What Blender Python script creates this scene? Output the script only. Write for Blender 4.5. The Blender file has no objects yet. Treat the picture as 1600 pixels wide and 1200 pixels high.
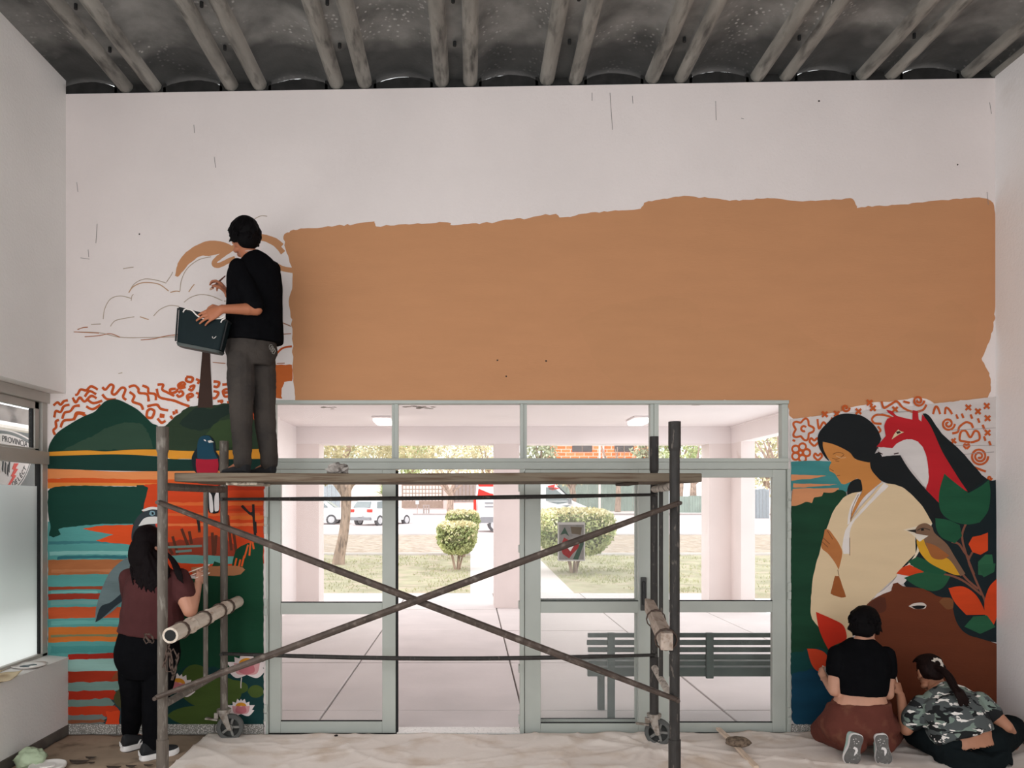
import bpy, bmesh, math, random
from mathutils import Vector, Matrix, noise
V = Vector
sc = bpy.context.scene
C = sc.collection
random.seed(7)

# ------------------------------------------------------------------ camera, sky, lights, exposure
FPX, CX, CY, EYE = 1200.0, 735.0, 788.0, 1.69      # focal length and horizon point of the photograph, eye height
YW = 5.66                                           # distance of the painted wall
cam = bpy.data.cameras.new('camera')
camo = bpy.data.objects.new('camera', cam)
C.objects.link(camo)
camo.location = (0, 0, EYE)
camo.rotation_euler = (math.pi / 2, 0, 0)
cam.sensor_width = 36
cam.lens = 36 * FPX / 1600
cam.shift_x = (800 - CX) / 1600
cam.shift_y = (CY - 600) / 1600
cam.clip_end = 400
cam.clip_start = 0.05
sc.camera = camo

w = bpy.data.worlds.new('overcast_sky')
sc.world = w
w.use_nodes = True
nt = w.node_tree
bg = nt.nodes['Background']
bg.inputs[0].default_value = (.965, .985, 1.0, 1)
bg.inputs[1].default_value = 1.9

def area(name, loc, rot, sx, sy, power, col=(1, .97, .95)):
    l = bpy.data.lights.new(name, 'AREA')
    l.shape = 'RECTANGLE'
    l.size = sx
    l.size_y = sy
    l.energy = power
    l.color = col
    o = bpy.data.objects.new(name, l)
    C.objects.link(o)
    o.location = loc
    o.rotation_euler = rot
    return o

# faint, very soft sun through the cloud
sl = bpy.data.lights.new('veiled_sun', 'SUN')
sl.energy = 1.3
sl.angle = math.radians(70)
sl.color = (1, .99, .97)
so = bpy.data.objects.new('veiled_sun', sl)
C.objects.link(so)
so.rotation_euler = V((1, .25, -.95)).to_track_quat('-Z', 'Y').to_euler()

# daylight through the open rear of the hall and through the window on the left
area('daylight_rear_opening', (-0.6, -1.6, 2.6), (math.radians(88), 0, 0), 6.0, 3.6, 36, (.97, .985, 1))
area('daylight_left_windows', (-2.75, 1.8, 2.1), (math.radians(90), 0, math.radians(-72)), 4.2, 2.2, 74, (.95, .985, 1))
area('added_fill_right', (3.6, .6, 2.4), (math.radians(90), 0, math.radians(66)), 3.2, 2.2, 30, (.95, .985, 1))  # added fill light for the left wall; no opening on this side
sc.view_settings.view_transform = 'Standard'
sc.view_settings.look = 'None'
sc.view_settings.gamma = 1
sc.view_settings.use_curve_mapping = False
sc.view_settings.exposure = 0.0
sc.cycles.use_denoising = True
sc.cycles.max_bounces = 8
sc.cycles.transparent_max_bounces = 24

# ------------------------------------------------------------------ helpers
def P(px, py, Y):
    return V(((px - CX) * Y / FPX, Y, EYE + (CY - py) * Y / FPX))

def XW(px): return (px - CX) * YW / FPX
def ZW(py): return EYE + (CY - py) * YW / FPX

def lin(c):
    c /= 255.0
    return c / 12.92 if c <= .04045 else ((c + .055) / 1.055) ** 2.4

def alb(rgb, k=.72):
    return tuple(min(.93, lin(c) / k) for c in rgb)

MATS = {}
def mat(name, rgb, rough=.7, var=.10, scale=6, bump=0, metal=0, k=.80, stretch=(1, 1, 1), rgb2=None, thr=(.45, .6), spec=.3, bscale=None):
    """procedural: noise-varied base colour, optional second colour in blotches, optional bump"""
    if name in MATS:
        return MATS[name]
    m = bpy.data.materials.new(name)
    m.use_nodes = True
    t = m.node_tree
    b = t.nodes['Principled BSDF']
    b.inputs['Roughness'].default_value = rough
    b.inputs['Metallic'].default_value = metal
    b.inputs['Specular IOR Level'].default_value = spec
    a = alb(rgb, k)
    b.inputs['Base Color'].default_value = (*a, 1)
    if var or bump or rgb2:
        tc = t.nodes.new('ShaderNodeTexCoord')
        mp = t.nodes.new('ShaderNodeMapping')
        mp.inputs['Scale'].default_value = stretch
        t.links.new(tc.outputs['Object'], mp.inputs['Vector'])
        n = t.nodes.new('ShaderNodeTexNoise')
        n.inputs['Scale'].default_value = scale
        n.inputs['Detail'].default_value = 5
        t.links.new(mp.outputs[0], n.inputs['Vector'])
        r = t.nodes.new('ShaderNodeMapRange')
        r.inputs[1].default_value = .3
        r.inputs[2].default_value = .7
        r.inputs[3].default_value = 1 - var
        r.inputs[4].default_value = 1 + var
        t.links.new(n.outputs['Fac'], r.inputs[0])
        vm = t.nodes.new('ShaderNodeVectorMath')
        vm.operation = 'SCALE'
        vm.inputs[0].default_value = a
        t.links.new(r.outputs[0], vm.inputs['Scale'])
        src = vm.outputs[0]
        if rgb2:
            n2 = t.nodes.new('ShaderNodeTexNoise')
            n2.inputs['Scale'].default_value = scale * 1.7
            n2.inputs['Detail'].default_value = 6
            t.links.new(mp.outputs[0], n2.inputs['Vector'])
            cr = t.nodes.new('ShaderNodeMapRange')
            cr.inputs[1].default_value = thr[0]
            cr.inputs[2].default_value = thr[1]
            t.links.new(n2.outputs['Fac'], cr.inputs[0])
            mx = t.nodes.new('ShaderNodeMix')
            mx.data_type = 'RGBA'
            t.links.new(cr.outputs[0], mx.inputs[0])
            t.links.new(src, mx.inputs[6])
            mx.inputs[7].default_value = (*alb(rgb2, k), 1)
            src = mx.outputs[2]
        t.links.new(src, b.inputs['Base Color'])
        if bump:
            bn = t.nodes.new('ShaderNodeBump')
            bn.inputs['Strength'].default_value = bump
            bn.inputs['Distance'].default_value = .01
            nb = n
            if bscale:
                nb = t.nodes.new('ShaderNodeTexNoise')
                nb.inputs['Scale'].default_value = bscale
                nb.inputs['Detail'].default_value = 4
                t.links.new(mp.outputs[0], nb.inputs['Vector'])
            t.links.new(nb.outputs['Fac'], bn.inputs['Height'])
            t.links.new(bn.outputs[0], b.inputs['Normal'])
    MATS[name] = m
    return m

def glass_mat(name, tint=(.985, .99, .985), haze=.06, hazecol=(.8, .8, .8), refl=1.0):
    m = bpy.data.materials.new(name)
    m.use_nodes = True
    t = m.node_tree
    t.nodes.remove(t.nodes['Principled BSDF'])
    out = t.nodes['Material Output']
    tr = t.nodes.new('ShaderNodeBsdfTransparent')
    tr.inputs[0].default_value = (*tint, 1)
    df = t.nodes.new('ShaderNodeBsdfDiffuse')
    df.inputs[0].default_value = (*hazecol, 1)
    gl = t.nodes.new('ShaderNodeBsdfGlossy')
    gl.inputs['Roughness'].default_value = 0
    fr = t.nodes.new('ShaderNodeFresnel')
    fr.inputs[0].default_value = 1.12
    m1 = t.nodes.new('ShaderNodeMixShader')
    m1.inputs[0].default_value = haze
    t.links.new(tr.outputs[0], m1.inputs[1])
    t.links.new(df.outputs[0], m1.inputs[2])
    geo = t.nodes.new('ShaderNodeNewGeometry')
    sb = t.nodes.new('ShaderNodeMath')
    sb.operation = 'SUBTRACT'
    sb.use_clamp = True
    t.links.new(fr.outputs[0], sb.inputs[0])
    t.links.new(geo.outputs['Backfacing'], sb.inputs[1])
    m2 = t.nodes.new('ShaderNodeMixShader')
    t.links.new(sb.outputs[0], m2.inputs[0])
    t.links.new(m1.outputs[0], m2.inputs[1])
    t.links.new(gl.outputs[0], m2.inputs[2])
    t.links.new(m2.outputs[0], out.inputs[0])
    MATS[name] = m
    return m

LOC = {}
def thing(name, label, cat, loc=(0, 0, 0), group=None, kind=None):
    o = bpy.data.objects.new(name, None)
    C.objects.link(o)
    o.location = loc
    o.empty_display_size = .1
    LOC[o.name] = V(loc)
    tag(o, label, cat, group, kind)
    return o

def tag(o, label=None, cat=None, group=None, kind=None):
    if label: o['label'] = label
    if cat: o['category'] = cat
    if group: o['group'] = group
    if kind: o['kind'] = kind
    return o

def link(name, me, m=None, parent=None, local=False, smooth=False, bevel=0, label=None, kind=None):
    o = bpy.data.objects.new(name, me)
    C.objects.link(o)
    if m and not len(me.materials):
        for mm in (m if isinstance(m, (list, tuple)) else [m]):
            me.materials.append(mm)
    if parent:
        o.parent = parent
        if not local and parent.name in LOC:
            o.matrix_parent_inverse = Matrix.Translation(-LOC[parent.name])
    if smooth:
        for p in me.polygons: p.use_smooth = True
    if bevel:
        b = o.modifiers.new('bevel', 'BEVEL')
        b.width = bevel
        b.segments = 2
        b.limit_method = 'ANGLE'
    if label: o['label'] = label
    if kind: o['kind'] = kind
    return o

def obj(name, bm, m=None, parent=None, **k):
    me = bpy.data.meshes.new(name)
    bmesh.ops.recalc_face_normals(bm, faces=bm.faces)
    bm.to_mesh(me)
    bm.free()
    return link(name, me, m, parent, **k)

def NB(): return bmesh.new()

def box(bm, lo, hi):
    x0, y0, z0 = lo; x1, y1, z1 = hi
    v = [bm.verts.new(p) for p in ((x0, y0, z0), (x1, y0, z0), (x1, y1, z0), (x0, y1, z0), (x0, y0, z1), (x1, y0, z1), (x1, y1, z1), (x0, y1, z1))]
    for f in ((0, 3, 2, 1), (4, 5, 6, 7), (0, 1, 5, 4), (1, 2, 6, 5), (2, 3, 7, 6), (3, 0, 4, 7)):
        bm.faces.new([v[i] for i in f])
    return v

def obox(bm, M, sx, sy, sz):
    for v in box(bm, (-sx / 2, -sy / 2, -sz / 2), (sx / 2, sy / 2, sz / 2)):
        v.co = M @ v.co

def basis(d, up=V((0, 0, 1))):
    d = V(d).normalized()
    if abs(d.dot(up)) > .98: up = V((0, 1, 0)) if abs(d.y) < .9 else V((1, 0, 0))
    u = up.cross(d).normalized()
    return u, d.cross(u).normalized(), d

def loft(bm, rings, cap=True, closed=False):
    rs = [[bm.verts.new(p) for p in r] for r in rings]
    n = len(rs[0])
    prs = list(zip(rs, rs[1:])) + ([(rs[-1], rs[0])] if closed else [])
    for a, b in prs:
        for i in range(n):
            bm.faces.new((a[i], a[(i + 1) % n], b[(i + 1) % n], b[i]))
    if cap and not closed:
        bm.faces.new(rs[0][::-1])
        bm.faces.new(rs[-1])
    return rs

def ring(c, u, v, ru, rv, n):
    return [c + u * (ru * math.cos(2 * math.pi * i / n)) + v * (rv * math.sin(2 * math.pi * i / n)) for i in range(n)]

def tube(bm, a, b, r, r2=None, n=12):
    a, b = V(a), V(b)
    u, v, d = basis(b - a)
    loft(bm, [ring(a, u, v, r, r, n), ring(b, u, v, r2 if r2 is not None else r, r2 if r2 is not None else r, n)])

def path(bm, pts, r, n=8, radii=None, flat=None):
    pts = [V(p) for p in pts]
    rings = []
    u0 = None
    for i, p in enumerate(pts):
        d = (pts[min(i + 1, len(pts) - 1)] - pts[max(i - 1, 0)]).normalized()
        if u0 is None:
            u0, v0, _ = basis(d)
        else:
            v0 = d.cross(u0).normalized()
            u0 = v0.cross(d).normalized()
        rr = radii[i] if radii else r
        fx = flat[i] if flat else 1
        rings.append(ring(p, u0, v0, rr * fx, rr / fx, n))
    loft(bm, rings)

def capsule(bm, a, b, ra, rb=None, n=14, k=4):
    a, b = V(a), V(b)
    rb = ra if rb is None else rb
    if (b - a).length < 1e-6: b = a + V((0, 0, 1e-4))
    u, v, d = basis(b - a)
    rings = []
    for i in range(k + 1):
        t = math.pi / 2 * (i / k)
        rr = max(ra * math.sin(t), ra * .02)
        rings.append(ring(a - d * (ra * math.cos(t)), u, v, rr, rr, n))
    for i in range(k + 1):
        t = math.pi / 2 * (i / k)
        rr = max(rb * math.cos(t), rb * .02)
        rings.append(ring(b + d * (rb * math.sin(t)), u, v, rr, rr, n))
    loft(bm, rings)

def chain(bm, pts, radii, n=14):
    for i in range(len(pts) - 1):
        capsule(bm, pts[i], pts[i + 1], radii[i], radii[i + 1], n)

def ellip(bm, c, ax, n=16, k=10):
    """ax: three axis vectors (with lengths)"""
    c = V(c)
    u, v, w_ = [V(a) for a in ax]
    rings = []
    for i in range(k + 1):
        t = -math.pi / 2 + math.pi * i / k
        cc = max(math.cos(t), .02)
        rings.append([c + u * (cc * math.cos(2 * math.pi * j / n)) + v * (cc * math.sin(2 * math.pi * j / n)) + w_ * math.sin(t) for j in range(n)])
    loft(bm, rings)

def prism(bm, pts, vec):
    a = [bm.verts.new(p) for p in pts]
    b = [bm.verts.new(V(p) + V(vec)) for p in pts]
    bm.faces.new(a[::-1])
    bm.faces.new(b)
    n = len(a)
    for i in range(n):
        bm.faces.new((a[i], a[(i + 1) % n], b[(i + 1) % n], b[i]))

def lathe(bm, prof, M, n=20):
    loft(bm, [[M @ V((r * math.cos(2 * math.pi * i / n), r * math.sin(2 * math.pi * i / n), z)) for i in range(n)] for r, z in prof])

TMP = bpy.data.scenes.new('workbench')              # scratch scene for fusing, removed at the end
def fused(bm, vox=.006, smooth=4, fac=.5):
    """voxel-fuse the overlapping closed shapes of bm into one continuous surface"""
    bmesh.ops.recalc_face_normals(bm, faces=bm.faces)
    me = bpy.data.meshes.new('fused_source')
    bm.to_mesh(me)
    bm.free()
    o = bpy.data.objects.new('fused_source', me)
    TMP.collection.objects.link(o)
    r = o.modifiers.new('r', 'REMESH')
    r.mode = 'VOXEL'
    r.voxel_size = vox
    if smooth:
        s = o.modifiers.new('s', 'SMOOTH')
        s.factor = fac
        s.iterations = smooth
    vl = TMP.view_layers[0]
    vl.update()
    dg = vl.depsgraph
    out = bpy.data.meshes.new_from_object(o.evaluated_get(dg))
    out.materials.clear()
    bpy.data.objects.remove(o)
    bpy.data.meshes.remove(me)
    for p in out.polygons: p.use_smooth = True
    return out

def crom(pts, closed=False, n=6):
    pts = [tuple(p) for p in pts]
    N = len(pts)
    out = []
    dim = len(pts[0])
    for i in range(N if closed else N - 1):
        p = [pts[(i + j - 1) % N] if closed else pts[min(max(i + j - 1, 0), N - 1)] for j in range(4)]
        for s in range(n):
            t = s / n
            out.append(tuple(.5 * (2 * p[1][d] + (p[2][d] - p[0][d]) * t + (2 * p[0][d] - 5 * p[1][d] + 4 * p[2][d] - p[3][d]) * t * t + (3 * p[1][d] - p[0][d] - 3 * p[2][d] + p[3][d]) * t ** 3) for d in range(dim)))
    if not closed: out.append(pts[-1])
    return out

def crom_c(pts, n=5, lim=50):
    """closed smooth outline that keeps the sharp corners sharp"""
    N = len(pts)
    cor = []
    for i in range(N):
        a, b, c = pts[i - 1], pts[i], pts[(i + 1) % N]
        d = math.degrees(math.atan2(c[1] - b[1], c[0] - b[0]) - math.atan2(b[1] - a[1], b[0] - a[0]))
        cor.append(abs((d + 180) % 360 - 180) > lim)
    out = []
    for i in range(N):
        p = [pts[i - 1], pts[i], pts[(i + 1) % N], pts[(i + 2) % N]]
        if cor[i]: p[0] = p[1]
        if cor[(i + 1) % N]: p[3] = p[2]
        for s in range(n):
            t = s / n
            out.append(tuple(.5 * (2 * p[1][d] + (p[2][d] - p[0][d]) * t + (2 * p[0][d] - 5 * p[1][d] + 4 * p[2][d] - p[3][d]) * t * t + (3 * p[1][d] - p[0][d] - 3 * p[2][d] + p[3][d]) * t ** 3) for d in (0, 1)))
    return out

def text_mesh(s, size, extrude=.001):
    cu = bpy.data.curves.new('lettering', 'FONT')
    cu.body = s
    cu.size = size
    cu.extrude = extrude
    cu.align_x = 'CENTER'
    cu.align_y = 'CENTER'
    o = bpy.data.objects.new('lettering', cu)
    TMP.collection.objects.link(o)
    vl = TMP.view_layers[0]
    vl.update()
    dg = vl.depsgraph
    me = bpy.data.meshes.new_from_object(o.evaluated_get(dg))
    bpy.data.objects.remove(o)
    return me

def dup(root, loc=None, rotz=None, label=None):
    r = root.copy()
    C.objects.link(r)
    if loc is not None: r.location = loc
    if rotz is not None: r.rotation_euler.z = rotz
    if label: r['label'] = label
    for ch in list(root.children):
        c = ch.copy()
        C.objects.link(c)
        c.parent = r
        for g in ch.children:
            d = g.copy()
            C.objects.link(d)
            d.parent = c
    return r

# ------------------------------------------------------------------ setting materials
m_wall = mat('white_wall_plaster', (203, 193, 190), .85, .035, 1.5, bump=.25, bscale=60, k=.72)
m_side = mat('side_wall_plaster', (206, 203, 200), .85, .05, 1.2, bump=.3, bscale=50, k=.72)
m_metal = mat('grey_painted_metal', (162, 165, 158), .45, .05, 4, spec=.5)
m_dark = mat('dark_gap', (30, 30, 30), .9, .1)
m_terr = mat('terrazzo', (118, 114, 108), .5, .25, 90, rgb2=(200, 195, 190), thr=(.52, .58))
m_conc = mat('porch_concrete', (192, 185, 184), .8, .07, 1.3, bump=.15, bscale=18, k=.76)
m_porch = mat('porch_white_paint', (218, 210, 209), .8, .03, 1.5, k=.77)
m_glass = glass_mat('clear_glass', haze=.02)
m_glass2 = glass_mat('hazy_glass', haze=.05)  # diffuse haze mixed in for the pale reflection on these panes

XL, XR = XW(103), XW(1555)
ZTL, ZTR = ZW(147), ZW(122)
def ztop(x): return ZTL + (ZTR - ZTL) * (x - XL) / (XR - XL)

# floor
bm = NB(); box(bm, (-3.6, -2.0, -.12), (4.1, YW + .16, -.006))
obj('floor', bm, mat('hall_floor_concrete', (120, 112, 104), .7, .15, 3), kind='structure')

# back wall around the door opening
DX0, DX1, DZ = XW(418), XW(1232), ZW(627)
bm = NB()
xa, xb = -3.19, XR + .25
pts = [(xa, -.01), (DX0, -.01), (DX0, DZ), (DX1, DZ), (DX1, -.01), (xb, -.01), (xb, ztop(xb)), (xa, ztop(xa))]
prism(bm, [V((x, YW, z)) for x, z in pts], (0, .18, 0))
wall = obj('wall_back', bm, m_wall, kind='structure')

# left wall: upper part, sill part, jamb
WZ1, WZ0 = ZW(615), ZW(1028)
bm = NB()
box(bm, (XL - .22, -2, WZ1), (XL, YW, ztop(XL) + .3))
box(bm, (XL - .22, -2, -.01), (XL + .02, YW, WZ0))
box(bm, (XL - .22, -2, WZ0), (XL, 1.0, WZ1))
obj('wall_left', bm, m_side, kind='structure')
bm = NB(); box(bm, (XR, -2, -.01), (XR + .2, YW, ztop(XR) + .35))
obj('wall_right', bm, mat('right_wall_plaster', (213, 209, 208), .85, .04, 1.2, bump=.3, bscale=50, rgb2=(200, 194, 190), thr=(.62, .8), k=.72), kind='structure')

# terrazzo baseboards, in lengths
def base(name, xs, n):
    root = thing(name, None, None, ((xs[0] + xs[1]) / 2, YW, 0), kind='structure')
    for i in range(n):
        a = xs[0] + (xs[1] - xs[0]) * i / n
        b = xs[0] + (xs[1] - xs[0]) * (i + 1) / n
        bm = NB(); box(bm, (a + .002, YW - .018, 0), (b - .002, YW - .001, .072))
        obj('baseboard_tile', bm, m_terr, root, bevel=.003)
base('baseboard_back_1', (XW(108), XW(413)), 4)
base('baseboard_back_2', (XW(1236), XW(1560)), 4)
bm = NB(); box(bm, (XL + .02, -2, 0), (XL + .032, YW - .02, .07))
obj('baseboard_left', bm, mat('dark_baseboard', (92, 86, 80), .7, .25, 8), kind='structure')
bm = NB(); box(bm, (XR - .014, -2, 0), (XR, YW - .02, .075))
obj('baseboard_right', bm, mat('worn_baseboard', (140, 130, 124), .7, .3, 14, rgb2=(60, 55, 52)), kind='structure')

# ------------------------------------------------------------------ ribbed fibre-cement roof, sheet by sheet
def roof_mat():
    m = bpy.data.materials.new('weathered_fibre_cement')
    m.use_nodes = True
    t = m.node_tree
    b = t.nodes['Principled BSDF']
    b.inputs['Roughness'].default_value = .85
    tc = t.nodes.new('ShaderNodeTexCoord')
    sx = t.nodes.new('ShaderNodeSeparateXYZ')
    t.links.new(tc.outputs['Object'], sx.inputs[0])
    n = t.nodes.new('ShaderNodeTexNoise'); n.inputs['Scale'].default_value = 4; n.inputs['Detail'].default_value = 8
    t.links.new(tc.outputs['Object'], n.inputs['Vector'])
    r = t.nodes.new('ShaderNodeValToRGB')
    e = r.color_ramp.elements
    e[0].position = .3; e[0].color = (.085, .085, .08, 1)
    e[1].position = .72; e[1].color = (.27, .265, .25, 1)
    t.links.new(n.outputs['Fac'], r.inputs[0])
    # pale lime spots
    vo = t.nodes.new('ShaderNodeTexVoronoi'); vo.inputs['Scale'].default_value = 26
    t.links.new(tc.outputs['Object'], vo.inputs['Vector'])
    sp = t.nodes.new('ShaderNodeMapRange'); sp.inputs[1].default_value = .16; sp.inputs[2].default_value = .30; sp.inputs[3].default_value = 1; sp.inputs[4].default_value = 0
    t.links.new(vo.outputs['Distance'], sp.inputs[0])
    n3 = t.nodes.new('ShaderNodeTexNoise'); n3.inputs['Scale'].default_value = 2.3
    t.links.new(tc.outputs['Object'], n3.inputs['Vector'])
    g3 = t.nodes.new('ShaderNodeMapRange'); g3.inputs[1].default_value = .5; g3.inputs[2].default_value = .62
    t.links.new(n3.outputs['Fac'], g3.inputs[0])
    mu = t.nodes.new('ShaderNodeMath'); mu.operation = 'MULTIPLY'
    t.links.new(sp.outputs[0], mu.inputs[0]); t.links.new(g3.outputs[0], mu.inputs[1])
    mx = t.nodes.new('ShaderNodeMix'); mx.data_type = 'RGBA'
    t.links.new(mu.outputs[0], mx.inputs[0]); t.links.new(r.outputs[0], mx.inputs[6]); mx.inputs[7].default_value = (.42, .41, .39, 1)
    # damp stain plus painted-in shade, uneven edge, at the wall end of the sheets
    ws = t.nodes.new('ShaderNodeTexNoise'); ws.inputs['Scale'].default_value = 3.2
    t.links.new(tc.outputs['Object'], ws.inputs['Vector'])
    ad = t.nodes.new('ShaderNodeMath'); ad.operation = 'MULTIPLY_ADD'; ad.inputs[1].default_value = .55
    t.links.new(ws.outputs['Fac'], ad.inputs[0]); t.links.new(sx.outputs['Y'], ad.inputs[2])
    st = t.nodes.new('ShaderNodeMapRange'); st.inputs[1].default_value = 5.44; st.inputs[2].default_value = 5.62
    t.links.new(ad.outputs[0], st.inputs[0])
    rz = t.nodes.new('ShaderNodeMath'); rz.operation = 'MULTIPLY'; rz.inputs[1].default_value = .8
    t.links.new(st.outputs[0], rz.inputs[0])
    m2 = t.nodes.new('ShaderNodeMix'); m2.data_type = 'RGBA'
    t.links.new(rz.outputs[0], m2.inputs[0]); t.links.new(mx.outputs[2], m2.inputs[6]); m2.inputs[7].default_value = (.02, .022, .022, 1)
    t.links.new(m2.outputs[2], b.inputs['Base Color'])
    bn = t.nodes.new('ShaderNodeBump'); bn.inputs['Strength'].default_value = .4; bn.inputs['Distance'].default_value = .01
    n4 = t.nodes.new('ShaderNodeTexNoise'); n4.inputs['Scale'].default_value = 30
    t.links.new(tc.outputs['Object'], n4.inputs['Vector'])
    t.links.new(n4.outputs['Fac'], bn.inputs['Height']); t.links.new(bn.outputs[0], b.inputs['Normal'])
    return m
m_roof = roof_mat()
m_rib = mat('roof_rib_cement', (128, 125, 119), .85, .28, 5, bump=.4, bscale=25, rgb2=(74, 72, 69), thr=(.5, .72), stretch=(2.5, .5, 1))
ceil = thing('ceiling', None, None, (.4, 2, 4.8), kind='structure')
PER, R0 = .778, -2.547
rib = .055
def prof():
    p = []
    # from strip centre: (u, z)
    p += [(0, .062), (.045, .062)]
    for i in range(9):
        a = math.pi * i / 8
        p.append((.105 - rib * math.cos(a), .058 - rib * math.sin(a)))
    for i in range(1, 14):
        s = i / 14
        p.append((.16 + (PER - .32) * s, .056 + .062 * math.sin(math.pi * s) ** .7))
    for i in range(9):
        a = math.pi * i / 8
        p.append((PER - .105 - rib * math.cos(a), .058 - rib * math.sin(a)))
    p += [(PER - .045, .062), (PER, .062)]
    return p
PR = prof()
m_mortar = mat('sooty_mortar', (38, 37, 36), .95, .3, 12, bump=.4)
for i in range(-1, 9):
    x0 = R0 + .106 + PER * i
    lo_, hi_ = XL - .25, XR + .25
    pr = [(max(lo_, min(hi_, x0 + u)), z) for u, z in PR]
    if pr[0][0] >= hi_ or pr[-1][0] <= lo_: continue
    bm = NB()
    for (ya, yb) in ((-2.0, YW + .07),):
        A = []; B = []
        for (x, z), (u, _) in zip(pr, PR):
            zz = ztop(x0 + u) + z + .004
            A.append(V((x, ya, zz))); B.append(V((x, yb, zz)))
        nA = [bm.verts.new(p) for p in A]; nB = [bm.verts.new(p) for p in B]
        uA = [bm.verts.new(p + V((0, 0, .012))) for p in A]; uB = [bm.verts.new(p + V((0, 0, .012))) for p in B]
        for j in range(len(A) - 1):
            if abs(A[j].x - A[j + 1].x) < 1e-5 and abs(A[j].z - A[j+1].z) < 1e-5: continue
            zm = PR[j][1] + PR[j + 1][1]
            f = bm.faces.new((nA[j], nA[j + 1], nB[j + 1], nB[j]))
            ribbed = zm < .1245 and (.05 < PR[j][0] < .16 or PER - .16 <= PR[j][0] < PER - .05)
            f.material_index = 1 if ribbed else 0
            bm.faces.new((uA[j], uB[j], uB[j + 1], uA[j + 1]))
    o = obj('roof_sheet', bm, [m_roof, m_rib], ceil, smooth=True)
    # fixing bolts along the strip
    for y in (4.2, 4.75, 5.2):
        if x0 < hi_ - .05 and x0 > lo_ + .05:
            b2 = NB(); z = ztop(x0) + .05
            tube(b2, (x0, y, z - .02), (x0, y, z + .01), .012, n=6)
            obj('roof_bolt', b2, m_dark, ceil)
    # mortar closing most of the arch over the wall head; daylight comes in through the slit above it
    xa_, xb_ = x0 + .17, x0 + PER - .17
    if xb_ < hi_ and xa_ > lo_ - .3:
        b2 = NB()
        pts = []
        for k in range(15):
            s = k / 14
            gap = .017 + .017 * math.sin(math.pi * s) ** .5 * (1.25 - 1.0 * s if i < 4 else .25 + s) * (1.15 if i in (1, 2, 5, 6) else .9)
            jag = .004 * noise.noise(V((i * 7.1, s * 9, 0)))
            pts.append((xa_ + (xb_ - xa_) * s, ztop(xa_ + (xb_ - xa_) * s) + max(.03, .060 + .062 * math.sin(math.pi * s) ** .7 - gap + jag)))
        pts = [(xa_, ztop(xa_) - .02)] + pts + [(xb_, ztop(xb_) - .02)]
        prism(b2, [V((x, YW + .015, z)) for x, z in pts], (0, .03, 0))
        obj('mortar_fill', b2, m_mortar, ceil)
# mortar bed between the arches, under the ribs
bm = NB()
for i in range(-1, 9):
    x0 = R0 + .106 + PER * i
    a, b = max(XL - .2, x0 - .19), min(XR + .2, x0 + .19)
    if b <= a: continue
    prism(bm, [V((a, YW + .015, ztop(a) - .02)), V((b, YW + .015, ztop(b) - .02)), V((b, YW + .015, ztop(b) + .075)), V((a, YW + .015, ztop(a) + .075))], (0, .15, 0))
obj('mortar_bed', bm, m_mortar, ceil)

# ------------------------------------------------------------------ window on the left wall
w1 = thing('window_1', None, None, (XL - .14, 4.6, WZ0), kind='structure')
WX = XL - .135                                     # inner face of the window frame
m_alu = mat('window_aluminium', (158, 154, 147), .4, .05, 5, spec=.5)
def wbox(name, y0, y1, z0, z1, x0, x1, m=m_alu, label=None):
    bm = NB(); box(bm, (x0, y0, z0), (x1, y1, z1))
    return obj(name, bm, m, w1, bevel=.004, label=label)
TZ0, TZ1 = ZW(726), ZW(706)
wbox('window_frame', YW - .068, YW, WZ0, WZ1 - .04, WX - .06, WX)
wbox('window_frame', 1.0, YW, WZ1 - .075, WZ1, WX - .06, WX + .02)
wbox('window_frame', 1.0, YW, WZ0, WZ0 + .045, WX - .06, WX)
wbox('transom_bar', 1.0, YW, TZ0, TZ1, WX - .06, WX + .015)
wbox('mullion', 3.55, 3.62, WZ0, WZ1 - .04, WX - .06, WX)
# sliding sash of the upper light
for y0, y1, z0, z1 in ((YW - .145, YW - .09, TZ1, WZ1 - .075), (3.62, YW - .09, TZ1, TZ1 + .018), (3.62, YW - .09, WZ1 - .13, WZ1 - .075)):
    wbox('sash', y0, y1, z0, z1, WX - .05, WX - .012)
wbox('sash', YW - .088, YW - .068, TZ1, WZ1 - .075, WX - .055, WX - .03)
wbox('gasket', YW - .16, YW - .145, TZ1 + .018, WZ1 - .13, WX - .05, WX - .02, m_dark)
wbox('gasket', YW - .082, YW - .068, WZ0 + .045, TZ0, WX - .05, WX - .012, m_dark)
wbox('pane', 3.62, YW - .145, TZ1 + .018, WZ1 - .13, WX - .034, WX - .03, m_glass)
FZ = ZW(760)
wbox('pane', 3.62, YW - .08, FZ, TZ0, WX - .034, WX - .03, m_glass)
def frost_mat():
    m = bpy.data.materials.new('frosted_film')
    m.use_nodes = True
    t = m.node_tree
    t.nodes.remove(t.nodes['Principled BSDF'])
    tl = t.nodes.new('ShaderNodeBsdfTranslucent'); tl.inputs[0].default_value = (.93, .96, .94, 1)
    df = t.nodes.new('ShaderNodeBsdfDiffuse'); df.inputs[0].default_value = (.62, .66, .63, 1)
    mx = t.nodes.new('ShaderNodeMixShader'); mx.inputs[0].default_value = .15
    t.links.new(tl.outputs[0], mx.inputs[1]); t.links.new(df.outputs[0], mx.inputs[2])
    t.links.new(mx.outputs[0], t.nodes['Material Output'].inputs[0])
    return m
me = bpy.data.meshes.new('frosted_pane')
me.from_pydata([(WX - .032, 3.62, WZ0 + .045), (WX - .032, YW - .08, WZ0 + .045), (WX - .032, YW - .08, FZ), (WX - .032, 3.62, FZ)], [], [(0, 1, 2, 3)])
link('frosted_pane', me, frost_mat(), w1, label='frosted lower part of the pane')
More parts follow.
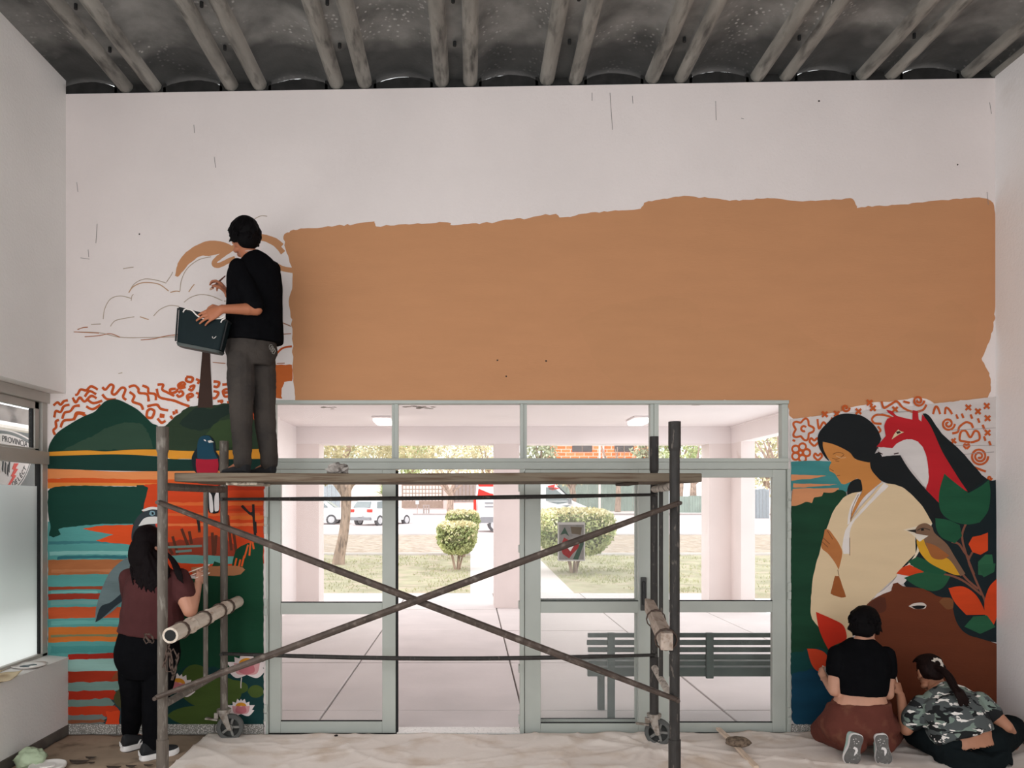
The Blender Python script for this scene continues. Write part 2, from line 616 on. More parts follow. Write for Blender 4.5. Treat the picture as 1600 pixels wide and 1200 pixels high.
# sloping sill
bm = NB()
prism(bm, [V((WX, 1, WZ0 + .022)), V((XL + .024, 1, WZ0 + .008)), V((XL + .024, 1, WZ0 - .012)), V((WX, 1, WZ0 - .012))], (0, YW - 1, 0))
obj('window_sill', bm, m_side, w1)

# yard outside the left window: a stained wall, a pipe, and the round emblem sign
m_yard = mat('stained_render', (128, 121, 118), .9, .3, 1.2, rgb2=(62, 60, 60), thr=(.45, .7))
bm = NB(); box(bm, (-9.7, .5, -.2), (-9.5, 26, 3.72))
tag(obj('yard_wall', bm, m_yard), 'stained grey yard wall seen through the left window', 'wall', kind='structure')
bm = NB(); tube(bm, (-9.4, .6, 3.28), (-9.4, 25.6, 3.28), .09, n=10)
for y in (2, 6, 10, 14, 18, 22): box(bm, (-9.5, y, 3.22), (-9.38, y + .05, 3.34))
tag(obj('wall_pipe', bm, mat('pale_pipe', (215, 208, 205), .5)), 'pale pipe running along the stained yard wall', 'pipe')
bm = NB(); box(bm, (-9.7, -1, -.25), (-3.25, 26, -.05))
tag(obj('yard_ground', bm, mat('yard_concrete', (150, 156, 150), .9, .2, 2)), 'concrete yard ground outside the left window', 'ground', kind='structure')

SX = -3.42
sg = thing('emblem_sign', 'white sign with grey shield and round emblem outside the left window', 'sign', (SX, 5.6, 1.1))
m_signw = mat('sign_white', (212, 208, 206), .5, .02)
m_signg = mat('sign_grey', (112, 118, 118), .5, .04)
m_signt = mat('sign_lettering', (60, 64, 66), .5, 0)
def S(px, py):                                     # pixel to (y, z) on the plane of the sign
    Y = SX * FPX / (px - CX)
    return Y, EYE + (CY - py) * Y / FPX
def sflat(name, yz, m, off, parent, th=.003):
    bm = NB()
    prism(bm, [V((SX + off, y, z)) for y, z in yz], (th, 0, 0))
    return obj(name, bm, m, parent)
bm = NB(); box(bm, (SX - .02, 4.8, 1.1), (SX - .001, S(57, 700)[0], S(57, 683)[1] + .02))
obj('board', bm, m_signg, sg)
# shield: pale border, grey band, white field
yr, zr = S(51, 690)
yl = 2 * 5.63 - yr
zlo = S(30, 711)[1]
def shield(d, zt):
    pts = []
    for k in range(13):
        s = k / 12
        pts.append((yl + d + (yr - yl - 2 * d) * s, zt + .06 * math.sin(math.pi * s) - d))
    pts += [(yr - d, zlo), (yl + d, zlo)]
    return pts
sflat('shield_border', shield(0, zr - .0), m_signw, .012, sg)
sflat('shield_band', shield(.012, zr), m_signg, .014, sg)
sflat('shield_field', shield(.035, zr), m_signw, .016, sg)
def stext(s, y, z, size, rot=0, m=m_signt, parent=sg, off=.0205):
    me = text_mesh(s, size)
    M = Matrix.Translation((SX + off, y, z)) @ Matrix.Rotation(-rot, 4, 'X') @ Matrix(((0, 0, 1, 0), (1, 0, 0, 0), (0, 1, 0, 0), (0, 0, 0, 1)))
    me.transform(M)
    return link('lettering', me, m, parent)
a1 = S(18, 689); a2 = S(12, 698)
stext('PROVINCIA', 5.735, a1[1] - .004, .062, .06)
stext('SANTA FE', 5.585, a2[1] - .008, .056, 0)
# round emblem lower down
ey, ez = 5.567, 2.19
def disc(r, n=64): return [(ey + r * math.cos(2 * math.pi * i / n), min(ez + r * math.sin(2 * math.pi * i / n), zlo - .012)) for i in range(n)]
er = .44
sflat('emblem_ring', disc(er), m_signw, .001, sg)
sflat('emblem_ring', disc(er - .01), m_signg, .003, sg)
sflat('emblem_ring', disc(er - .028), m_signg, .0035, sg)
sflat('emblem_ring', disc(er - .024), m_signw, .004, sg)
sflat('emblem_ring', disc(er - .0005), m_signw, .0004, sg)
sflat('emblem_field', disc(er - .024), m_signw, .005, sg)
for i, ch in enumerate('OELÉCT'):
    a = math.radians(-64 + i * 5.6)
    rr = er - .052
    me = text_mesh(ch, .052)
    M = Matrix.Translation((SX + .010, ey + rr * math.cos(a), ez + rr * math.sin(a))) @ Matrix(((0, 0, 1, 0), (1, 0, 0, 0), (0, 1, 0, 0), (0, 0, 0, 1))) @ Matrix.Rotation(a + math.pi / 2, 4, 'Z')
    me.transform(M)
    link('lettering', me, m_signt, sg)
bolt = [(27, 724), (20, 724), (17, 733), (20, 734), (15, 744), (18, 745), (9, 760), (13, 759), (23, 743), (20, 742), (26, 733), (22, 732)]
sflat('lightning_bolt', [S(*p) for p in bolt], mat('bolt_red', (214, 84, 76), .5, 0), .009, sg)
for k, (qx, qy) in enumerate(((6, 730), (10, 734), (2, 727), (12, 728))):
    q = S(qx, qy)
    sflat('emblem_mark', [(q[0], q[1] + .04), (q[0] + .012, q[1] + .03), (q[0] + .004, q[1] - .05), (q[0] - .008, q[1] - .03)], m_signt, .009, sg)

# ------------------------------------------------------------------ door and transom frame
GY0, GY1 = YW + .01, YW + .055                     # leaf thickness range
def rect(name, x0, x1, y0, y1, parent, m=m_metal, ya=None, yb=None, bev=.003, label=None):
    bm = NB()
    box(bm, (XW(x0), GY0 if ya is None else ya, ZW(y1)), (XW(x1), GY1 if yb is None else yb, ZW(y0)))
    return obj(name, bm, m, parent, bevel=bev, label=label)
w2 = thing('window_2', None, None, (XW(825), YW, ZW(735)), kind='structure')
fa, fb = YW - .012, YW + .07
rect('frame_rail', 418, 1232, 625.5, 631, w2, ya=fa, yb=fb)
rect('frame_rail', 418, 1232, 716, 722, w2, ya=fa, yb=fb)
rect('frame_rail', 418, 1232, 722, 733, w2, ya=fa + .008, yb=fb)
for x0, x1 in ((418, 430), (612, 616), (616, 622), (813, 818), (818, 823.5), (1016.5, 1022), (1022, 1029), (1222, 1232)):
    rect('frame_stile', x0, x1, 631, 716, w2, ya=fa + (.006 if x0 in (616, 813, 1022) else .016), yb=fb)
for x0, x1 in ((430, 612), (622, 813), (823.5, 1016.5), (1029, 1222)):
    rect('pane', x0, x1, 631, 716, w2, m_glass, YW + .03, YW + .034, 0)
# dark weathering on the rail
fr = thing('trim_1', None, None, (XW(418), YW, 0), kind='structure')
rect('door_jamb', 415.5, 419.5, 733, 1147, fr, ya=fa, yb=fb)
rect('door_jamb', 1229.5, 1235, 733, 1147, fr, ya=fa, yb=fb)
rect('door_post', 812.5, 819, 733, 1147, fr, ya=fa + .01, yb=fb)

def leaf(name, x0, x1, gx0, gx1, top, gt, r0, r1, gb, bot, ya, yb, glass):
    d = thing(name, None, None, (XW((x0 + x1) / 2), ya, ZW(bot)), kind='structure')
    k = dict(ya=ya, yb=yb)
    rect('stile', x0, gx0, top, bot, d, **k)
    rect('stile', gx1, x1, top, bot, d, **k)
    rect('rail', gx0, gx1, top, gt, d, **k)
    rect('rail', gx0, gx1, r0, r1, d, **k)
    rect('rail', gx0, gx1, gb, bot, d, **k)
    for a, b in ((gt, r0), (r1, gb)):
        rect('pane', gx0, gx1, a, b, d, glass, (ya + yb) / 2 - .002, (ya + yb) / 2 + .002, 0)
        # dark sealing strip at the foot of the pane
        rect('seal', gx0, gx1, b - 1.2, b, d, m_dark, ya + .004, ya + .02, 0)
    return d
L1 = leaf('door_1', 420, 618, 438, 597, 733.5, 752, 942, 960, 1128, 1146, GY0, GY1, m_glass)
L3 = leaf('door_2', 820, 1022, 845, 998, 733.5, 750, 940, 958, 1131, 1146.5, GY0, GY1, m_glass2)
L4 = leaf('door_3', 1023, 1229, 1046, 1208, 733.5, 746, 939.5, 957, 1130, 1145, GY0, GY1, m_glass)
# the second leaf stands folded back against the outside of the third
L2 = leaf('door_4', 818, 1018, 838, 998, 735, 752, 940, 958, 1131, 1147, YW + .12, YW + .16, m_glass2)
rect('door_edge', 618, 621.5, 735, 1146, L1, m_dark, GY0 + .004, GY1)
for d, x, ys in ((L1, 416, (808, 935, 1100)), (L4, 1232, (768, 815, 910, 1105))):
    for y in ys:
        for dy in (0, 14):
            rect('hinge', x - 2.6, x + 2.6, y + dy, y + dy + 12, d, ya=fa - .012, yb=fa + .004)
for y in (756, 852, 940, 1040, 1120):
    rect('hinge', 810.5, 813.5, y, y + 12, fr, ya=fa + .02, yb=fb)
h = rect('handle_plate', 1001, 1010, 902, 954, L3, mat('dark_handle', (60, 60, 58), .4), GY0 - .018, GY0)
rect('handle', 1003.5, 1007.5, 908, 945, h, mat('handle_grip', (38, 38, 38), .35), GY0 - .045, GY0 - .016, .006)

# poster on the glass of the third leaf
po = thing('poster', 'small grey poster of red flower and leaf shapes on the door glass', 'poster', P(893, 877, YW + .03))
def pflat(name, pts, m, lay):
    bm = NB()
    prism(bm, [V((XW(x), YW + .026 - lay * .0008, ZW(y))) for x, y in pts], (0, .0008, 0))
    return obj(name, bm, m, po)
pflat('sheet', [(872, 877), (915, 877), (915, 816), (872, 816)], mat('poster_border', (190, 184, 180), .6, .02), 0)
pflat('picture', [(874, 875), (913, 875), (913, 820), (874, 820)], mat('poster_ground', (132, 126, 122), .6, .15, 30), 1)
mr, mwh, mgr = mat('poster_red', (140, 48, 48), .6, .15, 30), mat('poster_white', (205, 200, 196), .6, .05), mat('poster_green', (62, 78, 66), .6, .1)
pflat('red_shape', [(876, 855), (882, 840), (892, 846), (903, 842), (906, 855), (895, 866), (890, 873), (880, 866)], mr, 2)
pflat('white_shape', [(888, 846), (895, 842), (899, 850), (892, 862), (887, 856)], mwh, 3)
pflat('green_shape', [(896, 874), (912, 838), (913, 850), (904, 875)], mgr, 3)
pflat('dark_shape', [(876, 836), (883, 824), (890, 838), (884, 834)], mgr, 3)
pflat('dark_shape', [(892, 823), (910, 824), (908, 836), (894, 834)], mat('poster_brown', (96, 84, 70), .6, .1), 2)

# threshold
bm = NB(); box(bm, (XW(620), YW + .0, -.02), (XW(813), YW + .15, ZW(1145)))
obj('trim_2', bm, mat('marble_threshold', (215, 210, 206), .4, .06, 40, rgb2=(170, 165, 160), thr=(.6, .68)), kind='structure')
bm = NB(); box(bm, (DX0, YW - .1, -.03), (DX1, YW + .18, -.004))
obj('trim_3', bm, m_dark, kind='structure')

# ------------------------------------------------------------------ the mural: flat coats of paint on the back wall
LAY = [0]
def pm(rgb, var=.07):
    return mat('paint_%d_%d_%d' % rgb, rgb, .75, var, 5, bump=.12, bscale=40, stretch=(.5, 1, 2.2), spec=.2, k=.96)
def rag(pts, amp, step=6, seed=0):
    """subdivide a closed px outline and shake it like a brush edge"""
    out = []
    n = len(pts)
    for i in range(n):
        a, b = pts[i], pts[(i + 1) % n]
        k = max(1, int(math.hypot(b[0] - a[0], b[1] - a[1]) / step))
        for j in range(k):
            t = j / k
            x, y = a[0] + (b[0] - a[0]) * t, a[1] + (b[1] - a[1]) * t
            q = noise.noise_vector(V((x * .13, y * .13, seed)))
            q2 = noise.noise_vector(V((x * .5, y * .5, seed + 9)))
            out.append((x + amp * (q.x + .6 * q2.x), y + amp * (q.y + .6 * q2.y)))
    return out
def poly_mesh(name, polys, y):
    me = bpy.data.meshes.new(name)
    vs, fs = [], []
    for p in polys:
        b = len(vs)
        ar = sum(p[i][0] * p[(i + 1) % len(p)][1] - p[(i + 1) % len(p)][0] * p[i][1] for i in range(len(p)))
        if ar < 0: p = p[::-1]
        vs += [(XW(x), y, ZW(yy)) for x, yy in p]
        fs.append(list(range(b, b + len(p))))
    me.from_pydata(vs, [], fs)
    me.update()
    return me
def paint(name, pts, rgb, parent=None, sm=True, ragged=0, var=.07, n=5, label=None):
    LAY[0] += 1
    p = crom_c(pts, n, 75 if sm else 42) if sm is not None else list(pts)
    if ragged: p = rag(p, ragged, 5, LAY[0])
    return link(name, poly_mesh(name, [p], YW - .0006 - LAY[0] * .00004), pm(rgb, var), parent or wall, label=label)
def rib2(pts, wd, taper=False):
    L, R = [], []
    n = len(pts)
    for i, p in enumerate(pts):
        a, b = pts[max(i - 1, 0)], pts[min(i + 1, n - 1)]
        dx, dy = b[0] - a[0], b[1] - a[1]
        l = math.hypot(dx, dy) or 1
        ww = wd * (.5 if not taper else .5 * (.35 + .65 * math.sin(math.pi * (i + .5) / n)))
        ww *= 1 + .18 * noise.noise(V((p[0] * .2, p[1] * .2, 3)))
        L.append((p[0] - dy / l * ww, p[1] + dx / l * ww))
        R.append((p[0] + dy / l * ww, p[1] - dx / l * ww))
    return L, R
def strokes(name, lines, wd, rgb, parent=None, taper=False, closed=False, sm=True):
    """brush lines: each line is a ribbon, joined into one coat"""
    LAY[0] += 1
    y = YW - .0006 - LAY[0] * .00004
    me = bpy.data.meshes.new(name)
    vs, fs = [], []
    for l in lines:
        p = crom(l, closed, 6) if sm and len(l) > 2 else list(l)
        if closed: p = p + [p[0]]
        L, R = rib2(p, wd, taper)
        b = len(vs)
        for k, (a, c) in enumerate(zip(L, R)):
            yk = y - .0000015 * k
            vs += [(XW(a[0]), yk, ZW(a[1])), (XW(c[0]), yk, ZW(c[1]))]
        y -= .000008 + .0000015 * len(L)
        for i in range(len(p) - 1):
            fs.append((b + 2 * i, b + 2 * i + 1, b + 2 * i + 3, b + 2 * i + 2))
    LAY[0] += (YW - .0006 - LAY[0] * .00004 - y) / .00004
    me.from_pydata(vs, [], fs)
    me.update()
    return link(name, me, pm(rgb), parent or wall)
def Z(ox, oy, s, pts): return [(ox + x / s, oy + y / s) for x, y in pts]
def R1(*p): return Z(1220, 600, 4, p)
def R2(*p): return Z(1220, 880, 3.75, p)
def L4(*p): return Z(60, 560, 4, p)
def L5(*p): return Z(60, 840, 3.333, p)
def U3(*p): return Z(80, 320, 4, p)
def G7(*p): return Z(240, 660, 5, p)

# upper wall: the big peach field
PEACH = (194, 139, 99)
top = [(443, 366), (458, 360), (480, 357), (520, 353), (548, 351), (585, 346), (587, 354), (640, 350), (700, 347), (706, 351), (760, 348), (800, 343), (868, 334),
       (874, 341), (930, 332), (1000, 327), (1006, 317), (1060, 307), (1100, 309), (1150, 313), (1205, 310), (1260, 314), (1332, 310), (1340, 324), (1420, 319), (1470, 313), (1530, 309), (1552, 316)]
bot = [(1558, 360), (1556, 440), (1552, 510), (1534, 560), (1545, 583), (1548, 607), (1540, 628), (1500, 624), (1490, 634), (1470, 636), (1440, 622), (1400, 626), (1350, 632), (1300, 645), (1260, 652), (1242, 655), (1234, 650), (1231, 626),
       (1100, 626), (900, 627), (600, 628), (462, 628), (459, 600), (457, 540), (455, 500), (452, 470), (457, 440), (456, 415), (446, 390)]
paint('painted_peach_field', top + bot, PEACH, sm=False, ragged=2.2, var=.025)
paint('painted_peach_second_coat', [(900, 500), (980, 470), (1080, 468), (1100, 520), (1220, 500), (1290, 540), (1400, 530), (1480, 470), (1530, 500), (1500, 590), (1380, 610), (1250, 600), (1090, 612), (960, 600)], (192, 138, 98), ragged=5, var=.03)
OR = (190, 82, 36)
paint('painted_orange_block', U3((1398, 1000), (1507, 1000), (1508, 1100), (1460, 1110), (1440, 1160), (1445, 1210), (1390, 1210)), (193, 98, 46), sm=False, ragged=1.5)
paint('painted_peach_cloud', U3((775, 445), (785, 380), (820, 320), (880, 270), (960, 230), (1040, 225), (1120, 250), (1135, 270), (1100, 290), (1000, 318), (940, 320), (870, 360), (830, 410), (795, 447)), PEACH, ragged=.8)
strokes('painted_peach_lines', [U3((1150, 260), (1090, 300), (1030, 345), (1020, 372), (1050, 378), (1110, 350), (1150, 335)), U3((1280, 200), (1340, 215), (1400, 245), (1450, 300)),
        U3((1270, 290), (1330, 320), (1390, 370), (1450, 400), (1510, 410))], 8, PEACH)
strokes('painted_peach_cloud_line', [U3((1250, 210), (1330, 205), (1400, 230), (1440, 260))], 10, PEACH)
SK = (176, 158, 140)
strokes('sketched_clouds', [U3((720, 485), (750, 440), (760, 420)), U3((805, 540), (815, 470), (850, 400), (920, 345), (1000, 325)), U3((325, 715), (335, 650), (370, 590), (430, 570), (500, 585)),
        U3((370, 760), (400, 725), (460, 710), (520, 700)), U3((640, 695), (680, 655), (740, 630), (800, 635)), U3((830, 610), (870, 580), (930, 562), (1000, 570), (1070, 600)),
        U3((485, 550), (520, 495), (580, 465), (650, 470), (720, 490)), U3((140, 795), (300, 800), (430, 828), (600, 830), (790, 825)), U3((250, 748), (310, 745)), U3((1080, 602), (1140, 600)),
        U3((1260, 95), (1310, 70), (1350, 72)), U3((450, 400), (480, 395), (515, 390)), U3((420, 1055), (445, 1050)), U3((500, 600), (505, 570), (515, 560))], 1.3, SK)
strokes('sketched_orange_lines', [U3((485, 550), (510, 515), (560, 490), (620, 487), (680, 500), (735, 540)), U3((745, 548), (780, 540), (805, 543)), U3((860, 545), (880, 515), (895, 497)), U3((555, 700), (610, 718))], 1.6, (188, 150, 118))
strokes('sketched_horizon', [U3((165, 780), (200, 768), (230, 765)), U3((145, 795), (190, 797), (300, 802)), U3((210, 825), (300, 818), (370, 806), (430, 828)), U3((560, 845), (640, 838), (720, 820), (790, 812)), U3((1440, 735), (1500, 760)), U3((1430, 810), (1500, 806)),
        U3((1010, 985), (1090, 992)), U3((1410, 992), (1460, 990))], 1.3, (170, 108, 72))
strokes('painted_curve_stroke', [U3((1395, 960), (1415, 925), (1450, 895), (1505, 885))], 3, OR)
strokes('wall_cracks', [[(953, 145), (955, 175), (957, 203)], [(988, 150), (989, 162)], [(303, 195), (304, 208)], [(335, 245), (337, 262)], [(1158, 185), (1162, 186)], [(1118, 158), (1119, 188)], [(1542, 300), (1544, 320)], [(1546, 160), (1549, 178)],
        [(152, 350), (150, 380)], [(126, 403), (140, 405)], [(138, 390), (139, 402)], [(120, 285), (122, 300)], [(925, 145), (925, 158)]], .8, (140, 132, 128), sm=False)
strokes('small_wall_holes', [[(776, 563), (778.5, 563)], [(852, 564), (854.5, 564)], [(1278, 158), (1281, 158)], [(217, 366), (219, 366)], [(1495, 257), (1497, 258)], [(790, 588), (792, 588)]], 2.4, (60, 50, 45), sm=False)

# left panel --- orange squiggles
ORL = [((95, 295), (120, 275), (140, 290), (160, 268), (185, 262)), ((100, 370), (110, 330), (140, 335), (160, 300), (195, 290)), ((150, 378), (165, 340), (200, 330), (225, 300), (260, 295)),
       ((230, 228), (245, 225), (265, 195), (300, 200), (330, 175), (372, 195)), ((215, 245), (235, 275), (260, 245), (290, 270), (330, 235), (365, 250)), ((290, 240), (320, 205), (362, 225)),
       ((400, 180), (420, 195), (450, 165), (470, 175), (460, 215), (480, 225), (520, 185), (545, 195), (530, 240), (550, 260)), ((565, 180), (600, 170), (625, 190), (630, 215), (680, 225), (690, 270)),
       ((650, 170), (685, 185), (690, 215), (730, 225), (735, 262)), ((745, 165), (780, 165), (775, 195), (810, 215), (850, 235)), ((570, 210), (600, 235), (590, 270), (640, 290), (655, 322)),
       ((740, 190), (755, 240), (800, 255), (850, 265), (900, 285), (945, 300)), ((680, 300), (740, 290), (765, 315), (812, 325)), ((400, 225), (430, 255), (485, 257)), ((300, 300), (340, 318), (390, 290)),
       ((310, 260), (345, 280), (400, 265)), ((140, 432), (160, 390), (220, 380), (240, 340), (292, 345)), ((130, 385), (110, 395), (112, 430), (95, 450), (105, 478)), ((222, 385), (250, 345), (300, 360)),
       ((860, 190), (825, 195), (830, 215), (860, 210), (872, 190)), ((870, 175), (915, 165), (905, 150), (875, 165), (885, 188), (920, 178)), ((925, 115), (965, 122), (955, 148), (925, 140), (928, 118)),
       ((945, 180), (975, 170), (960, 200), (938, 190)), ((875, 215), (895, 205), (905, 225), (880, 240), (865, 225)), ((925, 250), (965, 235), (955, 222), (930, 235), (940, 268)), ((985, 130), (1005, 140), (995, 160)),
       ((1095, 145), (1130, 150), (1120, 178), (1095, 175)), ((1150, 165), (1190, 160), (1185, 145)), ((1155, 215), (1195, 210), (1180, 192), (1155, 205), (1165, 238), (1200, 235)), ((1095, 205), (1125, 215), (1110, 245), (1090, 250)),
       ((1120, 270), (1150, 265), (1140, 280)), ((1180, 275), (1215, 270)), ((985, 215), (1005, 225), (1000, 250)), ((700, 315), (725, 330), (710, 370), (680, 365), (682, 330), (702, 315)),
       ((745, 375), (770, 402), (795, 390)), ((768, 345), (765, 372)), ((782, 348), (780, 372)), ((845, 330), (850, 352)), ((862, 320), (866, 345)), ((825, 360), (840, 378)), ((1325, 150), (1345, 180), (1340, 205)), ((1330, 215), (1355, 240), (1330, 262)), ((1255, 140), (1290, 165), (1265, 190))]
strokes('painted_squiggles', [L4(*l) for l in ORL], 4.0, OR)
TEAL, RED = (82, 146, 142), (150, 42, 22)
paint('painted_orange_sky', L4((1300, 270), (1360, 275), (1395, 360), (1402, 440), (1340, 430), (1290, 380)), (214, 80, 30))
paint('painted_hill', L4((62, 575), (75, 530), (120, 465), (200, 410), (280, 365), (350, 335), (385, 300), (420, 268), (470, 255), (510, 262), (560, 285), (620, 320), (670, 365), (710, 405), (760, 440), (765, 580), (400, 585), (100, 590)), (17, 54, 42), sm=True)
paint('painted_hill_light', L4((240, 530), (330, 490), (400, 450), (480, 420), (560, 400), (650, 415), (690, 470), (720, 560), (500, 572), (150, 572)), (44, 68, 53), ragged=2)
paint('painted_hill', L4((752, 445), (800, 420), (850, 370), (900, 330), (960, 300), (1050, 300), (1130, 290), (1200, 280), (1300, 310), (1360, 400), (1405, 430), (1405, 590), (760, 590)), (40, 56, 38), ragged=1.2)
paint('painted_foliage_dark', L4((880, 410), (930, 350), (1000, 310), (1080, 315), (1200, 285), (1230, 330), (1150, 370), (1060, 440), (960, 445)), (28, 44, 36), ragged=2)
paint('painted_foliage_light', L4((1070, 450), (1120, 400), (1230, 380), (1300, 420), (1320, 520), (1200, 560), (1080, 560), (1000, 540)), (52, 70, 40), ragged=2)
paint('painted_tree_trunk', [(317, 540), (328, 540), (330, 590), (333, 637), (309, 637), (313, 590)], (64, 45, 38), sm=False)
paint('painted_band_yellow', L4((60, 585), (300, 575), (420, 582), (560, 572), (740, 570), (1000, 580), (1405, 565), (1408, 630), (1100, 632), (900, 628), (840, 632), (760, 612), (500, 602), (300, 608), (60, 612)), (214, 142, 44))
paint('painted_band_green', L4((60, 610), (300, 604), (500, 600), (740, 612), (860, 630), (1408, 628), (1408, 700), (740, 705), (350, 700), (250, 695), (60, 690)), (15, 50, 42))
paint('painted_band_peach', L4((60, 690), (250, 696), (500, 708), (740, 705), (1408, 702), (1408, 760), (740, 765), (300, 750), (60, 752)), (216, 132, 78))
paint('painted_band_orange', L4((60, 752), (300, 748), (740, 758), (1408, 755), (1408, 785), (740, 790), (60, 780)), (204, 80, 28), ragged=.8)
paint('painted_band_yellow', L4((60, 776), (400, 778), (740, 782), (740, 800), (300, 795), (170, 798), (60, 815)), (214, 130, 58))
paint('painted_water_teal', L4((60, 1020), (700, 1020), (720, 1200), (700, 1900), (60, 1880)), TEAL, sm=False, ragged=1)
for (y0, y1, x0, x1, c, r) in ((846, 850, 76, 210, (60, 116, 120), 1.2), (862, 867, 78, 200, (128, 178, 172), 1), (869, 873, 90, 196, (46, 104, 112), 1), (875, 898, 76, 200, (164, 98, 58), 1.3), (890, 894, 80, 190, (178, 112, 72), 1.4),
                               (917, 921.5, 76, 175, (140, 60, 36), .8), (924, 927, 80, 150, (110, 165, 160), .8), (928, 937, 76, 170, (145, 48, 30), .9), (939, 945, 80, 160, (104, 150, 146), 1.2), (949, 966, 76, 205, (184, 78, 40), 1), (970, 976, 80, 190, (98, 160, 154), 1),
                               (980, 1003, 76, 200, (195, 106, 42), 1.3), (992, 995, 80, 186, (120, 120, 84), .7), (1010, 1020, 80, 190, (68, 134, 132), 1.5)):
    paint('painted_stripe', [(x0, y0), (x0 + (x1 - x0) * .5, y0 - 1), (x1, y0 - 1), (x1 + 3, (y0 + y1) / 2), (x1, y1), (x0 + (x1 - x0) * .5, y1 - 1), (x0, y1 + 1)], c, sm=False, ragged=r, var=.12)
paint('painted_red_underpaint', [(214, 758), (260, 758), (260, 840), (205, 850)], (24, 52, 44), sm=False)
paint('painted_green_block', L4((65, 830), (110, 805), (250, 795), (500, 800), (700, 805), (690, 860), (650, 905), (640, 980), (600, 1030), (400, 1035), (180, 1055), (130, 1070), (140, 1100), (100, 1118), (70, 1110), (75, 1050), (62, 950)), (15, 58, 47), ragged=1.2)
paint('painted_orange_tongue', L4((280, 1065), (400, 1045), (620, 1040), (640, 1170), (480, 1155), (360, 1140), (470, 1100), (340, 1080)), (212, 74, 28), sm=False, ragged=1.2)
# right half of the left panel
paint('painted_red_sky', G7((0, 480), (860, 470), (862, 1100), (700, 1180), (0, 1200)) + [(236, 885), (222, 820), (232, 762)], (200, 64, 25), sm=False, ragged=1)
for (y0, y1, x0, x1, c) in ((785, 790, 246, 410, (214, 98, 44)), (802, 806, 246, 405, (206, 90, 42)), (818, 822, 250, 412, (216, 110, 60)), (828, 840, 248, 380, (190, 72, 30)), (758, 766, 300, 412, (176, 50, 24)), (795, 799, 350, 411, (180, 58, 26)), (806, 812, 360, 411, (208, 100, 40))):
    paint('painted_streak', [(x0, y0), (x1, y0 - 1), (x1 + 2, (y0 + y1) / 2), (x1, y1), (x0, y1)], c, sm=False, ragged=1)
DKB = (88, 44, 28)
paint('painted_reeds_dark', [(246, 850), (300, 842), (345, 838), (372, 860), (372, 872), (300, 870), (246, 872)], (140, 52, 32), ragged=3)
strokes('painted_reeds', [[(270, 838), (278, 866)], [(284, 826), (294, 852)], [(296, 830), (300, 850)], [(310, 806), (312, 832)], [(332, 832), (334, 868)], [(338, 836), (336, 866)], [(356, 805), (362, 860)], [(365, 830), (370, 866)], [(258, 842), (270, 866)]], 4.5, DKB)
strokes('painted_reeds_black', [[(307, 803), (311, 820), (312, 829)], [(378, 790), (388, 800), (394, 804)], [(396, 788), (397, 812), (399, 838)], [(399, 815), (400, 833)], [(393, 800), (397, 808)]], 4, (38, 32, 30))
paint('painted_teal_stroke', [(264, 868), (300, 867), (345, 869), (385, 870), (398, 874), (388, 880), (340, 881), (290, 880), (268, 876)], (98, 152, 144), ragged=1)
strokes('painted_teal_stroke', [[(262, 855), (290, 854), (316, 853)], [(275, 862), (300, 860)]], 3.5, (110, 130, 120))
paint('painted_deep_green', G7((480, 1085), (560, 1120), (600, 1180), (640, 1010), (700, 960), (760, 940), (858, 945)) + [(412, 1000), (412, 1135), (255, 1135), (190, 1110), (215, 1040), (240, 980), (250, 900), (320, 905)], (14, 62, 40), sm=False, ragged=1.2)
strokes('painted_flame_tips', [[(382, 872), (388, 851)], [(390, 868), (392, 846)], [(378, 885), (382, 868)], [(366, 890), (370, 872)], [(372, 892), (376, 874)], [(397, 858), (394, 842)]], 3.5, (210, 86, 34), taper=True)
paint('painted_brown_fade', [(300, 886), (340, 884), (372, 884), (384, 890), (372, 898), (335, 900), (300, 896)], (170, 112, 76), ragged=1.5)
paint('painted_deep_blue', [(255, 1058), (300, 1040), (350, 1045), (412, 1040), (412, 1135), (195, 1135), (190, 1100)], (14, 52, 52), sm=False, ragged=3)
for cx, cy, rx, ry in ((330, 1080, 48, 26), (306, 1054, 20, 16), (316, 1118, 52, 16), (400, 1080, 12, 10), (362, 1074, 26, 12)):
    paint('painted_lily_pad', [(cx + rx * math.cos(a * .5236) * (1 + .05 * math.sin(a * 2.3)), cy + ry * math.sin(a * .5236)) for a in range(12)], (66, 84, 34), var=.12)
def lotus(cx, cy, s, ang=0):
    root = None
    LAY[0] += 1
    white, pink, deep = (222, 208, 206), (206, 150, 152), (188, 108, 116)
    def petal(a, l, wd, c, oy=0):
        a = math.radians(a + ang)
        ux, uy = math.sin(a), -math.cos(a)
        vx, vy = -uy, ux
        pts = [(0, 0), (.35, .5), (.62, .5), (1, 0), (.62, -.5), (.35, -.5)]
        return [(cx + (ux * l * t + vx * wd * q) * s, cy + oy * s + (uy * l * t + vy * wd * q) * s) for t, q in pts]
    r = paint('painted_lotus', petal(-62, 34, 13, white), white)
    for a, l, wd, c in ((62, 34, 13, white), (-38, 30, 14, white), (38, 30, 14, white), (-15, 31, 14, white), (15, 31, 14, white), (0, 30, 12, white)):
        paint('petal', petal(a, l, wd, c), c, r)
    paint('flower_centre', [(cx + 12 * s * math.cos(k * .7), cy - (13 + 9 * math.sin(k * .7)) * s) for k in range(9)], (208, 140, 40), r)
    for a, l, wd, c in ((-75, 30, 15, white), (75, 30, 15, white), (-48, 26, 15, pink), (48, 26, 15, pink), (0, 18, 18, pink), (-25, 20, 15, deep), (25, 20, 15, deep)):
        paint('petal', petal(a, l, wd, c, 3), c, r)
lotus(386, 1051, 1.05)
lotus(377, 1113, .72)
lotus(279, 1079, .9, 12)
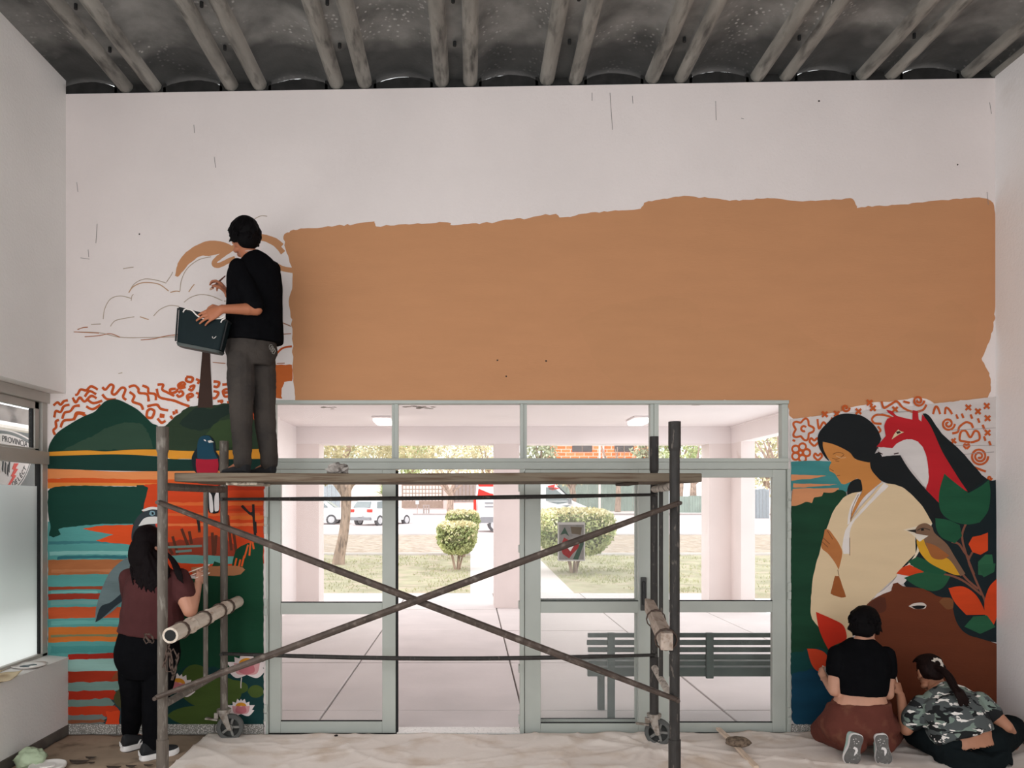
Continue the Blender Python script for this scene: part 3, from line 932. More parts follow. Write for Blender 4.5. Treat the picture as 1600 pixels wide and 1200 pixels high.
strokes('painted_lotus_stem', [[(378, 1058), (377, 1068), (377, 1075)]], 1.4, (220, 205, 200))
# lower left stripes
paint('painted_grey_ground', [(165, 1022), (262, 1015), (262, 1135), (150, 1135), (156, 1090)], (40, 58, 62), sm=False, ragged=1)
for (y0, y1, x1, c, r) in ((1021, 1031, 205, (158, 36, 22), 1), (1029, 1050, 205, (140, 176, 168), 1.2), (1048, 1068, 215, (152, 44, 20), 1.1), (1065, 1080, 195, (112, 140, 132), 1.6), (1079, 1094, 186, (166, 42, 20), 1.6), (1092, 1105, 180, (104, 126, 118), 1.7),
                           (1103, 1120, 188, (180, 54, 24), 1.4), (1116, 1126, 168, (108, 116, 112), 1.8), (1124, 1130, 166, (134, 78, 52), 1), (1129, 1136, 168, (108, 112, 108), 1)):
    paint('painted_stripe', [(107, y0 + 1), (150, y0), (x1 - 8, y0 - 1), (x1, (y0 + y1) / 2), (x1 - 6, y1 - 1), (150, y1), (107, y1 + 1)], c, sm=False, ragged=r, var=.14)
paint('painted_orange_upright', [(166, 1112), (188, 1110), (187, 1134), (164, 1135), (168, 1124)], (206, 64, 26), sm=False, ragged=1.3)
paint('painted_grey_shadow', [(190, 1064), (212, 1066), (215, 1134), (187, 1135), (190, 1112)], (52, 64, 70), sm=False, ragged=1.5)
paint('painted_brown_leaf', L5((380, 740), (420, 690), (490, 685), (500, 730)), (128, 64, 34))
paint('painted_olive_leaf', L5((395, 845), (420, 790), (490, 770), (500, 870), (440, 890)), (68, 66, 38))
# water bird
bd = paint('painted_water_bird', [(150, 972), (151, 950), (160, 920), (172, 895), (190, 877), (212, 866), (245, 860), (248, 930), (205, 925), (192, 940), (174, 957)], (98, 112, 114), var=.2)
paint('tail_feathers', [(150, 972), (158, 948), (175, 940), (198, 920), (200, 932), (180, 948), (160, 966)], (34, 44, 50), bd)
paint('bird_head', [(206, 840), (210, 818), (220, 803), (236, 795), (256, 795), (262, 830), (255, 860), (225, 862), (212, 855)], (48, 54, 58), bd)
paint('crest', [(222, 797), (236, 792), (250, 793), (250, 797), (238, 796), (226, 799)], (214, 206, 202), bd)
paint('cheek', [(217, 822), (226, 810), (240, 807), (250, 808), (250, 818), (232, 819)], (208, 204, 200), bd)
paint('eye', [(236, 798), (242, 799), (243, 804), (238, 806), (234, 803)], (120, 150, 160), bd)
paint('eye', [(237.5, 800), (241, 800.5), (241, 804), (238, 804)], (20, 22, 24), bd)
paint('beak', [(243, 819), (252, 815), (252, 823), (246, 824)], (206, 66, 50), bd)
# red-bellied bird on the platform line
b2 = paint('painted_red_bellied_bird', [(300, 718), (303, 708), (311, 695), (312, 687), (318, 681), (328, 681), (336, 690), (338, 705), (343, 714), (341, 732), (335, 741), (312, 741), (303, 733)], (18, 30, 36))
paint('blue_breast', [(309, 716), (309, 695), (313, 684), (320, 681), (328, 682), (333, 692), (335, 705), (341, 717), (325, 720)], (22, 62, 80), b2)
paint('red_belly', [(307, 717), (324, 718), (341, 717), (342, 730), (337, 741), (312, 742), (307, 730)], (166, 26, 48), b2)
paint('eye', [(319, 686.5), (322, 687.5), (323, 690), (319.5, 688.5)], (222, 214, 210), b2, sm=False)
paint('bill', [(325, 689), (330, 688), (335, 691), (327, 692)], (218, 210, 200), b2, sm=False)
paint('tail_outline', [(325, 757), (330, 766), (334, 770), (343, 757), (345, 766), (343, 797), (338, 802), (332, 802), (326, 796)], (22, 22, 24), b2)
paint('tail_feather', [(327, 768), (332, 776), (334, 798), (330, 801), (328, 794)], (212, 204, 202), b2)
paint('tail_feather', [(336, 776), (342, 764), (343, 794), (339, 799), (336, 797)], (212, 204, 202), b2)

# right panel
paint('painted_white_ground', [(1234, 655), (1558, 620), (1560, 760), (1234, 760)], (206, 196, 192), sm=False, ragged=.8)
ORR = (188, 86, 38)
def circ(cx, cy, r, a0=0, a1=360, n=14, ry=None): return [(cx + r * math.cos(math.radians(a0 + (a1 - a0) * i / n)), cy + (ry or r) * math.sin(math.radians(a0 + (a1 - a0) * i / n))) for i in range(n + 1)]
def spiral(cx, cy, r, turns, n=26): return [(cx + r * (1 - .85 * i / n) * math.cos(2 * math.pi * turns * i / n), cy + r * (1 - .85 * i / n) * math.sin(2 * math.pi * turns * i / n)) for i in range(n + 1)]
def lobes(cx, cy, r, k, amp): return [(cx + r * (1 + amp * math.cos(k * t * math.pi / 30)) * math.cos(t * math.pi / 30), cy + r * (1 + amp * math.cos(k * t * math.pi / 30)) * math.sin(t * math.pi / 30)) for t in range(0, 61, 2)]
SQ = [lobes(135, 285, 58, 5, .22), circ(140, 280, 16, 60, 330), circ(120, 430, 14)] + [circ(120 + 38 * math.cos(a * 1.257), 430 + 38 * math.sin(a * 1.257), 22) for a in range(5)]
def heart(cx, cy, s): return [(cx, cy + s), (cx - s, cy), (cx - s * .7, cy - s * .8), (cx, cy - s * .3), (cx + s * .7, cy - s * .8), (cx + s, cy), (cx, cy + s)]
SQ += [heart(205, 362, 28), heart(228, 455, 24), heart(1155, 390, 16), [(225, 220), (235, 280), (262, 240), (290, 262), (318, 210)], [(625, 110), (640, 150), (680, 130), (720, 110), (760, 150), (820, 175), (880, 165), (905, 130)],
       [(625, 250), (580, 245), (565, 220), (590, 195), (640, 195), (690, 210)], spiral(1040, 250, 42, 1.8), spiral(1235, 452, 56, 2.4), spiral(855, 105, 36, 1.6), spiral(400, 150, 26, 1.2), [(1065, 310), (1100, 300), (1110, 270), (1150, 240), (1185, 250)],
       [(945, 190), (960, 145), (975, 150), (990, 190)], [(1020, 190), (1025, 150), (1045, 160), (1065, 190)], [(1178, 365), (1140, 360), (1112, 350), (1120, 300), (1150, 295), (1178, 335), (1205, 295), (1230, 305), (1235, 345), (1200, 362), (1180, 365)],
       [(1200, 520), (1240, 535), (1275, 548)], [(1060, 345), (1090, 370)], [(1085, 340), (1062, 372)], [(600, 265), (618, 290), (605, 305)], [(70, 350), (85, 358)], [(760, 110), (800, 120)], spiral(1298, 588, 14, 1.2)]
for x, y in ((270, 190), (345, 188), (480, 172), (550, 118), (570, 152), (708, 160), (1165, 148), (1225, 172), (1280, 138), (1285, 215), (1285, 305)):
    s = 17
    SQ += [[(x - s, y - s), (x + s, y + s)], [(x + s, y - s * .9), (x - s, y + s)]]
for x, y in ((1095, 205), (1130, 200), (1185, 205), (1230, 230), (1190, 262), (1260, 270), (1268, 342), (1300, 372)):
    SQ.append([(x - 6, y - 14), (x + 5, y + 14)])
strokes('painted_doodles', [R1(*l) for l in SQ], 3.4, ORR)
strokes('sketched_grid', [R1((1080, 385), (1330, 385)), R1((1140, 440), (1325, 425)), R1((1050, 290), (1160, 285), (1335, 275)), R1((600, 190), (680, 180), (880, 170))], .8, (150, 140, 136))
paint('painted_sky_teal', R1((60, 485), (300, 484), (400, 540), (440, 640), (400, 680), (60, 665)), (62, 128, 128), sm=False, ragged=.8, var=.14)
for p in (((60, 566), (280, 575), (180, 592), (60, 605)), ((72, 622), (350, 627), (200, 642), (72, 648))):
    paint('painted_sky_streak', R1(*p), (208, 138, 94), sm=False, ragged=.8)
paint('painted_sky_peach', R1((70, 655), (360, 650), (330, 720), (150, 780), (60, 765)), (204, 138, 96), sm=False, ragged=.8)
paint('painted_bush', R1((60, 765), (110, 755), (150, 738), (190, 745), (205, 710), (250, 700), (262, 676), (320, 680), (350, 660), (400, 670), (410, 720)) + [(1330, 850), (1320, 1000), (1290, 1060), (1235, 1045)], (22, 60, 40), sm=False, ragged=1, var=.16)
paint('painted_teal_shade', [(1235, 1020), (1280, 1010), (1330, 1040), (1330, 1100), (1236, 1090)], (16, 64, 62), sm=False, ragged=3)
paint('painted_blue_foot', [(1236, 1052), (1290, 1042), (1350, 1050), (1350, 1131), (1242, 1132), (1236, 1118)], (15, 60, 82), sm=False, ragged=2.2, var=.14)
paint('painted_dark_field', [(1455, 720), (1500, 715), (1540, 748), (1554, 750), (1556, 900), (1556, 1003), (1480, 990), (1420, 925), (1400, 890), (1440, 820)], (20, 32, 36), sm=False)
hair = paint('painted_woman', R1((550, 465), (600, 430), (740, 445), (800, 540), (900, 660), (980, 750), (1010, 840), (940, 875), (880, 775), (780, 665), (630, 610), (560, 545)), (22, 25, 27), sm=False)
paint('diagonal_hair', R1((880, 186), (920, 200), (1000, 310), (1100, 400), (1200, 510), (1272, 598), (1160, 685), (1090, 600), (1000, 420), (930, 280)), (22, 27, 29), hair, sm=False, ragged=.6)
paint('nape_hair', R1((412, 650), (440, 605), (490, 590), (505, 660), (450, 690), (412, 705)), (24, 27, 28), hair)
paint('dress', [(1377, 755), (1397, 757), (1415, 766), (1440, 792), (1455, 818), (1443, 822), (1428, 832), (1429, 865), (1410, 884), (1402, 897), (1369, 928), (1351, 947), (1335, 970), (1330, 1000), (1319, 1002), (1316, 980), (1277, 979), (1266, 962), (1266, 933), (1270, 897), (1280, 860), (1291, 825), (1302, 797), (1320, 775), (1344, 768), (1333, 800), (1327, 815), (1345, 790)], (216, 190, 154), hair, sm=False, ragged=.7, var=.03)
paint('sleeve_highlight', R1((745, 1170), (830, 1070), (845, 980), (800, 930), (760, 910), (880, 880), (940, 870), (900, 960), (850, 1060), (800, 1130)), (222, 206, 184), hair)
paint('unpainted_patch', R2((500, 245), (560, 180), (640, 120), (690, 50), (745, 5), (800, 40), (735, 90), (700, 130), (640, 165), (560, 200)), (214, 202, 196), hair, ragged=1.5)
paint('face', R1((250, 362), (330, 378), (420, 425), (462, 472), (550, 478), (562, 540), (625, 612), (560, 665), (500, 725), (430, 850), (425, 780), (500, 680), (495, 600), (470, 590), (400, 625), (372, 622), (345, 580), (330, 560), (300, 545), (297, 520), (312, 490), (270, 435), (253, 395)), (192, 126, 66), hair, sm=False)
strokes('features', [R1((320, 440), (350, 428), (385, 435)), R1((315, 465), (345, 470), (375, 455), (390, 440)), R1((335, 480), (360, 485)), R1((345, 575), (365, 570)), R1((300, 530), (325, 545))], 1, (120, 76, 40), hair)
strokes('features', [R1((340, 450), (370, 462), (400, 460))], .8, (210, 170, 130), hair)
paint('hair', R1((225, 340), (240, 295), (290, 240), (330, 205), (380, 188), (440, 188), (500, 200), (560, 240), (600, 290), (622, 345), (605, 385), (590, 420), (560, 470), (548, 492), (462, 470), (420, 425), (330, 380), (257, 362), (262, 410), (300, 485), (272, 460), (236, 400)), (22, 25, 27), hair, sm=False)
paint('collar', R1((640, 618), (668, 638), (520, 785), (432, 900), (425, 1060), (385, 1060), (380, 1000), (412, 890), (555, 720)), (222, 212, 206), hair, sm=False, ragged=.6)
paint('collar', R1((472, 683), (497, 673), (440, 800), (425, 870), (410, 880), (425, 780)), (222, 212, 206), hair, sm=False, ragged=.5)
strokes('collar_line', [R1((480, 690), (440, 780), (432, 860)), R1((425, 960), (425, 1070)), R1((350, 1160), (358, 1198))], 1, (120, 90, 70), hair)
paint('hand', R1((270, 908), (296, 912), (330, 955), (362, 1005), (378, 1060), (356, 1160), (330, 1112), (290, 1060), (248, 1020), (262, 950)), (176, 110, 62), hair)
strokes('fingers', [R1((258, 960), (300, 1000)), R1((252, 985), (290, 1020)), R1((285, 915), (318, 970))], 1, (110, 64, 40), hair)
paint('lower_hand', R2((312, 75), (338, 75), (352, 120), (376, 195), (340, 198), (286, 178), (300, 120)), (150, 84, 42), hair, sm=False, ragged=.7)
fox = paint('painted_fox', R1((592, 392), (650, 325), (641, 262), (660, 217), (700, 204), (668, 182), (652, 163), (690, 172), (715, 198), (760, 212), (815, 224), (818, 165), (850, 170), (855, 222), (872, 236), (876, 190), (930, 265), (1000, 420), (1060, 520), (1110, 600), (1160, 672), (1080, 640), (1010, 760), (980, 742), (900, 660), (915, 560), (900, 440), (850, 360), (780, 345), (720, 380), (680, 405)), (180, 30, 38), sm=False)
paint('white_chest', R1((600, 396), (690, 402), (730, 366), (800, 345), (860, 372), (900, 450), (918, 580), (902, 652), (830, 560), (742, 445), (660, 450), (628, 455)), (208, 200, 197), fox, sm=False, ragged=.9)
paint('eye', R1((686, 348), (705, 310), (728, 285), (742, 296), (764, 302), (730, 318)), (216, 196, 160), fox, sm=False)
paint('eye', R1((712, 300), (735, 295), (745, 305), (722, 314)), (60, 40, 36), fox, sm=False)
strokes('nose_marks', [R1((588, 398), (604, 402)), R1((600, 425), (630, 440)), R1((700, 438), (730, 432))], 1.6, (60, 36, 36), fox)
LG, LR = (28, 80, 54), (202, 66, 26)
stem = strokes('painted_branch', [R1((1150, 870), (1125, 950), (1150, 1060), (1200, 1190)), R1((1060, 985), (1105, 1000), (1140, 1050), (1165, 1080)), R1((1190, 1050), (1165, 1100), (1175, 1130)), R2((1095, 0), (1140, 110), (1185, 210), (1190, 260)), R2((800, 55), (930, 60), (1050, 95), (1170, 185)), R2((1010, 0), (1080, 90), (1150, 150))], 3.2, (122, 76, 60))
for c, p in ((LG, R1((1015, 560), (1060, 600), (1165, 682), (1240, 640), (1292, 598), (1302, 680), (1288, 790), (1235, 865), (1150, 878), (1050, 850), (990, 790), (982, 680))), (LG, R1((958, 838), (1040, 850), (1110, 880), (1125, 950), (1080, 995), (1000, 960), (965, 905))),
             (LR, R1((1286, 928), (1286, 1040), (1240, 1067), (1190, 1050), (1165, 1000), (1190, 955), (1240, 945))), ((44, 96, 66), R1((1225, 1110), (1270, 1065), (1312, 1065), (1322, 1130), (1275, 1200), (1225, 1190))),
             (LG, R1((788, 1110), (845, 1078), (950, 1120), (1045, 1160), (1000, 1200), (880, 1180))), (LR, R2((670, 60), (705, 25), (748, 8), (832, 50), (765, 75))), ((34, 84, 56), R2((715, 85), (830, 52), (987, 75), (945, 140), (880, 162), (790, 135))),
             (LR, R2((975, 145), (1060, 135), (1140, 190), (1197, 300), (1080, 302), (1010, 225))), (LR, R2((1256, 92), (1263, 280), (1230, 380), (1195, 320), (1185, 230), (1212, 140))), ((38, 88, 60), R2((1068, 370), (1120, 310), (1200, 303), (1250, 372), (1160, 412))),
             ((40, 90, 62), R2((1145, 10), (1250, 0), (1242, 50), (1180, 82)))):
    paint('painted_leaf', p, c, sm=False, var=.12)
kb = paint('painted_songbird', R1((835, 905), (860, 878), (900, 870), (938, 893), (955, 932), (1030, 1000), (1080, 1080), (1145, 1185), (1115, 1200), (1040, 1110), (940, 1080), (895, 1000), (870, 950), (832, 930)), (122, 92, 72))
paint('yellow_belly', R1((842, 965), (880, 955), (905, 1020), (950, 1080), (1040, 1092), (1112, 1195), (1060, 1185), (930, 1122), (870, 1062), (845, 1005)), (206, 152, 40), kb)
paint('wing', R1((898, 990), (960, 1010), (1045, 1072), (1000, 1096), (935, 1080)), (154, 92, 50), kb)
paint('throat', R1((833, 935), (915, 948), (890, 965), (860, 985), (840, 965)), (214, 204, 192), kb)
paint('beak', R1((778, 915), (838, 908), (838, 930)), (40, 36, 34), kb, sm=False)
paint('eye', R1((868, 905), (885, 902), (888, 915), (870, 918)), (26, 24, 22), kb)
strokes('eye_stripe', [R1((845, 915), (880, 900), (925, 912))], 1.4, (70, 56, 46), kb)
bear = paint('painted_brown_bear', R2((488, 255), (560, 196), (640, 160), (650, 120), (680, 112), (720, 135), (830, 150), (920, 195), (985, 200), (1000, 262), (1022, 345), (1080, 412), (1180, 445), (1260, 470), (1268, 540), (1276, 600), (1280, 860), (1100, 945), (640, 950), (560, 905), (480, 600), (440, 400)), (102, 50, 28), sm=False, ragged=.6, var=.05)
paint('ear', R2((920, 225), (948, 200), (1000, 212), (1002, 262), (965, 268)), (116, 72, 42), bear)
paint('brow_shade', R2((500, 250), (560, 200), (605, 200), (610, 270), (560, 290)), (84, 42, 28), bear)
paint('eye', R2((742, 250), (775, 233), (825, 230), (846, 245), (835, 264), (780, 266)), (214, 200, 190), bear)
paint('eye', R2((756, 252), (795, 246), (842, 248), (825, 264), (785, 266)), (18, 18, 20), bear)
paint('painted_leaf', R2((200, 283), (290, 322), (358, 360), (380, 420), (375, 452), (300, 482), (275, 507), (240, 440), (215, 370)), (192, 46, 26), sm=False)
paint('painted_leaf', R2((148, 498), (220, 505), (265, 540), (262, 620), (215, 632), (175, 590)), (198, 64, 34))

# ------------------------------------------------------------------ porch
KX = .9
def gz(Y):
    pts = ((-10, -.02), (15, -.02), (45, .5), (58, 1.2), (62, 1.4), (120, 1.8))
    for (a, b), (c, d) in zip(pts, pts[1:]):
        if Y <= c: return b + (d - b) * (Y - a) / (c - a)
    return pts[-1][1]
PY = 12.67
pf = thing('porch_floor', None, None, (.8, 9, -.02), kind='structure')
xs = [-3.1, -1.2, .43, 2.1, 3.75, 4.7]
ys = [YW + .12, 6.38, 8.3, 10.4, 12.5, 14.8]
for i in range(len(xs) - 1):
    for j in range(len(ys) - 1):
        bm = NB(); dz = random.uniform(-.003, .003)
        box(bm, (xs[i] + .008, ys[j] + .008, -.14), (xs[i + 1] - .008, ys[j + 1] - .008, -.02 + dz))
        obj('slab', bm, m_conc, pf, bevel=.006)
bm = NB(); box(bm, (-3.1, YW + .12, -.2), (4.7, 14.8, -.045))
obj('slab_bed', bm, mat('joint_dirt', (120, 112, 108), .9, .2, 4), pf)
bm = NB(); box(bm, (-3.1, YW + .18, 2.97), (4.52, 13.1, 3.15)); obj('porch_ceiling', bm, m_porch, kind='structure')
bm = NB(); box(bm, (-3.1, PY, 2.69), (4.52, 13.1, 2.969)); obj('porch_beam', bm, m_porch, kind='structure')
bm = NB(); box(bm, (4.30, YW + .18, 2.69), (4.52, PY, 2.969)); obj('porch_side_beam', bm, m_porch, kind='structure')
bm = NB(); box(bm, (-3.1, YW + .18, -.03), (-2.87, 13.1, 2.969)); obj('porch_left_wall', bm, m_porch, kind='structure')
bm = NB(); box(bm, (-2.87, 10.9, -.02), (-2.80, 11.3, 2.969)); obj('porch_pilaster', bm, m_porch, kind='structure')
m_col = mat('column_paint', (216, 205, 202), .8, .05, 1.6, k=.84, rgb2=(196, 180, 173), thr=(.66, .8))
bm = NB(); box(bm, (-2.87, PY, -.02), (-2.50, 13.1, 2.69)); obj('porch_column_corner', bm, m_col, kind='structure')
bm = NB(); box(bm, (.39, PY, -.02), (.81, 13.1, 2.69)); obj('porch_column_middle', bm, m_col, kind='structure')
bm = NB()
prism(bm, [V((x, y, -.02)) for x, y in ((3.94, PY), (4.30, PY), (4.30, 12.2), (4.52, 12.2), (4.52, 13.1), (3.94, 13.1))], (0, 0, 2.71))
obj('porch_column_angle', bm, m_col, kind='structure')
# crown strip between porch ceiling and beams
bm = NB(); box(bm, (-2.87, PY - .02, 2.945), (4.3, PY, 2.969)); box(bm, (4.28, YW + .2, 2.945), (4.3, PY - .02, 2.969)); obj('trim_4', bm, m_porch, kind='structure')
m_lamp = bpy.data.materials.new('lamp_diffuser_glow')
m_lamp.use_nodes = True
m_lamp.node_tree.nodes['Principled BSDF'].inputs['Emission Color'].default_value = (1, .99, .97, 1)
m_lamp.node_tree.nodes['Principled BSDF'].inputs['Emission Strength'].default_value = 2.2
for px, lab in ((599, 'lit ceiling lamp of the porch above the parked hatchback'), (999, 'lit ceiling lamp of the porch above the orange brick house')):
    q = P(px, 653, 11.4)
    lp = thing('ceiling_lamp', lab, 'lamp', (q.x, q.y, 2.97), group='porch ceiling lamps')
    bm = NB(); box(bm, (q.x - .14, q.y - .3, 2.94), (q.x + .14, q.y + .3, 2.969)); obj('lamp_base', bm, m_porch, lp, bevel=.01)
    bm = NB(); box(bm, (q.x - .12, q.y - .28, 2.885), (q.x + .12, q.y + .28, 2.94)); obj('diffuser', bm, m_lamp, lp, bevel=.02)
    area('porch_lamp_light', (q.x, q.y, 2.86), (0, 0, 0), .25, .5, 26)
bm = NB()
for px, py, n in ((510, 637, 6), (645, 636, 9), (665, 637, 9), (1082, 631, 9)):
    for k in range(n):
        Y = 1.28 * FPX / (CY - py) + random.uniform(-.12, .12)
        x = (px - CX + random.uniform(-14, 14)) * Y / FPX
        prism(bm, [V((x + random.uniform(.02, .05) * math.cos(a), Y + random.uniform(.02, .05) * math.sin(a), 2.9695)) for a in (0, 1.2, 2.5, 3.8, 5)], (0, 0, -.003))
obj('peeling_paint', bm, mat('peeling_grey', (140, 128, 118), .9, .2), kind='stuff')

# garden bench on the porch
m_bench = mat('bench_green_grey', (72, 80, 76), .6, .2, 9, k=.8)
BY = 5.98
bn = thing('bench', 'dark green slatted bench standing on the porch behind the glass door', 'bench', (2.2, BY + .2, -.02))
bx0, bx1 = (920 - CX) * BY / FPX, 2.72
for y0, y1 in ((990, 997), (1001, 1009), (1012.5, 1020), (1023.5, 1031), (1034, 1041), (1044, 1058)):
    z0, z1 = EYE + (CY - y1) * BY / FPX, EYE + (CY - y0) * BY / FPX
    bm = NB(); box(bm, (bx0 + random.uniform(-.01, .01), BY + .02, z0), (bx1, BY + .045, z1)); obj('back_slat', bm, m_bench, bn, bevel=.004)
for k in range(4):
    bm = NB(); box(bm, (bx0, BY + .07 + k * .1, .38), (bx1, BY + .155 + k * .1, .41)); obj('seat_slat', bm, m_bench, bn, bevel=.004)
for px in (955, 1109, 1262):
    x = (px - CX) * BY / FPX
    bm = NB(); box(bm, (x - .028, BY - .012, -.02 if px != 1109 else .335), (x + .028, BY + .02, .69)); obj('back_post', bm, m_bench, bn, bevel=.004)
    bm = NB(); box(bm, (x - .03, BY + .06, .352), (x + .03, BY + .48, .38)); obj('seat_bearer', bm, m_bench, bn, bevel=.004)
    if px != 1109:
        bm = NB(); box(bm, (x - .035, BY + .4, -.02), (x + .02, BY + .45, .352)); obj('front_leg', bm, m_bench, bn, bevel=.004)

# ------------------------------------------------------------------ garden, street, houses
m_soil = mat('leaf_litter_soil', (180, 164, 150), .95, .22, 2.5, k=KX, rgb2=(160, 142, 124), thr=(.5, .6))
m_grassg = mat('thin_lawn', (166, 160, 134), .95, .2, 1.6, k=KX, rgb2=(180, 166, 146), thr=(.5, .62))
m_road = mat('pale_road', (214, 200, 198), .85, .05, .5, k=KX)
m_path = mat('path_concrete', (218, 206, 203), .85, .05, .8, k=KX)
def strip(name, x0, x1, y0, y1, m, dz=0, n=1, th=.1):
    bm = NB()
    for k in range(n):
        a, b = y0 + (y1 - y0) * k / n, y0 + (y1 - y0) * (k + 1) / n
        for v in box(bm, (x0, a, 0), (x1, b, th)):
            v.co.z += gz(v.co.y) + dz - th
    return obj(name, bm, m, kind='structure')
strip('ground_lawn_left', -30, 0, 14.8, 23.6, m_grassg, -.005)
strip('ground_lawn_right', 2.0, 40, 14.8, 23.6, m_grassg, -.005)
strip('garden_path', 0, 2.0, 14.8, 34.6, m_path, .0)
strip('ground_verge_left', -30, 0, 23.75, 34.6, m_soil)
strip('ground_verge_right', 2.0, 40, 23.75, 34.6, m_soil)
strip('kerb_garden_left', -30, 0, 23.6, 23.75, m_conc, .06)
strip('kerb_garden_right', 2.0, 40, 23.6, 23.75, m_conc, .06)
strip('road', -60, 80, 34.6, 53, m_road, 0, 3)
strip('kerb_street_near', -60, 80, 34.4, 34.62, m_conc, .05)
strip('kerb_street_far', -60, 80, 53, 53.2, mat('kerb_grey', (170, 160, 158), .9, .1, k=KX), .12)
strip('sidewalk_far', -60, 80, 53.2, 135, m_path, .02, 6)

def leaf_quads(n, centre, rad, size, squash=1, keep=None, shell=.45, droop=0):
    """leaves scattered through an ellipsoidal crown, as one mesh of small folded leaves"""
    vs, fs = [], []
    c = V(centre); r = V(rad)
    k = 0
    while k < n:
        d = V((random.gauss(0, 1), random.gauss(0, 1), random.gauss(0, 1))).normalized()
        t = random.uniform(shell, 1) ** .6
        lump = 1 + .28 * noise.noise(d * 2.3 + c)
        p = c + V((d.x * r.x, d.y * r.y, d.z * r.z)) * (t * lump)
        k += 1
        if keep and not keep(p): continue
        s = size * random.uniform(.6, 1.35)
        a = V((random.gauss(0, 1), random.gauss(0, 1), random.gauss(0, 1) - droop)).normalized()
        b = a.cross(V((random.gauss(0, 1), random.gauss(0, 1), random.gauss(0, 1)))).normalized()
        q = len(vs)
        vs += [p - a * s, p + b * s * .45 + a.cross(b) * s * .1, p + a * s, p - b * s * .45 + a.cross(b) * s * .1]
        fs += [(q, q + 1, q + 2), (q, q + 2, q + 3)]
    return vs, fs
def leaves_obj(name, sets, m, parent, kind=None):
    vs, fs = [], []
    for v, f in sets:
        b = len(vs)
        vs += v
        fs += [tuple(i + b for i in t) for t in f]
    me = bpy.data.meshes.new(name)
    me.from_pydata(vs, [], fs)
    return link(name, me, m, parent, kind=kind)
def leafmat(name, a, b):
    m = mat(name, a, .8, .3, 1.4, k=.72, rgb2=b, thr=(.4, .6))
    return m
m_bark = mat('pale_bark', (168, 146, 132), .95, .25, 9, k=.85, bump=.6, stretch=(1, 1, .25), rgb2=(120, 104, 94), thr=(.5, .65))

# tree just outside the porch
T = P(529, 880, 20.7)
tr = thing('tree', 'pale barked tree forking on the lawn in front of the parked cars', 'tree', (T.x, T.y, gz(20.7)))
def tp(px, py, Y=20.7): return P(px, py, Y)
bm = NB()
path(bm, [tp(528, 888), tp(530, 870), tp(536, 840), tp(540, 810), tp(541, 780), tp(540, 762)], .14, 12, [.19, .16, .14, .13, .14, .15])
path(bm, [tp(541, 768), tp(548, 756), tp(565, 745), tp(600, 737, 20.2), tp(640, 728, 20)], .08, 10, [.13, .1, .08, .06, .04])
path(bm, [tp(540, 768), tp(533, 752), tp(535, 725), tp(545, 700), tp(550, 660)], .09, 10, [.12, .1, .09, .08, .06])
path(bm, [tp(538, 772), tp(527, 760), tp(515, 745, 20.9), tp(500, 735, 21.2), tp(480, 715, 21.4)], .07, 10, [.1, .07, .06, .05, .04])
path(bm, [tp(580, 742, 20.4), tp(590, 752, 20.2), tp(598, 760, 20.1)], .03, 6, [.035, .025, .015])
path(bm, [tp(575, 744), tp(580, 728), tp(590, 712)], .03, 6, [.04, .03, .02])
me = fused(bm, .03, 3)
link('trunk', me, m_bark, tr)
lm = leafmat('pale_dry_leaves', (206, 194, 160), (168, 160, 128))
leaves_obj('crown', [leaf_quads(1500, P(560, 690, 20.5), (1.7, 1.2, .55), .06), leaf_quads(900, P(640, 700, 20.2), (.9, .9, .45), .06), leaf_quads(500, P(508, 748, 21), (.25, .3, .18), .06), leaf_quads(500, P(505, 710, 21), (.7, .6, .4), .06)], lm, tr)

def far_tree(px, py, Y, rx, rz, ms, label, n=1400, size=.22, trunk=True, droop=0, name='tree', tw=.22):
    c = P(px, py, Y)
    t = thing(name, label, 'tree', (c.x, Y, gz(Y)), group='trees along the street')
    bm = NB()
    b = V((c.x, Y, gz(Y) - .1))
    path(bm, [b, b + (c - b) * .4 + V((.15, 0, 0)), c], tw, 8, [tw * 1.2, tw, tw * .5])
    for k in range(5):
        a = k * 1.256 + px
        path(bm, [b + (c - b) * (.45 + .06 * k), c + V((math.cos(a) * rx * .5, math.sin(a) * rx * .3, rz * .2)), c + V((math.cos(a) * rx * .85, math.sin(a) * rx * .6, rz * .5))], .08, 5, [tw * .5, tw * .3, tw * .12])
    obj('trunk', bm, m_bark, t)
    leaves_obj('crown', [leaf_quads(n, c, (rx, rx * .8, rz), size, shell=.2, droop=droop)], ms, t)
m_l1 = leafmat('leaves_pale_olive', (206, 200, 172), (166, 164, 130))
m_l2 = leafmat('leaves_grey_green', (188, 188, 164), (140, 146, 118))
m_l3 = leafmat('leaves_fresh_green', (186, 192, 148), (146, 158, 112))
far_tree(525, 700, 80, 4.6, 3.4, m_l2, 'grey green tree beyond the left parked car', 1800)
far_tree(592, 705, 92, 4.8, 3.7, m_l1, 'pale tree behind the white hatchback and its palm', 1600)
far_tree(640, 716, 75, 2.0, 2.6, m_l3, 'fresh green tree left of the garage house roof', 900)
far_tree(700, 712, 104, 6.6, 3.4, m_l1, 'broad pale tree above the garage house roof', 2600)
far_tree(762, 712, 86, 3.6, 2.9, m_l1, 'pale tree behind the middle porch column', 1200)
far_tree(846, 706, 64, 1.6, 2.8, m_l2, 'grey tree left of the orange brick house', 900)
far_tree(1012, 704, 60, 1.3, 2.6, m_l2, 'thin grey tree right of the orange brick house', 700)
far_tree(1062, 702, 72, 3.0, 2.8, m_l3, 'green tree left of the angled porch column', 1400)
far_tree(1196, 712, 60, 2.6, 3.4, m_l1, 'pale tree above the light blue fence', 1300)
far_tree(1262, 705, 68, 2.8, 3.0, m_l2, 'grey tree at the right end of the street view', 900)
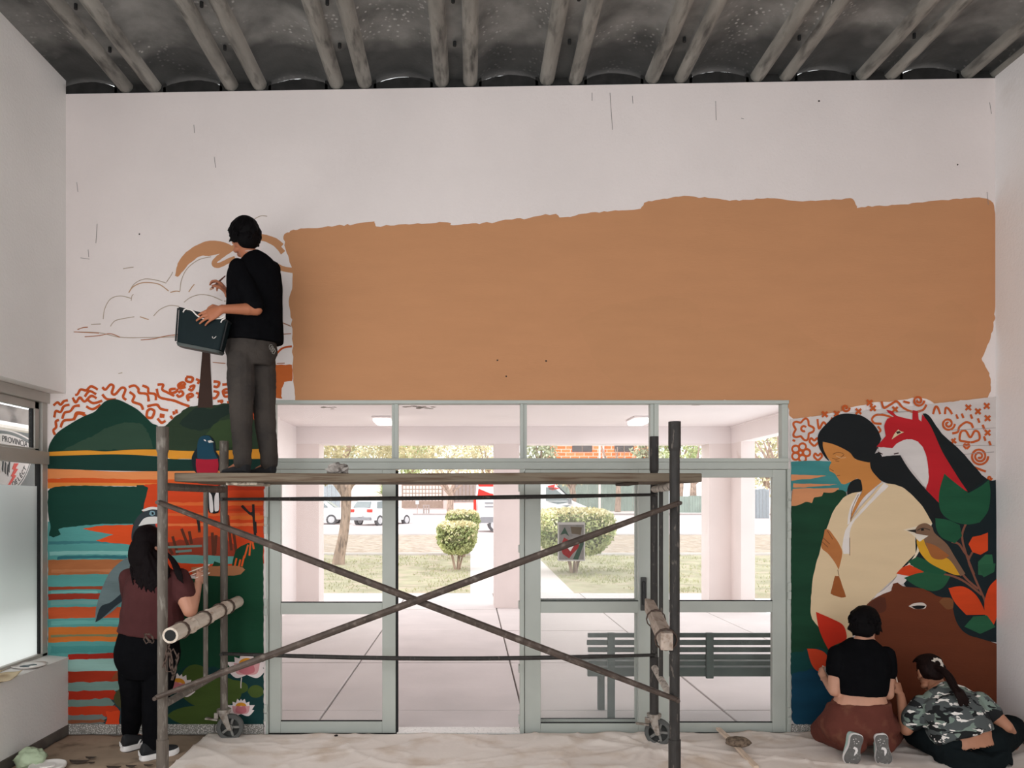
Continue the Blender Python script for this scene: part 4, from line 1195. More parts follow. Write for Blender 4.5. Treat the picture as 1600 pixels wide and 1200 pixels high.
far_tree(893, 741, 56.5, 1.6, .75, leafmat('leaves_willow', (204, 198, 168), (170, 166, 132)), 'low weeping pale tree hanging over the green mesh fence', 1300, .2, droop=1.6)
# bare trees
def bare(px, py, Y, top, label, tw=.2, seed=1):
    rnd = random.Random(seed)
    b = P(px, py, Y); b.z = gz(Y) - .05
    t = thing('tree', label, 'tree', tuple(b), group='bare street trees')
    bm = NB()
    h = P(px, top, Y).z - b.z
    f = b + V((.05, 0, h * .45))
    path(bm, [b, b + V((.06, 0, h * .25)), f], tw, 8, [tw * 1.2, tw, tw * .8])
    for k in range(7):
        a = rnd.uniform(-1.1, 1.1)
        L = h * rnd.uniform(.4, .62)
        m1 = f + V((math.sin(a) * L * .5, rnd.uniform(-.3, .3), math.cos(a) * L * .55))
        e = m1 + V((math.sin(a * .6) * L * .5, rnd.uniform(-.4, .4), math.cos(a * .5) * L * .5))
        path(bm, [f - V((0, 0, rnd.uniform(0, h * .12))), m1, e], .05, 5, [tw * .5, tw * .33, tw * .12])
    obj('trunk', bm, m_bark, t)
bare(703, 795, 58, 728, 'bare forked tree between the glazed garage and the grey gate', .22, 3)
bare(1082, 790, 57, 690, 'bare tree left of the angled porch column', .26, 5)
bare(965, 778, 57.5, 700, 'bare trunk in front of the green mesh fence', .2, 8)
bare(1222, 770, 52, 660, 'bare leaning tree at the right edge of the transom window', .3, 11)

# clipped shrubs
def shrub(px, Y, x0, x1, ztop_, zbot, rough_, label, mats, n, core):
    cx = (x0 + x1) / 2
    t = thing('clipped_shrub', label, 'shrub', (cx, Y, gz(Y)), group='clipped shrubs beside the path')
    bm = NB()
    hx, hz = (x1 - x0) / 2, (ztop_ - zbot) / 2
    cz = (ztop_ + zbot) / 2
    bm2 = NB()
    for k in range(5):
        a = k * 1.3
        path(bm2, [V((cx + .05 * math.cos(a), Y + .05 * math.sin(a), gz(Y) - .03)), V((cx + .12 * math.cos(a), Y + .12 * math.sin(a), gz(Y) + .25)), V((cx + hx * .5 * math.cos(a), Y + hx * .5 * math.sin(a), cz - .1))], .02, 6, [.03, .025, .015])
    obj('stems', bm2, m_bark, t)
    def pts(n, lo, hi, size):
        vs, fs = [], []
        for _ in range(n):
            # on or just under a rounded block
            u = [random.uniform(-1, 1) for _ in range(3)]
            ax = random.choice((0, 1, 1, 2, 2, 0))
            u[ax] = random.choice((-1, 1)) * random.uniform(.8, 1.03)
            if ax == 2 and u[2] < 0 and random.random() < .5: u[2] = -u[2]
            p3 = (abs(u[0]) ** 4 + abs(u[1]) ** 4 + abs(u[2]) ** 4) ** .25
            if p3 > 1: u = [q / p3 * random.uniform(.93, 1.04) for q in u]
            taper = 1 - .38 * max(0, -u[2]) ** 1.5
            p = V((cx + u[0] * hx * taper, Y + u[1] * hx * .9 * taper, cz + u[2] * hz))
            if not (lo <= u[2] <= hi): continue
            s = size * random.uniform(.6, 1.3)
            a = V((random.gauss(0, 1), random.gauss(0, 1), random.gauss(0, 1) + .5)).normalized()
            b = a.cross(V((random.gauss(0, 1), random.gauss(0, 1), random.gauss(0, 1)))).normalized()
            q = len(vs)
            vs += [p - a * s, p + b * s * .5, p + a * s, p - b * s * .5]
            fs += [(q, q + 1, q + 2), (q, q + 2, q + 3)]
        return vs, fs
    leaves_obj('foliage', [pts(n, -1.1, .75, .05)], mats[0], t)
    leaves_obj('new_growth', [pts(int(n * .8), .6, 1.2, .045), pts(int(n * .25), -.2, 1.2, .045)], mats[1], t)
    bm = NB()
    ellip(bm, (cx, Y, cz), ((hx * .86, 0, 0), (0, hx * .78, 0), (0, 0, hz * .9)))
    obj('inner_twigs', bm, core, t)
m_h1 = leafmat('shrub_leaves', (182, 186, 138), (128, 138, 92))
m_h2 = leafmat('shrub_new_growth', (222, 206, 178), (200, 190, 150))
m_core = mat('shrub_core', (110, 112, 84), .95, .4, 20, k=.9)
shrub(712, 19.3, -.84, .16, 1.26, .44, .1, 'front clipped shrub left of the garden path', (m_h1, m_h2), 3200, m_core)
shrub(724, 23, -.75, .27, 1.52, .62, .1, 'rear clipped shrub left of the garden path', (m_h1, m_h2), 2200, m_core)
shrub(895, 18.5, 1.55, 3.42, 1.6, .45, .1, 'wide clipped shrub right of the garden path behind the poster', (m_h1, m_h2), 6000, m_core)
# lawn tufts
vs, fs = [], []
for _ in range(9000):
    Y = random.uniform(14.9, 23.5)
    x = random.choice((random.uniform(-4.6, -.05), random.uniform(2.05, 8.5), random.uniform(2.05, 5)))
    if noise.noise(V((x * .9, Y * .9, 2))) < -.12: continue
    if x > 2 and Y < 17.6 and x < 2.0 + (17.6 - Y) * .5: continue
    z = gz(Y)
    h = random.uniform(.02, .07); a = random.uniform(0, 6.28); d = .012
    q = len(vs)
    vs += [(x - d * math.cos(a), Y - d * math.sin(a), z - .01), (x + d * math.cos(a), Y + d * math.sin(a), z - .01), (x + random.uniform(-.04, .04), Y + random.uniform(-.04, .04), z + h)]
    fs.append((q, q + 1, q + 2))
me = bpy.data.meshes.new('lawn_grass'); me.from_pydata(vs, [], fs)
tag(link('lawn_grass', me, mat('grass_blades', (186, 184, 146), .9, .2, .8, k=KX, rgb2=(164, 166, 126), thr=(.45, .55))), 'thin pale grass on the lawns beside the garden path', 'grass', kind='stuff')

# --- vehicles
m_car = mat('white_car_paint', (232, 232, 234), .25, 0, k=.93, spec=.6)
m_cwin = mat('car_window', (120, 128, 130), .15, .1, 3, spec=.8, k=.9)
m_tyre = mat('tyre_rubber', (92, 90, 92), .85, .1, k=.9)
m_rim = mat('wheel_rim', (205, 205, 208), .4, .05, k=.95, metal=.3)
m_red = mat('tail_light_red', (214, 58, 48), .3, .05, k=.85)
m_bump = mat('dark_bumper', (140, 140, 144), .6, .05, k=.9)
m_plate = mat('number_plate', (210, 206, 206), .5, .02, k=.95)
def vehicle(name, label, cat, rear, ang, prof, W, belt, top, sidew, rearw, frontw, wheels, tails, rw=.31, extra=None):
    r = thing(name, label, cat, rear)
    r.rotation_euler.z = ang
    LOC.pop(r.name)
    def ys(z): return W / 2 * (1 - .2 * max(0, min(1, (z - belt) / (top - belt))))
    K = dict(parent=r, local=True)
    bm = NB()
    xm = max(p[0] for p in prof)
    n = 9
    rings = []
    for i in range(n):
        s = -1 + 2 * i / (n - 1)
        e = 1 - .04 * abs(s) ** 4
        rings.append([V((xm / 2 + (x - xm / 2) * (1 - .05 * abs(s) ** 3), s * ys(z) , .3 + (z - .3) * e)) for x, z in prof])
    loft(bm, rings)
    me = bpy.data.meshes.new('body'); bmesh.ops.recalc_face_normals(bm, faces=bm.faces); bm.to_mesh(me); bm.free()
    o = link('body', me, m_car, r, local=True, bevel=.04)
    for poly in sidew:
        for sgn in (-1, 1):
            bm = NB()
            a = [V((x, sgn * (ys(z) - .05), z)) for x, z in poly]; b = [V((x, sgn * (ys(z) + .012), z)) for x, z in poly]
            va = [bm.verts.new(p) for p in a]; vb = [bm.verts.new(p) for p in b]
            bm.faces.new(va); bm.faces.new(vb)
            for i in range(len(a)): bm.faces.new((va[i], va[(i + 1) % len(a)], vb[(i + 1) % len(a)], vb[i]))
            obj('side_window', bm, m_cwin, **K)
    for nm, q, off in (('rear_window', rearw, -.03), ('windscreen', frontw, .03)):
        if not q: continue
        (xa, za, ha), (xb, zb, hb) = q
        bm = NB()
        prism(bm, [V((xa + off, -ha, za)), V((xa + off, ha, za)), V((xb + off, hb, zb)), V((xb + off, -hb, zb))], (-off * 1.5, 0, 0))
        obj(nm, bm, m_cwin, **K)
    for x in wheels:
        for sgn in (-1, 1):
            bm = NB()
            M = Matrix.Translation((x, sgn * (W / 2 - .09), rw)) @ Matrix.Rotation(math.pi / 2, 4, 'X')
            lathe(bm, [(rw * .6, -.09), (rw * .95, -.1), (rw, -.06), (rw, .06), (rw * .95, .1), (rw * .6, .09)], M)
            wh = obj('wheel', bm, m_tyre, **K)
            bm = NB(); lathe(bm, [(.02, -.105), (rw * .62, -.1), (rw * .62, .1), (.02, .105)], M, 16)
            for k in range(5):
                a = k * 1.2566
                obox(bm, M @ Matrix.Rotation(a, 4, 'Z') @ Matrix.Translation((rw * .32, 0, 0)), rw * .55, .05, .22)
            obj('rim', bm, m_rim, wh, local=True)
    for lo, hi in tails:
        bm = NB(); box(bm, lo, hi); obj('tail_light', bm, m_red, bevel=.01, **K)
    bm = NB(); box(bm, (-.05, -W / 2 * .86, .32), (.12, W / 2 * .86, .5)); obj('rear_bumper', bm, m_bump, bevel=.02, **K)
    bm = NB(); box(bm, (-.062, -.2, .52), (-.02, .2, .63)); obj('number_plate', bm, m_plate, **K)
    if extra: extra(r, ys, K)
    return r
hatch = [(.08, .32), (.0, .58), (.02, .92), (.12, 1.08), (.34, 1.42), (.62, 1.5), (1.3, 1.53), (1.9, 1.48), (2.75, 1.02), (3.6, .86), (3.86, .66), (3.88, .32)]
vehicle('hatchback_car', 'white hatchback with red tail light parked behind the pale barked tree', 'car', (P(563, 800, 43).x, 43, gz(43)), math.radians(90 - 33), hatch, 1.68, .95, 1.53,
        [[(.48, 1.0), (.62, 1.36), (1.22, 1.42), (1.22, 1.0)], [(1.3, 1.0), (1.3, 1.42), (1.82, 1.4), (2.45, 1.02)]], ((.10, 1.04, .62), (.33, 1.39, .5)), ((2.62, 1.1, .6), (1.98, 1.44, .5)), (.72, 3.15),
        [((-.01, -.8, .78), (.12, -.48, .95)), ((-.01, .48, .78), (.12, .8, .95))])
sedan = [(.06, .32), (.0, .6), (.03, .9), (.2, .98), (.62, 1.0), (1.15, 1.38), (1.6, 1.46), (2.3, 1.44), (3.1, 1.0), (4.0, .86), (4.25, .65), (4.26, .32)]
vehicle('sedan_car', 'white sedan seen from the side beyond the corner column', 'car', (P(543, 800, 45).x, 45, gz(45)), math.pi, sedan, 1.7, .95, 1.46,
        [[(1.0, 1.0), (1.3, 1.34), (1.75, 1.38), (1.75, 1.0)], [(1.82, 1.0), (1.82, 1.38), (2.28, 1.36), (2.85, 1.02)]], ((.66, 1.03, .6), (1.14, 1.36, .5)), ((3.0, 1.06, .6), (2.4, 1.4, .5)), (.8, 3.4),
        [((-.01, -.78, .74), (.14, -.5, .92)), ((-.01, .5, .74), (.14, .78, .92))])
van = [(.04, .4), (.0, .7), (.03, 1.4), (.14, 2.34), (.26, 2.42), (3.4, 2.42), (3.9, 2.32), (4.75, 1.5), (5.45, 1.2), (5.66, .98), (5.68, .42)]
m_gr = mat('van_graphic_red', (216, 48, 40), .4, 0, k=.85)
def vangfx(r, ys, K):
    def side(name, poly, m):
        bm = NB()
        va = [bm.verts.new((x, -(ys(z) + .012), z)) for x, z in poly]; vb = [bm.verts.new((x, -(ys(z) - .03), z)) for x, z in poly]
        bm.faces.new(va); bm.faces.new(vb)
        for i in range(len(poly)): bm.faces.new((va[i], va[(i + 1) % len(poly)], vb[(i + 1) % len(poly)], vb[i]))
        obj(name, bm, m, **K)
    side('red_flash', [(.18, 2.3), (1.3, 2.32), (1.5, 2.1), (1.3, 2.12), (.9, 2.18), (.2, 2.18)], m_gr)
    side('red_flash', [(.2, 2.08), (.75, 1.85), (1.35, 1.74), (1.0, 1.7), (.14, 1.66)], m_gr)
    side('red_flash', [(3.5, 2.2), (3.85, 2.28), (3.8, 2.14), (4.1, 2.1), (3.75, 2.0), (3.55, 2.04)], m_gr)
    side('dark_lettering', [(.5, 1.42), (1.0, 1.42), (1.0, 1.36), (.5, 1.36)], m_bump)
    side('dark_lettering', [(.5, 1.24), (.95, 1.24), (.95, 1.19), (.5, 1.19)], m_bump)
    side('red_flash', [(.9, .95), (1.1, .8), (1.2, .6), (1.0, .75)], m_gr)
    side('sill_skirt', [(.3, .72), (5.5, .8), (5.5, .44), (.1, .44)], m_bump)
    bm = NB(); box(bm, (1.6, -.5, 2.42), (1.9, .5, 2.55)); obj('light_bar', bm, m_gr, bevel=.02, **K)
    bm = NB(); box(bm, (4.45, -1.16, 1.35), (4.6, -.98, 1.62)); obj('wing_mirror', bm, m_bump, bevel=.02, **K)
vehicle('ambulance_van', 'white van with red flashes standing in the street behind the middle porch column', 'van', (P(741, 800, 36.5).x, 36.5 + .9, gz(37)), 0, van, 1.95, 1.5, 2.42,
        [[(3.4, 1.5), (3.42, 2.14), (3.75, 2.14), (4.55, 1.5)], [(3.5, 1.46), (4.5, 1.46), (4.6, 1.3), (4.4, 1.2)]], None, ((4.68, 1.58, .8), (4.0, 2.22, .7)), (1.0, 4.6),
        [((-.03, -.96, 1.0), (.1, -.84, 1.62)), ((-.03, .84, 1.0), (.1, .96, 1.62))], .35, vangfx)

# --- houses across the street
HY = 62.0
def H(px, py, Y=HY): return P(px, py, Y)
m_hw = mat('house_render', (226, 212, 208), .9, .05, .6, k=KX)
m_gar = mat('garage_brown', (150, 130, 118), .6, .1, k=.85)
m_lite = mat('garage_light', (226, 208, 200), .3, .08, 2, k=.9)
m_gate = mat('gate_grey', (168, 154, 150), .6, .1, k=.9)
hs = thing('garage_house', 'low pale house with a glazed brown garage door across the street', 'house', (H(680, 795).x, HY, gz(HY)))
bm = NB(); box(bm, (H(606, 0).x, HY, gz(HY) - .3), (H(760, 0).x, HY + 7, H(0, 748).z)); obj('wall', bm, m_hw, hs)
bm = NB(); box(bm, (H(604, 0).x, HY - .35, H(0, 750).z), (H(762, 0).x, HY + 7.2, H(0, 745).z)); obj('roof_slab', bm, mat('roof_edge', (214, 200, 196), .8, .05, k=KX), hs)
bm = NB(); box(bm, (H(628, 0).x, HY - .08, gz(HY)), (H(692, 0).x, HY + .1, H(0, 757).z)); gd = obj('garage_door', bm, m_gar, hs)
for i in range(12):
    if i % 3 == 2: pass
    for j in range(4):
        x0 = 630 + i * 5.1; y0 = 759 + j * 6.2
        bm = NB(); box(bm, (H(x0, 0).x, HY - .1, H(0, y0 + 4.9).z), (H(x0 + 3.9, 0).x, HY - .05, H(0, y0).z)); obj('pane', bm, m_lite, gd)
bm = NB(); box(bm, (H(709, 0).x, HY - .08, H(0, 784).z), (H(744, 0).x, HY + .1, H(0, 757).z)); gt = obj('window_shutter', bm, m_gate, hs)
for i in range(6):
    bm = NB(); x = H(710 + i * 5.7, 0).x; box(bm, (x, HY - .14, H(0, 783).z), (x + .08, HY - .07, H(0, 758).z)); obj('shutter_rib', bm, m_gar, gt)
bm = NB(); box(bm, (H(706, 0).x, HY - 1.2, gz(HY) - .2), (H(748, 0).x, HY - 1.1, H(0, 786).z)); obj('front_wall', bm, m_hw, hs)
bm = NB(); box(bm, (H(698, 0).x, HY - .3, gz(HY) - .2), (H(706, 0).x, HY + .05, H(0, 752).z)); obj('pier', bm, mat('pier_pink', (218, 190, 178), .9, .08, k=KX), hs)
# brick house
bh = thing('brick_house', 'orange brick house with two dark upper windows', 'house', (H(943, 0, 76).x, 76, gz(76)))
def brickmat():
    m = bpy.data.materials.new('orange_hollow_brick'); m.use_nodes = True
    t = m.node_tree; b = t.nodes['Principled BSDF']; b.inputs['Roughness'].default_value = .9
    tc = t.nodes.new('ShaderNodeTexCoord'); mp = t.nodes.new('ShaderNodeMapping'); mp.inputs['Rotation'].default_value = (math.pi / 2, 0, 0)
    t.links.new(tc.outputs['Object'], mp.inputs[0])
    br = t.nodes.new('ShaderNodeTexBrick'); br.inputs['Scale'].default_value = 1; br.inputs['Brick Width'].default_value = .9; br.inputs['Row Height'].default_value = .34; br.inputs['Mortar Size'].default_value = .035
    br.inputs['Color1'].default_value = (*alb((238, 122, 70), .95), 1); br.inputs['Color2'].default_value = (*alb((240, 146, 96), .95), 1); br.inputs['Mortar'].default_value = (*alb((240, 205, 190), .95), 1)
    t.links.new(mp.outputs[0], br.inputs['Vector']); t.links.new(br.outputs[0], b.inputs['Base Color'])
    return m
bm = NB(); box(bm, (H(868, 0, 76).x, 76, gz(76) - .3), (H(1019, 0, 76).x, 84, 10)); obj('wall', bm, brickmat(), bh)
for x0, x1 in ((894, 925), (960, 990)):
    bm = NB(); box(bm, (H(x0, 0, 76).x, 75.92, H(0, 706, 76).z), (H(x1, 0, 76).x, 76.05, H(0, 684, 76).z)); f = obj('window', bm, mat('dark_window', (98, 92, 92), .3, .15, 1, k=.9), bh)
    bm = NB(); box(bm, (H((x0 + x1) / 2 - .5, 0, 76).x, 75.88, H(0, 706, 76).z), (H((x0 + x1) / 2 + .5, 0, 76).x, 75.93, H(0, 684, 76).z)); obj('window_bar', bm, m_gar, f)
bm = NB(); box(bm, (H(866, 0, 76).x, 75.8, 10), (H(1021, 0, 76).x, 84.2, 10.2)); obj('roof_slab', bm, m_hw, bh)
bm = NB(); tube(bm, H(943, 716, 75.9), V((H(943, 0, 75.9).x, 75.9, 10)), .09, n=6); obj('downpipe', bm, m_hw, bh)
# pale low building behind, left
bm = NB(); box(bm, (H(470, 0, 66).x, 66, 0), (H(600, 0, 66).x, 72, H(0, 752, 66).z))
pb = thing('corner_house', 'pale pink wall of a low house left of the palm', 'house', (H(535, 0, 66).x, 66, gz(66)))
obj('wall', bm, m_hw, pb)
bm = NB(); box(bm, (H(468, 0, 66).x, 65.8, H(0, 752, 66).z), (H(602, 0, 66).x, 72, H(0, 749, 66).z)); obj('roof_edge', bm, m_hw, pb)
# fences
def fence(name, label, x0, x1, ytop, Y, m, n, corr=.04):
    f = thing(name, label, 'fence', (H((x0 + x1) / 2, 0, Y).x, Y, gz(Y)))
    for i in range(n):
        a, b = x0 + (x1 - x0) * i / n, x0 + (x1 - x0) * (i + 1) / n
        bm = NB()
        xa, xb = H(a, 0, Y).x, H(b, 0, Y).x
        zt = H(0, ytop + random.uniform(-1, 1), Y).z
        k = 8
        rings = []
        for j in range(k + 1):
            x = xa + (xb - xa - .02) * j / k
            dy = corr * (1 if j % 2 else -1)
            rings.append([V((x, Y + dy, gz(Y) - .1)), V((x, Y + dy + .02, gz(Y) - .1)), V((x, Y + dy + .02, zt)), V((x, Y + dy, zt))])
        loft(bm, rings)
        obj('fence_sheet', bm, m, f)
    for i in range(n + 1):
        x = H(x0 + (x1 - x0) * i / n, 0, Y).x
        bm = NB(); tube(bm, (x, Y + .08, gz(Y) - .1), (x, Y + .08, H(0, ytop - 1, Y).z), .05, n=6); obj('fence_post', bm, m_hw, f)
fence('sheet_fence', 'light blue sheet metal fence right of the angled porch column', 1176, 1202, 764, 50, mat('fence_pale_blue', (198, 203, 207), .6, .06, k=KX), 5)
fence('sheet_fence', 'light blue sheet metal fence above the white sedan', 498, 532, 757, 60, mat('fence_pale_blue', (198, 203, 207), .6, .06, k=KX), 5)
fence('mesh_fence', 'grey green mesh fence below the orange brick house', 872, 1012, 752, 59, mat('fence_green_mesh', (150, 162, 154), .8, .12, 1.5, k=KX), 6, .02)
fence('mesh_fence', 'grey green mesh fence left of the angled porch column', 1060, 1110, 775, 56.5, mat('fence_green_mesh', (150, 162, 154), .8, .12, 1.5, k=KX), 3, .02)
# palm by the parked cars
pc = P(602, 775, 57)
pl = thing('palm', 'small spiky palm beyond the white hatchback', 'palm', (pc.x, 57, gz(57)))
bm = NB(); tube(bm, (pc.x, 57, gz(57) - .1), tuple(pc), .18, .12, 8); obj('trunk', bm, m_bark, pl)
vs, fs = [], []
for k in range(60):
    a = random.uniform(0, 6.28); e = random.uniform(-.5, 1.2); L = random.uniform(.9, 1.5)
    d = V((math.cos(a) * math.cos(e), math.sin(a) * math.cos(e), math.sin(e)))
    s = d.cross(V((0, 0, 1))).normalized() * .05
    tip = pc + d * L + V((0, 0, -.3 * L))
    mid = pc + d * L * .55
    q = len(vs); vs += [pc - s, pc + s, mid + s * 1.4, mid - s * 1.4, tip]
    fs += [(q, q + 1, q + 2, q + 3), (q + 3, q + 2, q + 4)]
me = bpy.data.meshes.new('fronds'); me.from_pydata(vs, [], fs); link('fronds', me, m_l3, pl)
# street furniture
lpt = thing('street_lamp', 'tall white pole standing before the orange brick house', 'pole', (P(937, 0, 55).x, 55, gz(55)))
bm = NB(); tube(bm, (P(937, 0, 55).x, 55, gz(55) - .1), (P(937, 0, 55).x, 55, 8.2), .08, .06, 8); obj('pole', bm, m_hw, lpt)
bm = NB(); tube(bm, (P(937, 0, 55).x, 55, 8.1), (P(937, 0, 55).x - .9, 54.6, 8.5), .04, n=6); obj('arm', bm, m_hw, lpt)
bm = NB(); box(bm, (P(937, 0, 55).x - 1.3, 54.45, 8.42), (P(937, 0, 55).x - .8, 54.7, 8.55)); obj('lamp_head', bm, m_gate, lpt)
mb = thing('letter_box', 'slim post with a small box on the far sidewalk', 'letter box', (P(652, 0, 54).x, 54, gz(54)))
q = P(652, 0, 54)
bm = NB(); tube(bm, (q.x, 54, gz(54)), (q.x, 54, gz(54) + .75), .03, n=6); obj('post', bm, m_gate, mb)
bm = NB(); box(bm, (q.x - .12, 53.9, gz(54) + .7), (q.x + .12, 54.1, gz(54) + .98)); obj('box', bm, m_plate, mb, bevel=.02)
q = P(666, 0, 54)
bb = thing('waste_basket', 'low grey wire basket stand beside the slim post box', 'basket', (q.x, 54, gz(54)))
bm = NB()
for k in range(8):
    a = k * math.pi / 4
    tube(bm, (q.x + .2 * math.cos(a), 54 + .2 * math.sin(a), gz(54) + .02), (q.x + .22 * math.cos(a), 54 + .22 * math.sin(a), gz(54) + .66), .025, n=5)
obj('wires', bm, m_gate, bb)
for zz in (.04, .35, .64):
    bm = NB()
    path(bm, [V((q.x + .22 * math.cos(a * .3927), 54 + .22 * math.sin(a * .3927), gz(54) + zz)) for a in range(17)], .03, 5); obj('hoop', bm, m_gate, bb)

# ------------------------------------------------------------------ drop cloth on the hall floor
m_cloth = mat('kraft_drop_cloth', (214, 203, 195), .8, .06, 2.2, bump=.12, bscale=40, rgb2=(190, 172, 156), thr=(.5, .72))
def cloth(name, label, x0, x1, yf, ybk, m, amp, seed, nx=180, ny=50, z0=.003):
    vs, fs = [], []
    for j in range(ny + 1):
        for i in range(nx + 1):
            x = x0 + (x1 - x0) * i / nx
            yb = ybk(x)
            y = yf + (yb - yf) * j / ny
            n1 = noise.noise(V((x * 1.1 + seed, y * 2.2, seed)))
            w1 = 1 - abs(noise.noise(V((x * .9 + y * 1.6 + seed, y * 1.2 - x * .5, 3 + seed)))) * 2
            w2 = 1 - abs(noise.noise(V((x * 2.1 - y * 2.6, y * 2.4 + x * .6, 7 + seed)))) * 2
            w3 = 1 - abs(noise.noise(V((x * 1.3 + y * 4.1 + seed, y * .9 - x * 2.3, 11 + seed)))) * 2
            m3 = max(0, noise.noise(V((x * .8, y * .8, 21 + seed))) + .35)
            z = z0 + amp * (max(0, w1) ** 7 * .55 + max(0, w2) ** 9 * .45 + m3 * max(0, w3) ** 10 * .5 + .12 * (n1 + .6))
            if name == 'drop_cloth':
                # folds drawn up around the right caster and under the doors
                d = math.hypot(x - 1.25, (y - 5.3) * 1.3)
                a = math.atan2(y - 5.3, x - 1.25)
                z += amp * .9 * math.exp(-d * 1.6) * max(0, math.sin(a * 9)) * min(1, d * 4)
            if name == 'drop_cloth': z += .012 + .012 * max(0, 1 - (x - x0) / .25)
            vs.append((x, y, max(.002, z)))
    for j in range(ny):
        for i in range(nx):
            a = j * (nx + 1) + i
            fs.append((a, a + 1, a + nx + 2, a + nx + 1))
    me = bpy.data.meshes.new(name)
    me.from_pydata(vs, [], fs)
    o = link(name, me, m, smooth=True)
    s = o.modifiers.new('t', 'SOLIDIFY'); s.thickness = .0015; s.offset = 1
    return tag(o, label, 'drop cloth')
cloth('drop_cloth', 'creased tan drop cloth spread over the floor below the doors', -1.9, 3.84, 3.6, lambda x: YW - (.085 if x < .5 else .05) + .035 * noise.noise(V((x * 1.7, 0, 1))), m_cloth, .025, 4.2, 340, 110)
cloth('floor_paper', 'stained brown paper on the floor in the left corner', XL + .05, -1.75, 3.8, lambda x: YW - .06 + .06 * noise.noise(V((x * 3, 5, 1))), mat('brown_floor_paper', (146, 126, 108), .85, .15, 3, rgb2=(104, 88, 74), thr=(.55, .7)), .012, 9.1, 70, 60)

# ------------------------------------------------------------------ scaffold
m_steel = mat('rusty_scaffold_steel', (88, 80, 73), .65, .22, 14, bump=.2, metal=.15, rgb2=(122, 115, 107), thr=(.56, .68), stretch=(1.6, 1.6, .4))
m_steeld = mat('dark_scaffold_steel', (50, 47, 45), .6, .25, 18, bump=.2, metal=.15, rgb2=(92, 84, 78), thr=(.62, .72), stretch=(1.6, 1.6, .5))
m_rust = mat('brown_brace_steel', (72, 61, 55), .65, .3, 14, metal=.15, rgb2=(104, 94, 86), thr=(.55, .7))
m_wood = mat('grey_scaffold_board', (106, 94, 80), .8, .18, 5, bump=.3, stretch=(.4, 6, 8), rgb2=(84, 66, 52), thr=(.48, .66))
m_bam = mat('bamboo_pole', (186, 172, 158), .6, .1, 10, stretch=(3, .6, 3), rgb2=(150, 128, 110), thr=(.55, .7))
m_wire = mat('rusty_tie_wire', (70, 54, 46), .6, .2)
NL = V((P(254, 0, 4.545).x, 4.545, 0)); NR = V((P(1054, 0, 4.41).x, 4.41, 0))
FL = V((P(350, 0, 5.5).x, 5.5, 0)); FR = V((P(1022, 0, 5.38).x, 5.38, 0))
sf = thing('scaffold', 'rusty steel scaffold on casters standing before the glass doors', 'scaffold', ((NL + FR) / 2).to_tuple())
def zat(py, Y): return EYE + (CY - py) * Y / FPX
def at(p, z): return V((p.x, p.y, z))
def spart(name, fn, m=m_steel, parent=sf, **k):
    bm = NB(); fn(bm)
    return obj(name, bm, m, parent, smooth=False, **k)
def post(p, zb, zt, r, zs, m, sleeve_low=None):
    def f(bm):
        tube(bm, at(p, zb), at(p, zt), r, n=16)
        tube(bm, at(p, zs), at(p, zt + .004), r * 1.22, n=16)
        tube(bm, at(p, zs - .02), at(p, zs), r, r * 1.22, n=16)
        if sleeve_low: tube(bm, at(p, sleeve_low[0]), at(p, sleeve_low[1]), r * 1.2, n=16)
    return spart('post', f, m)
post(NL, .0, zat(668, NL.y), .029, zat(703, NL.y), m_steel, (.0, .3))
post(NR, .0, zat(660, NR.y), .029, zat(700, NR.y), m_steeld, (.0, .34))
post(FL, .21, zat(690, FL.y), .026, zat(735, FL.y), m_steel)
post(FR, .21, zat(683, FR.y), .026, zat(735, FR.y), m_steeld, (.22, .62))
for p in (NL, NR):
    spart('foot_plate', lambda bm: (tube(bm, at(p, .003), at(p, .014), .075, n=16), tube(bm, at(p, .014), at(p, .05), .045, .035, n=16)), m_steeld)
ZT = 1.795
spart('frame_rail', lambda bm: tube(bm, at(NL, ZT), at(FL, ZT), .024), m_steel)
spart('frame_rail', lambda bm: tube(bm, at(NR, ZT), at(FR, ZT), .024), mat('pale_painted_steel', (170, 160, 150), .6, .2, 12, rgb2=(96, 84, 76), thr=(.5, .65)))
spart('frame_rail', lambda bm: tube(bm, at(NL, .5), at(FL, .5), .022), m_steel)
spart('frame_rail', lambda bm: tube(bm, at(NR, .55), at(FR, .55), .022), mat('pale_painted_steel', (170, 160, 150)))
lp_, rp_ = NL.lerp(FL, .66), NR.lerp(FR, .62)
spart('frame_stile', lambda bm: tube(bm, at(lp_, .5), at(lp_, ZT), .016, n=10), m_steel)
spart('frame_stile', lambda bm: tube(bm, at(rp_, .55), at(rp_, ZT), .014, n=10), m_steeld)
def brace(a, b, r, m, sag=0):
    def f(bm):
        n = 10
        pts = [a.lerp(b, i / n) + V((0, 0, -sag * math.sin(math.pi * i / n))) for i in range(n + 1)]
        fl = [1.45, 1.25] + [1] * (n - 3) + [1.25, 1.45]
        path(bm, pts, r, 10, flat=fl)
        for e in (a, b):
            d = (b - a).normalized() * (1 if e is a else -1)
            tube(bm, e - V((0, .035, 0)), e + V((0, .02, 0)), .012, n=8)
    spart('brace', f, m)
yo = V((0, -.045, 0))
brace(at(NL, zat(785, NL.y)) + yo, at(NR, zat(1090, NR.y)) + yo, .021, m_rust)
brace(at(NL, zat(1084, NL.y)) + yo * 1.9, at(NR, zat(786, NR.y)) + yo * 1.9, .021, m_rust)
brace(at(FL, zat(780, FL.y)) + yo * .7, at(FR, zat(773, FR.y)) + yo * .7, .0155, m_steeld, .008)
brace(at(FL, zat(1020, FL.y)) + yo * .7, at(FR, zat(1022, FR.y)) + yo * .7, .0155, m_steeld, .03)
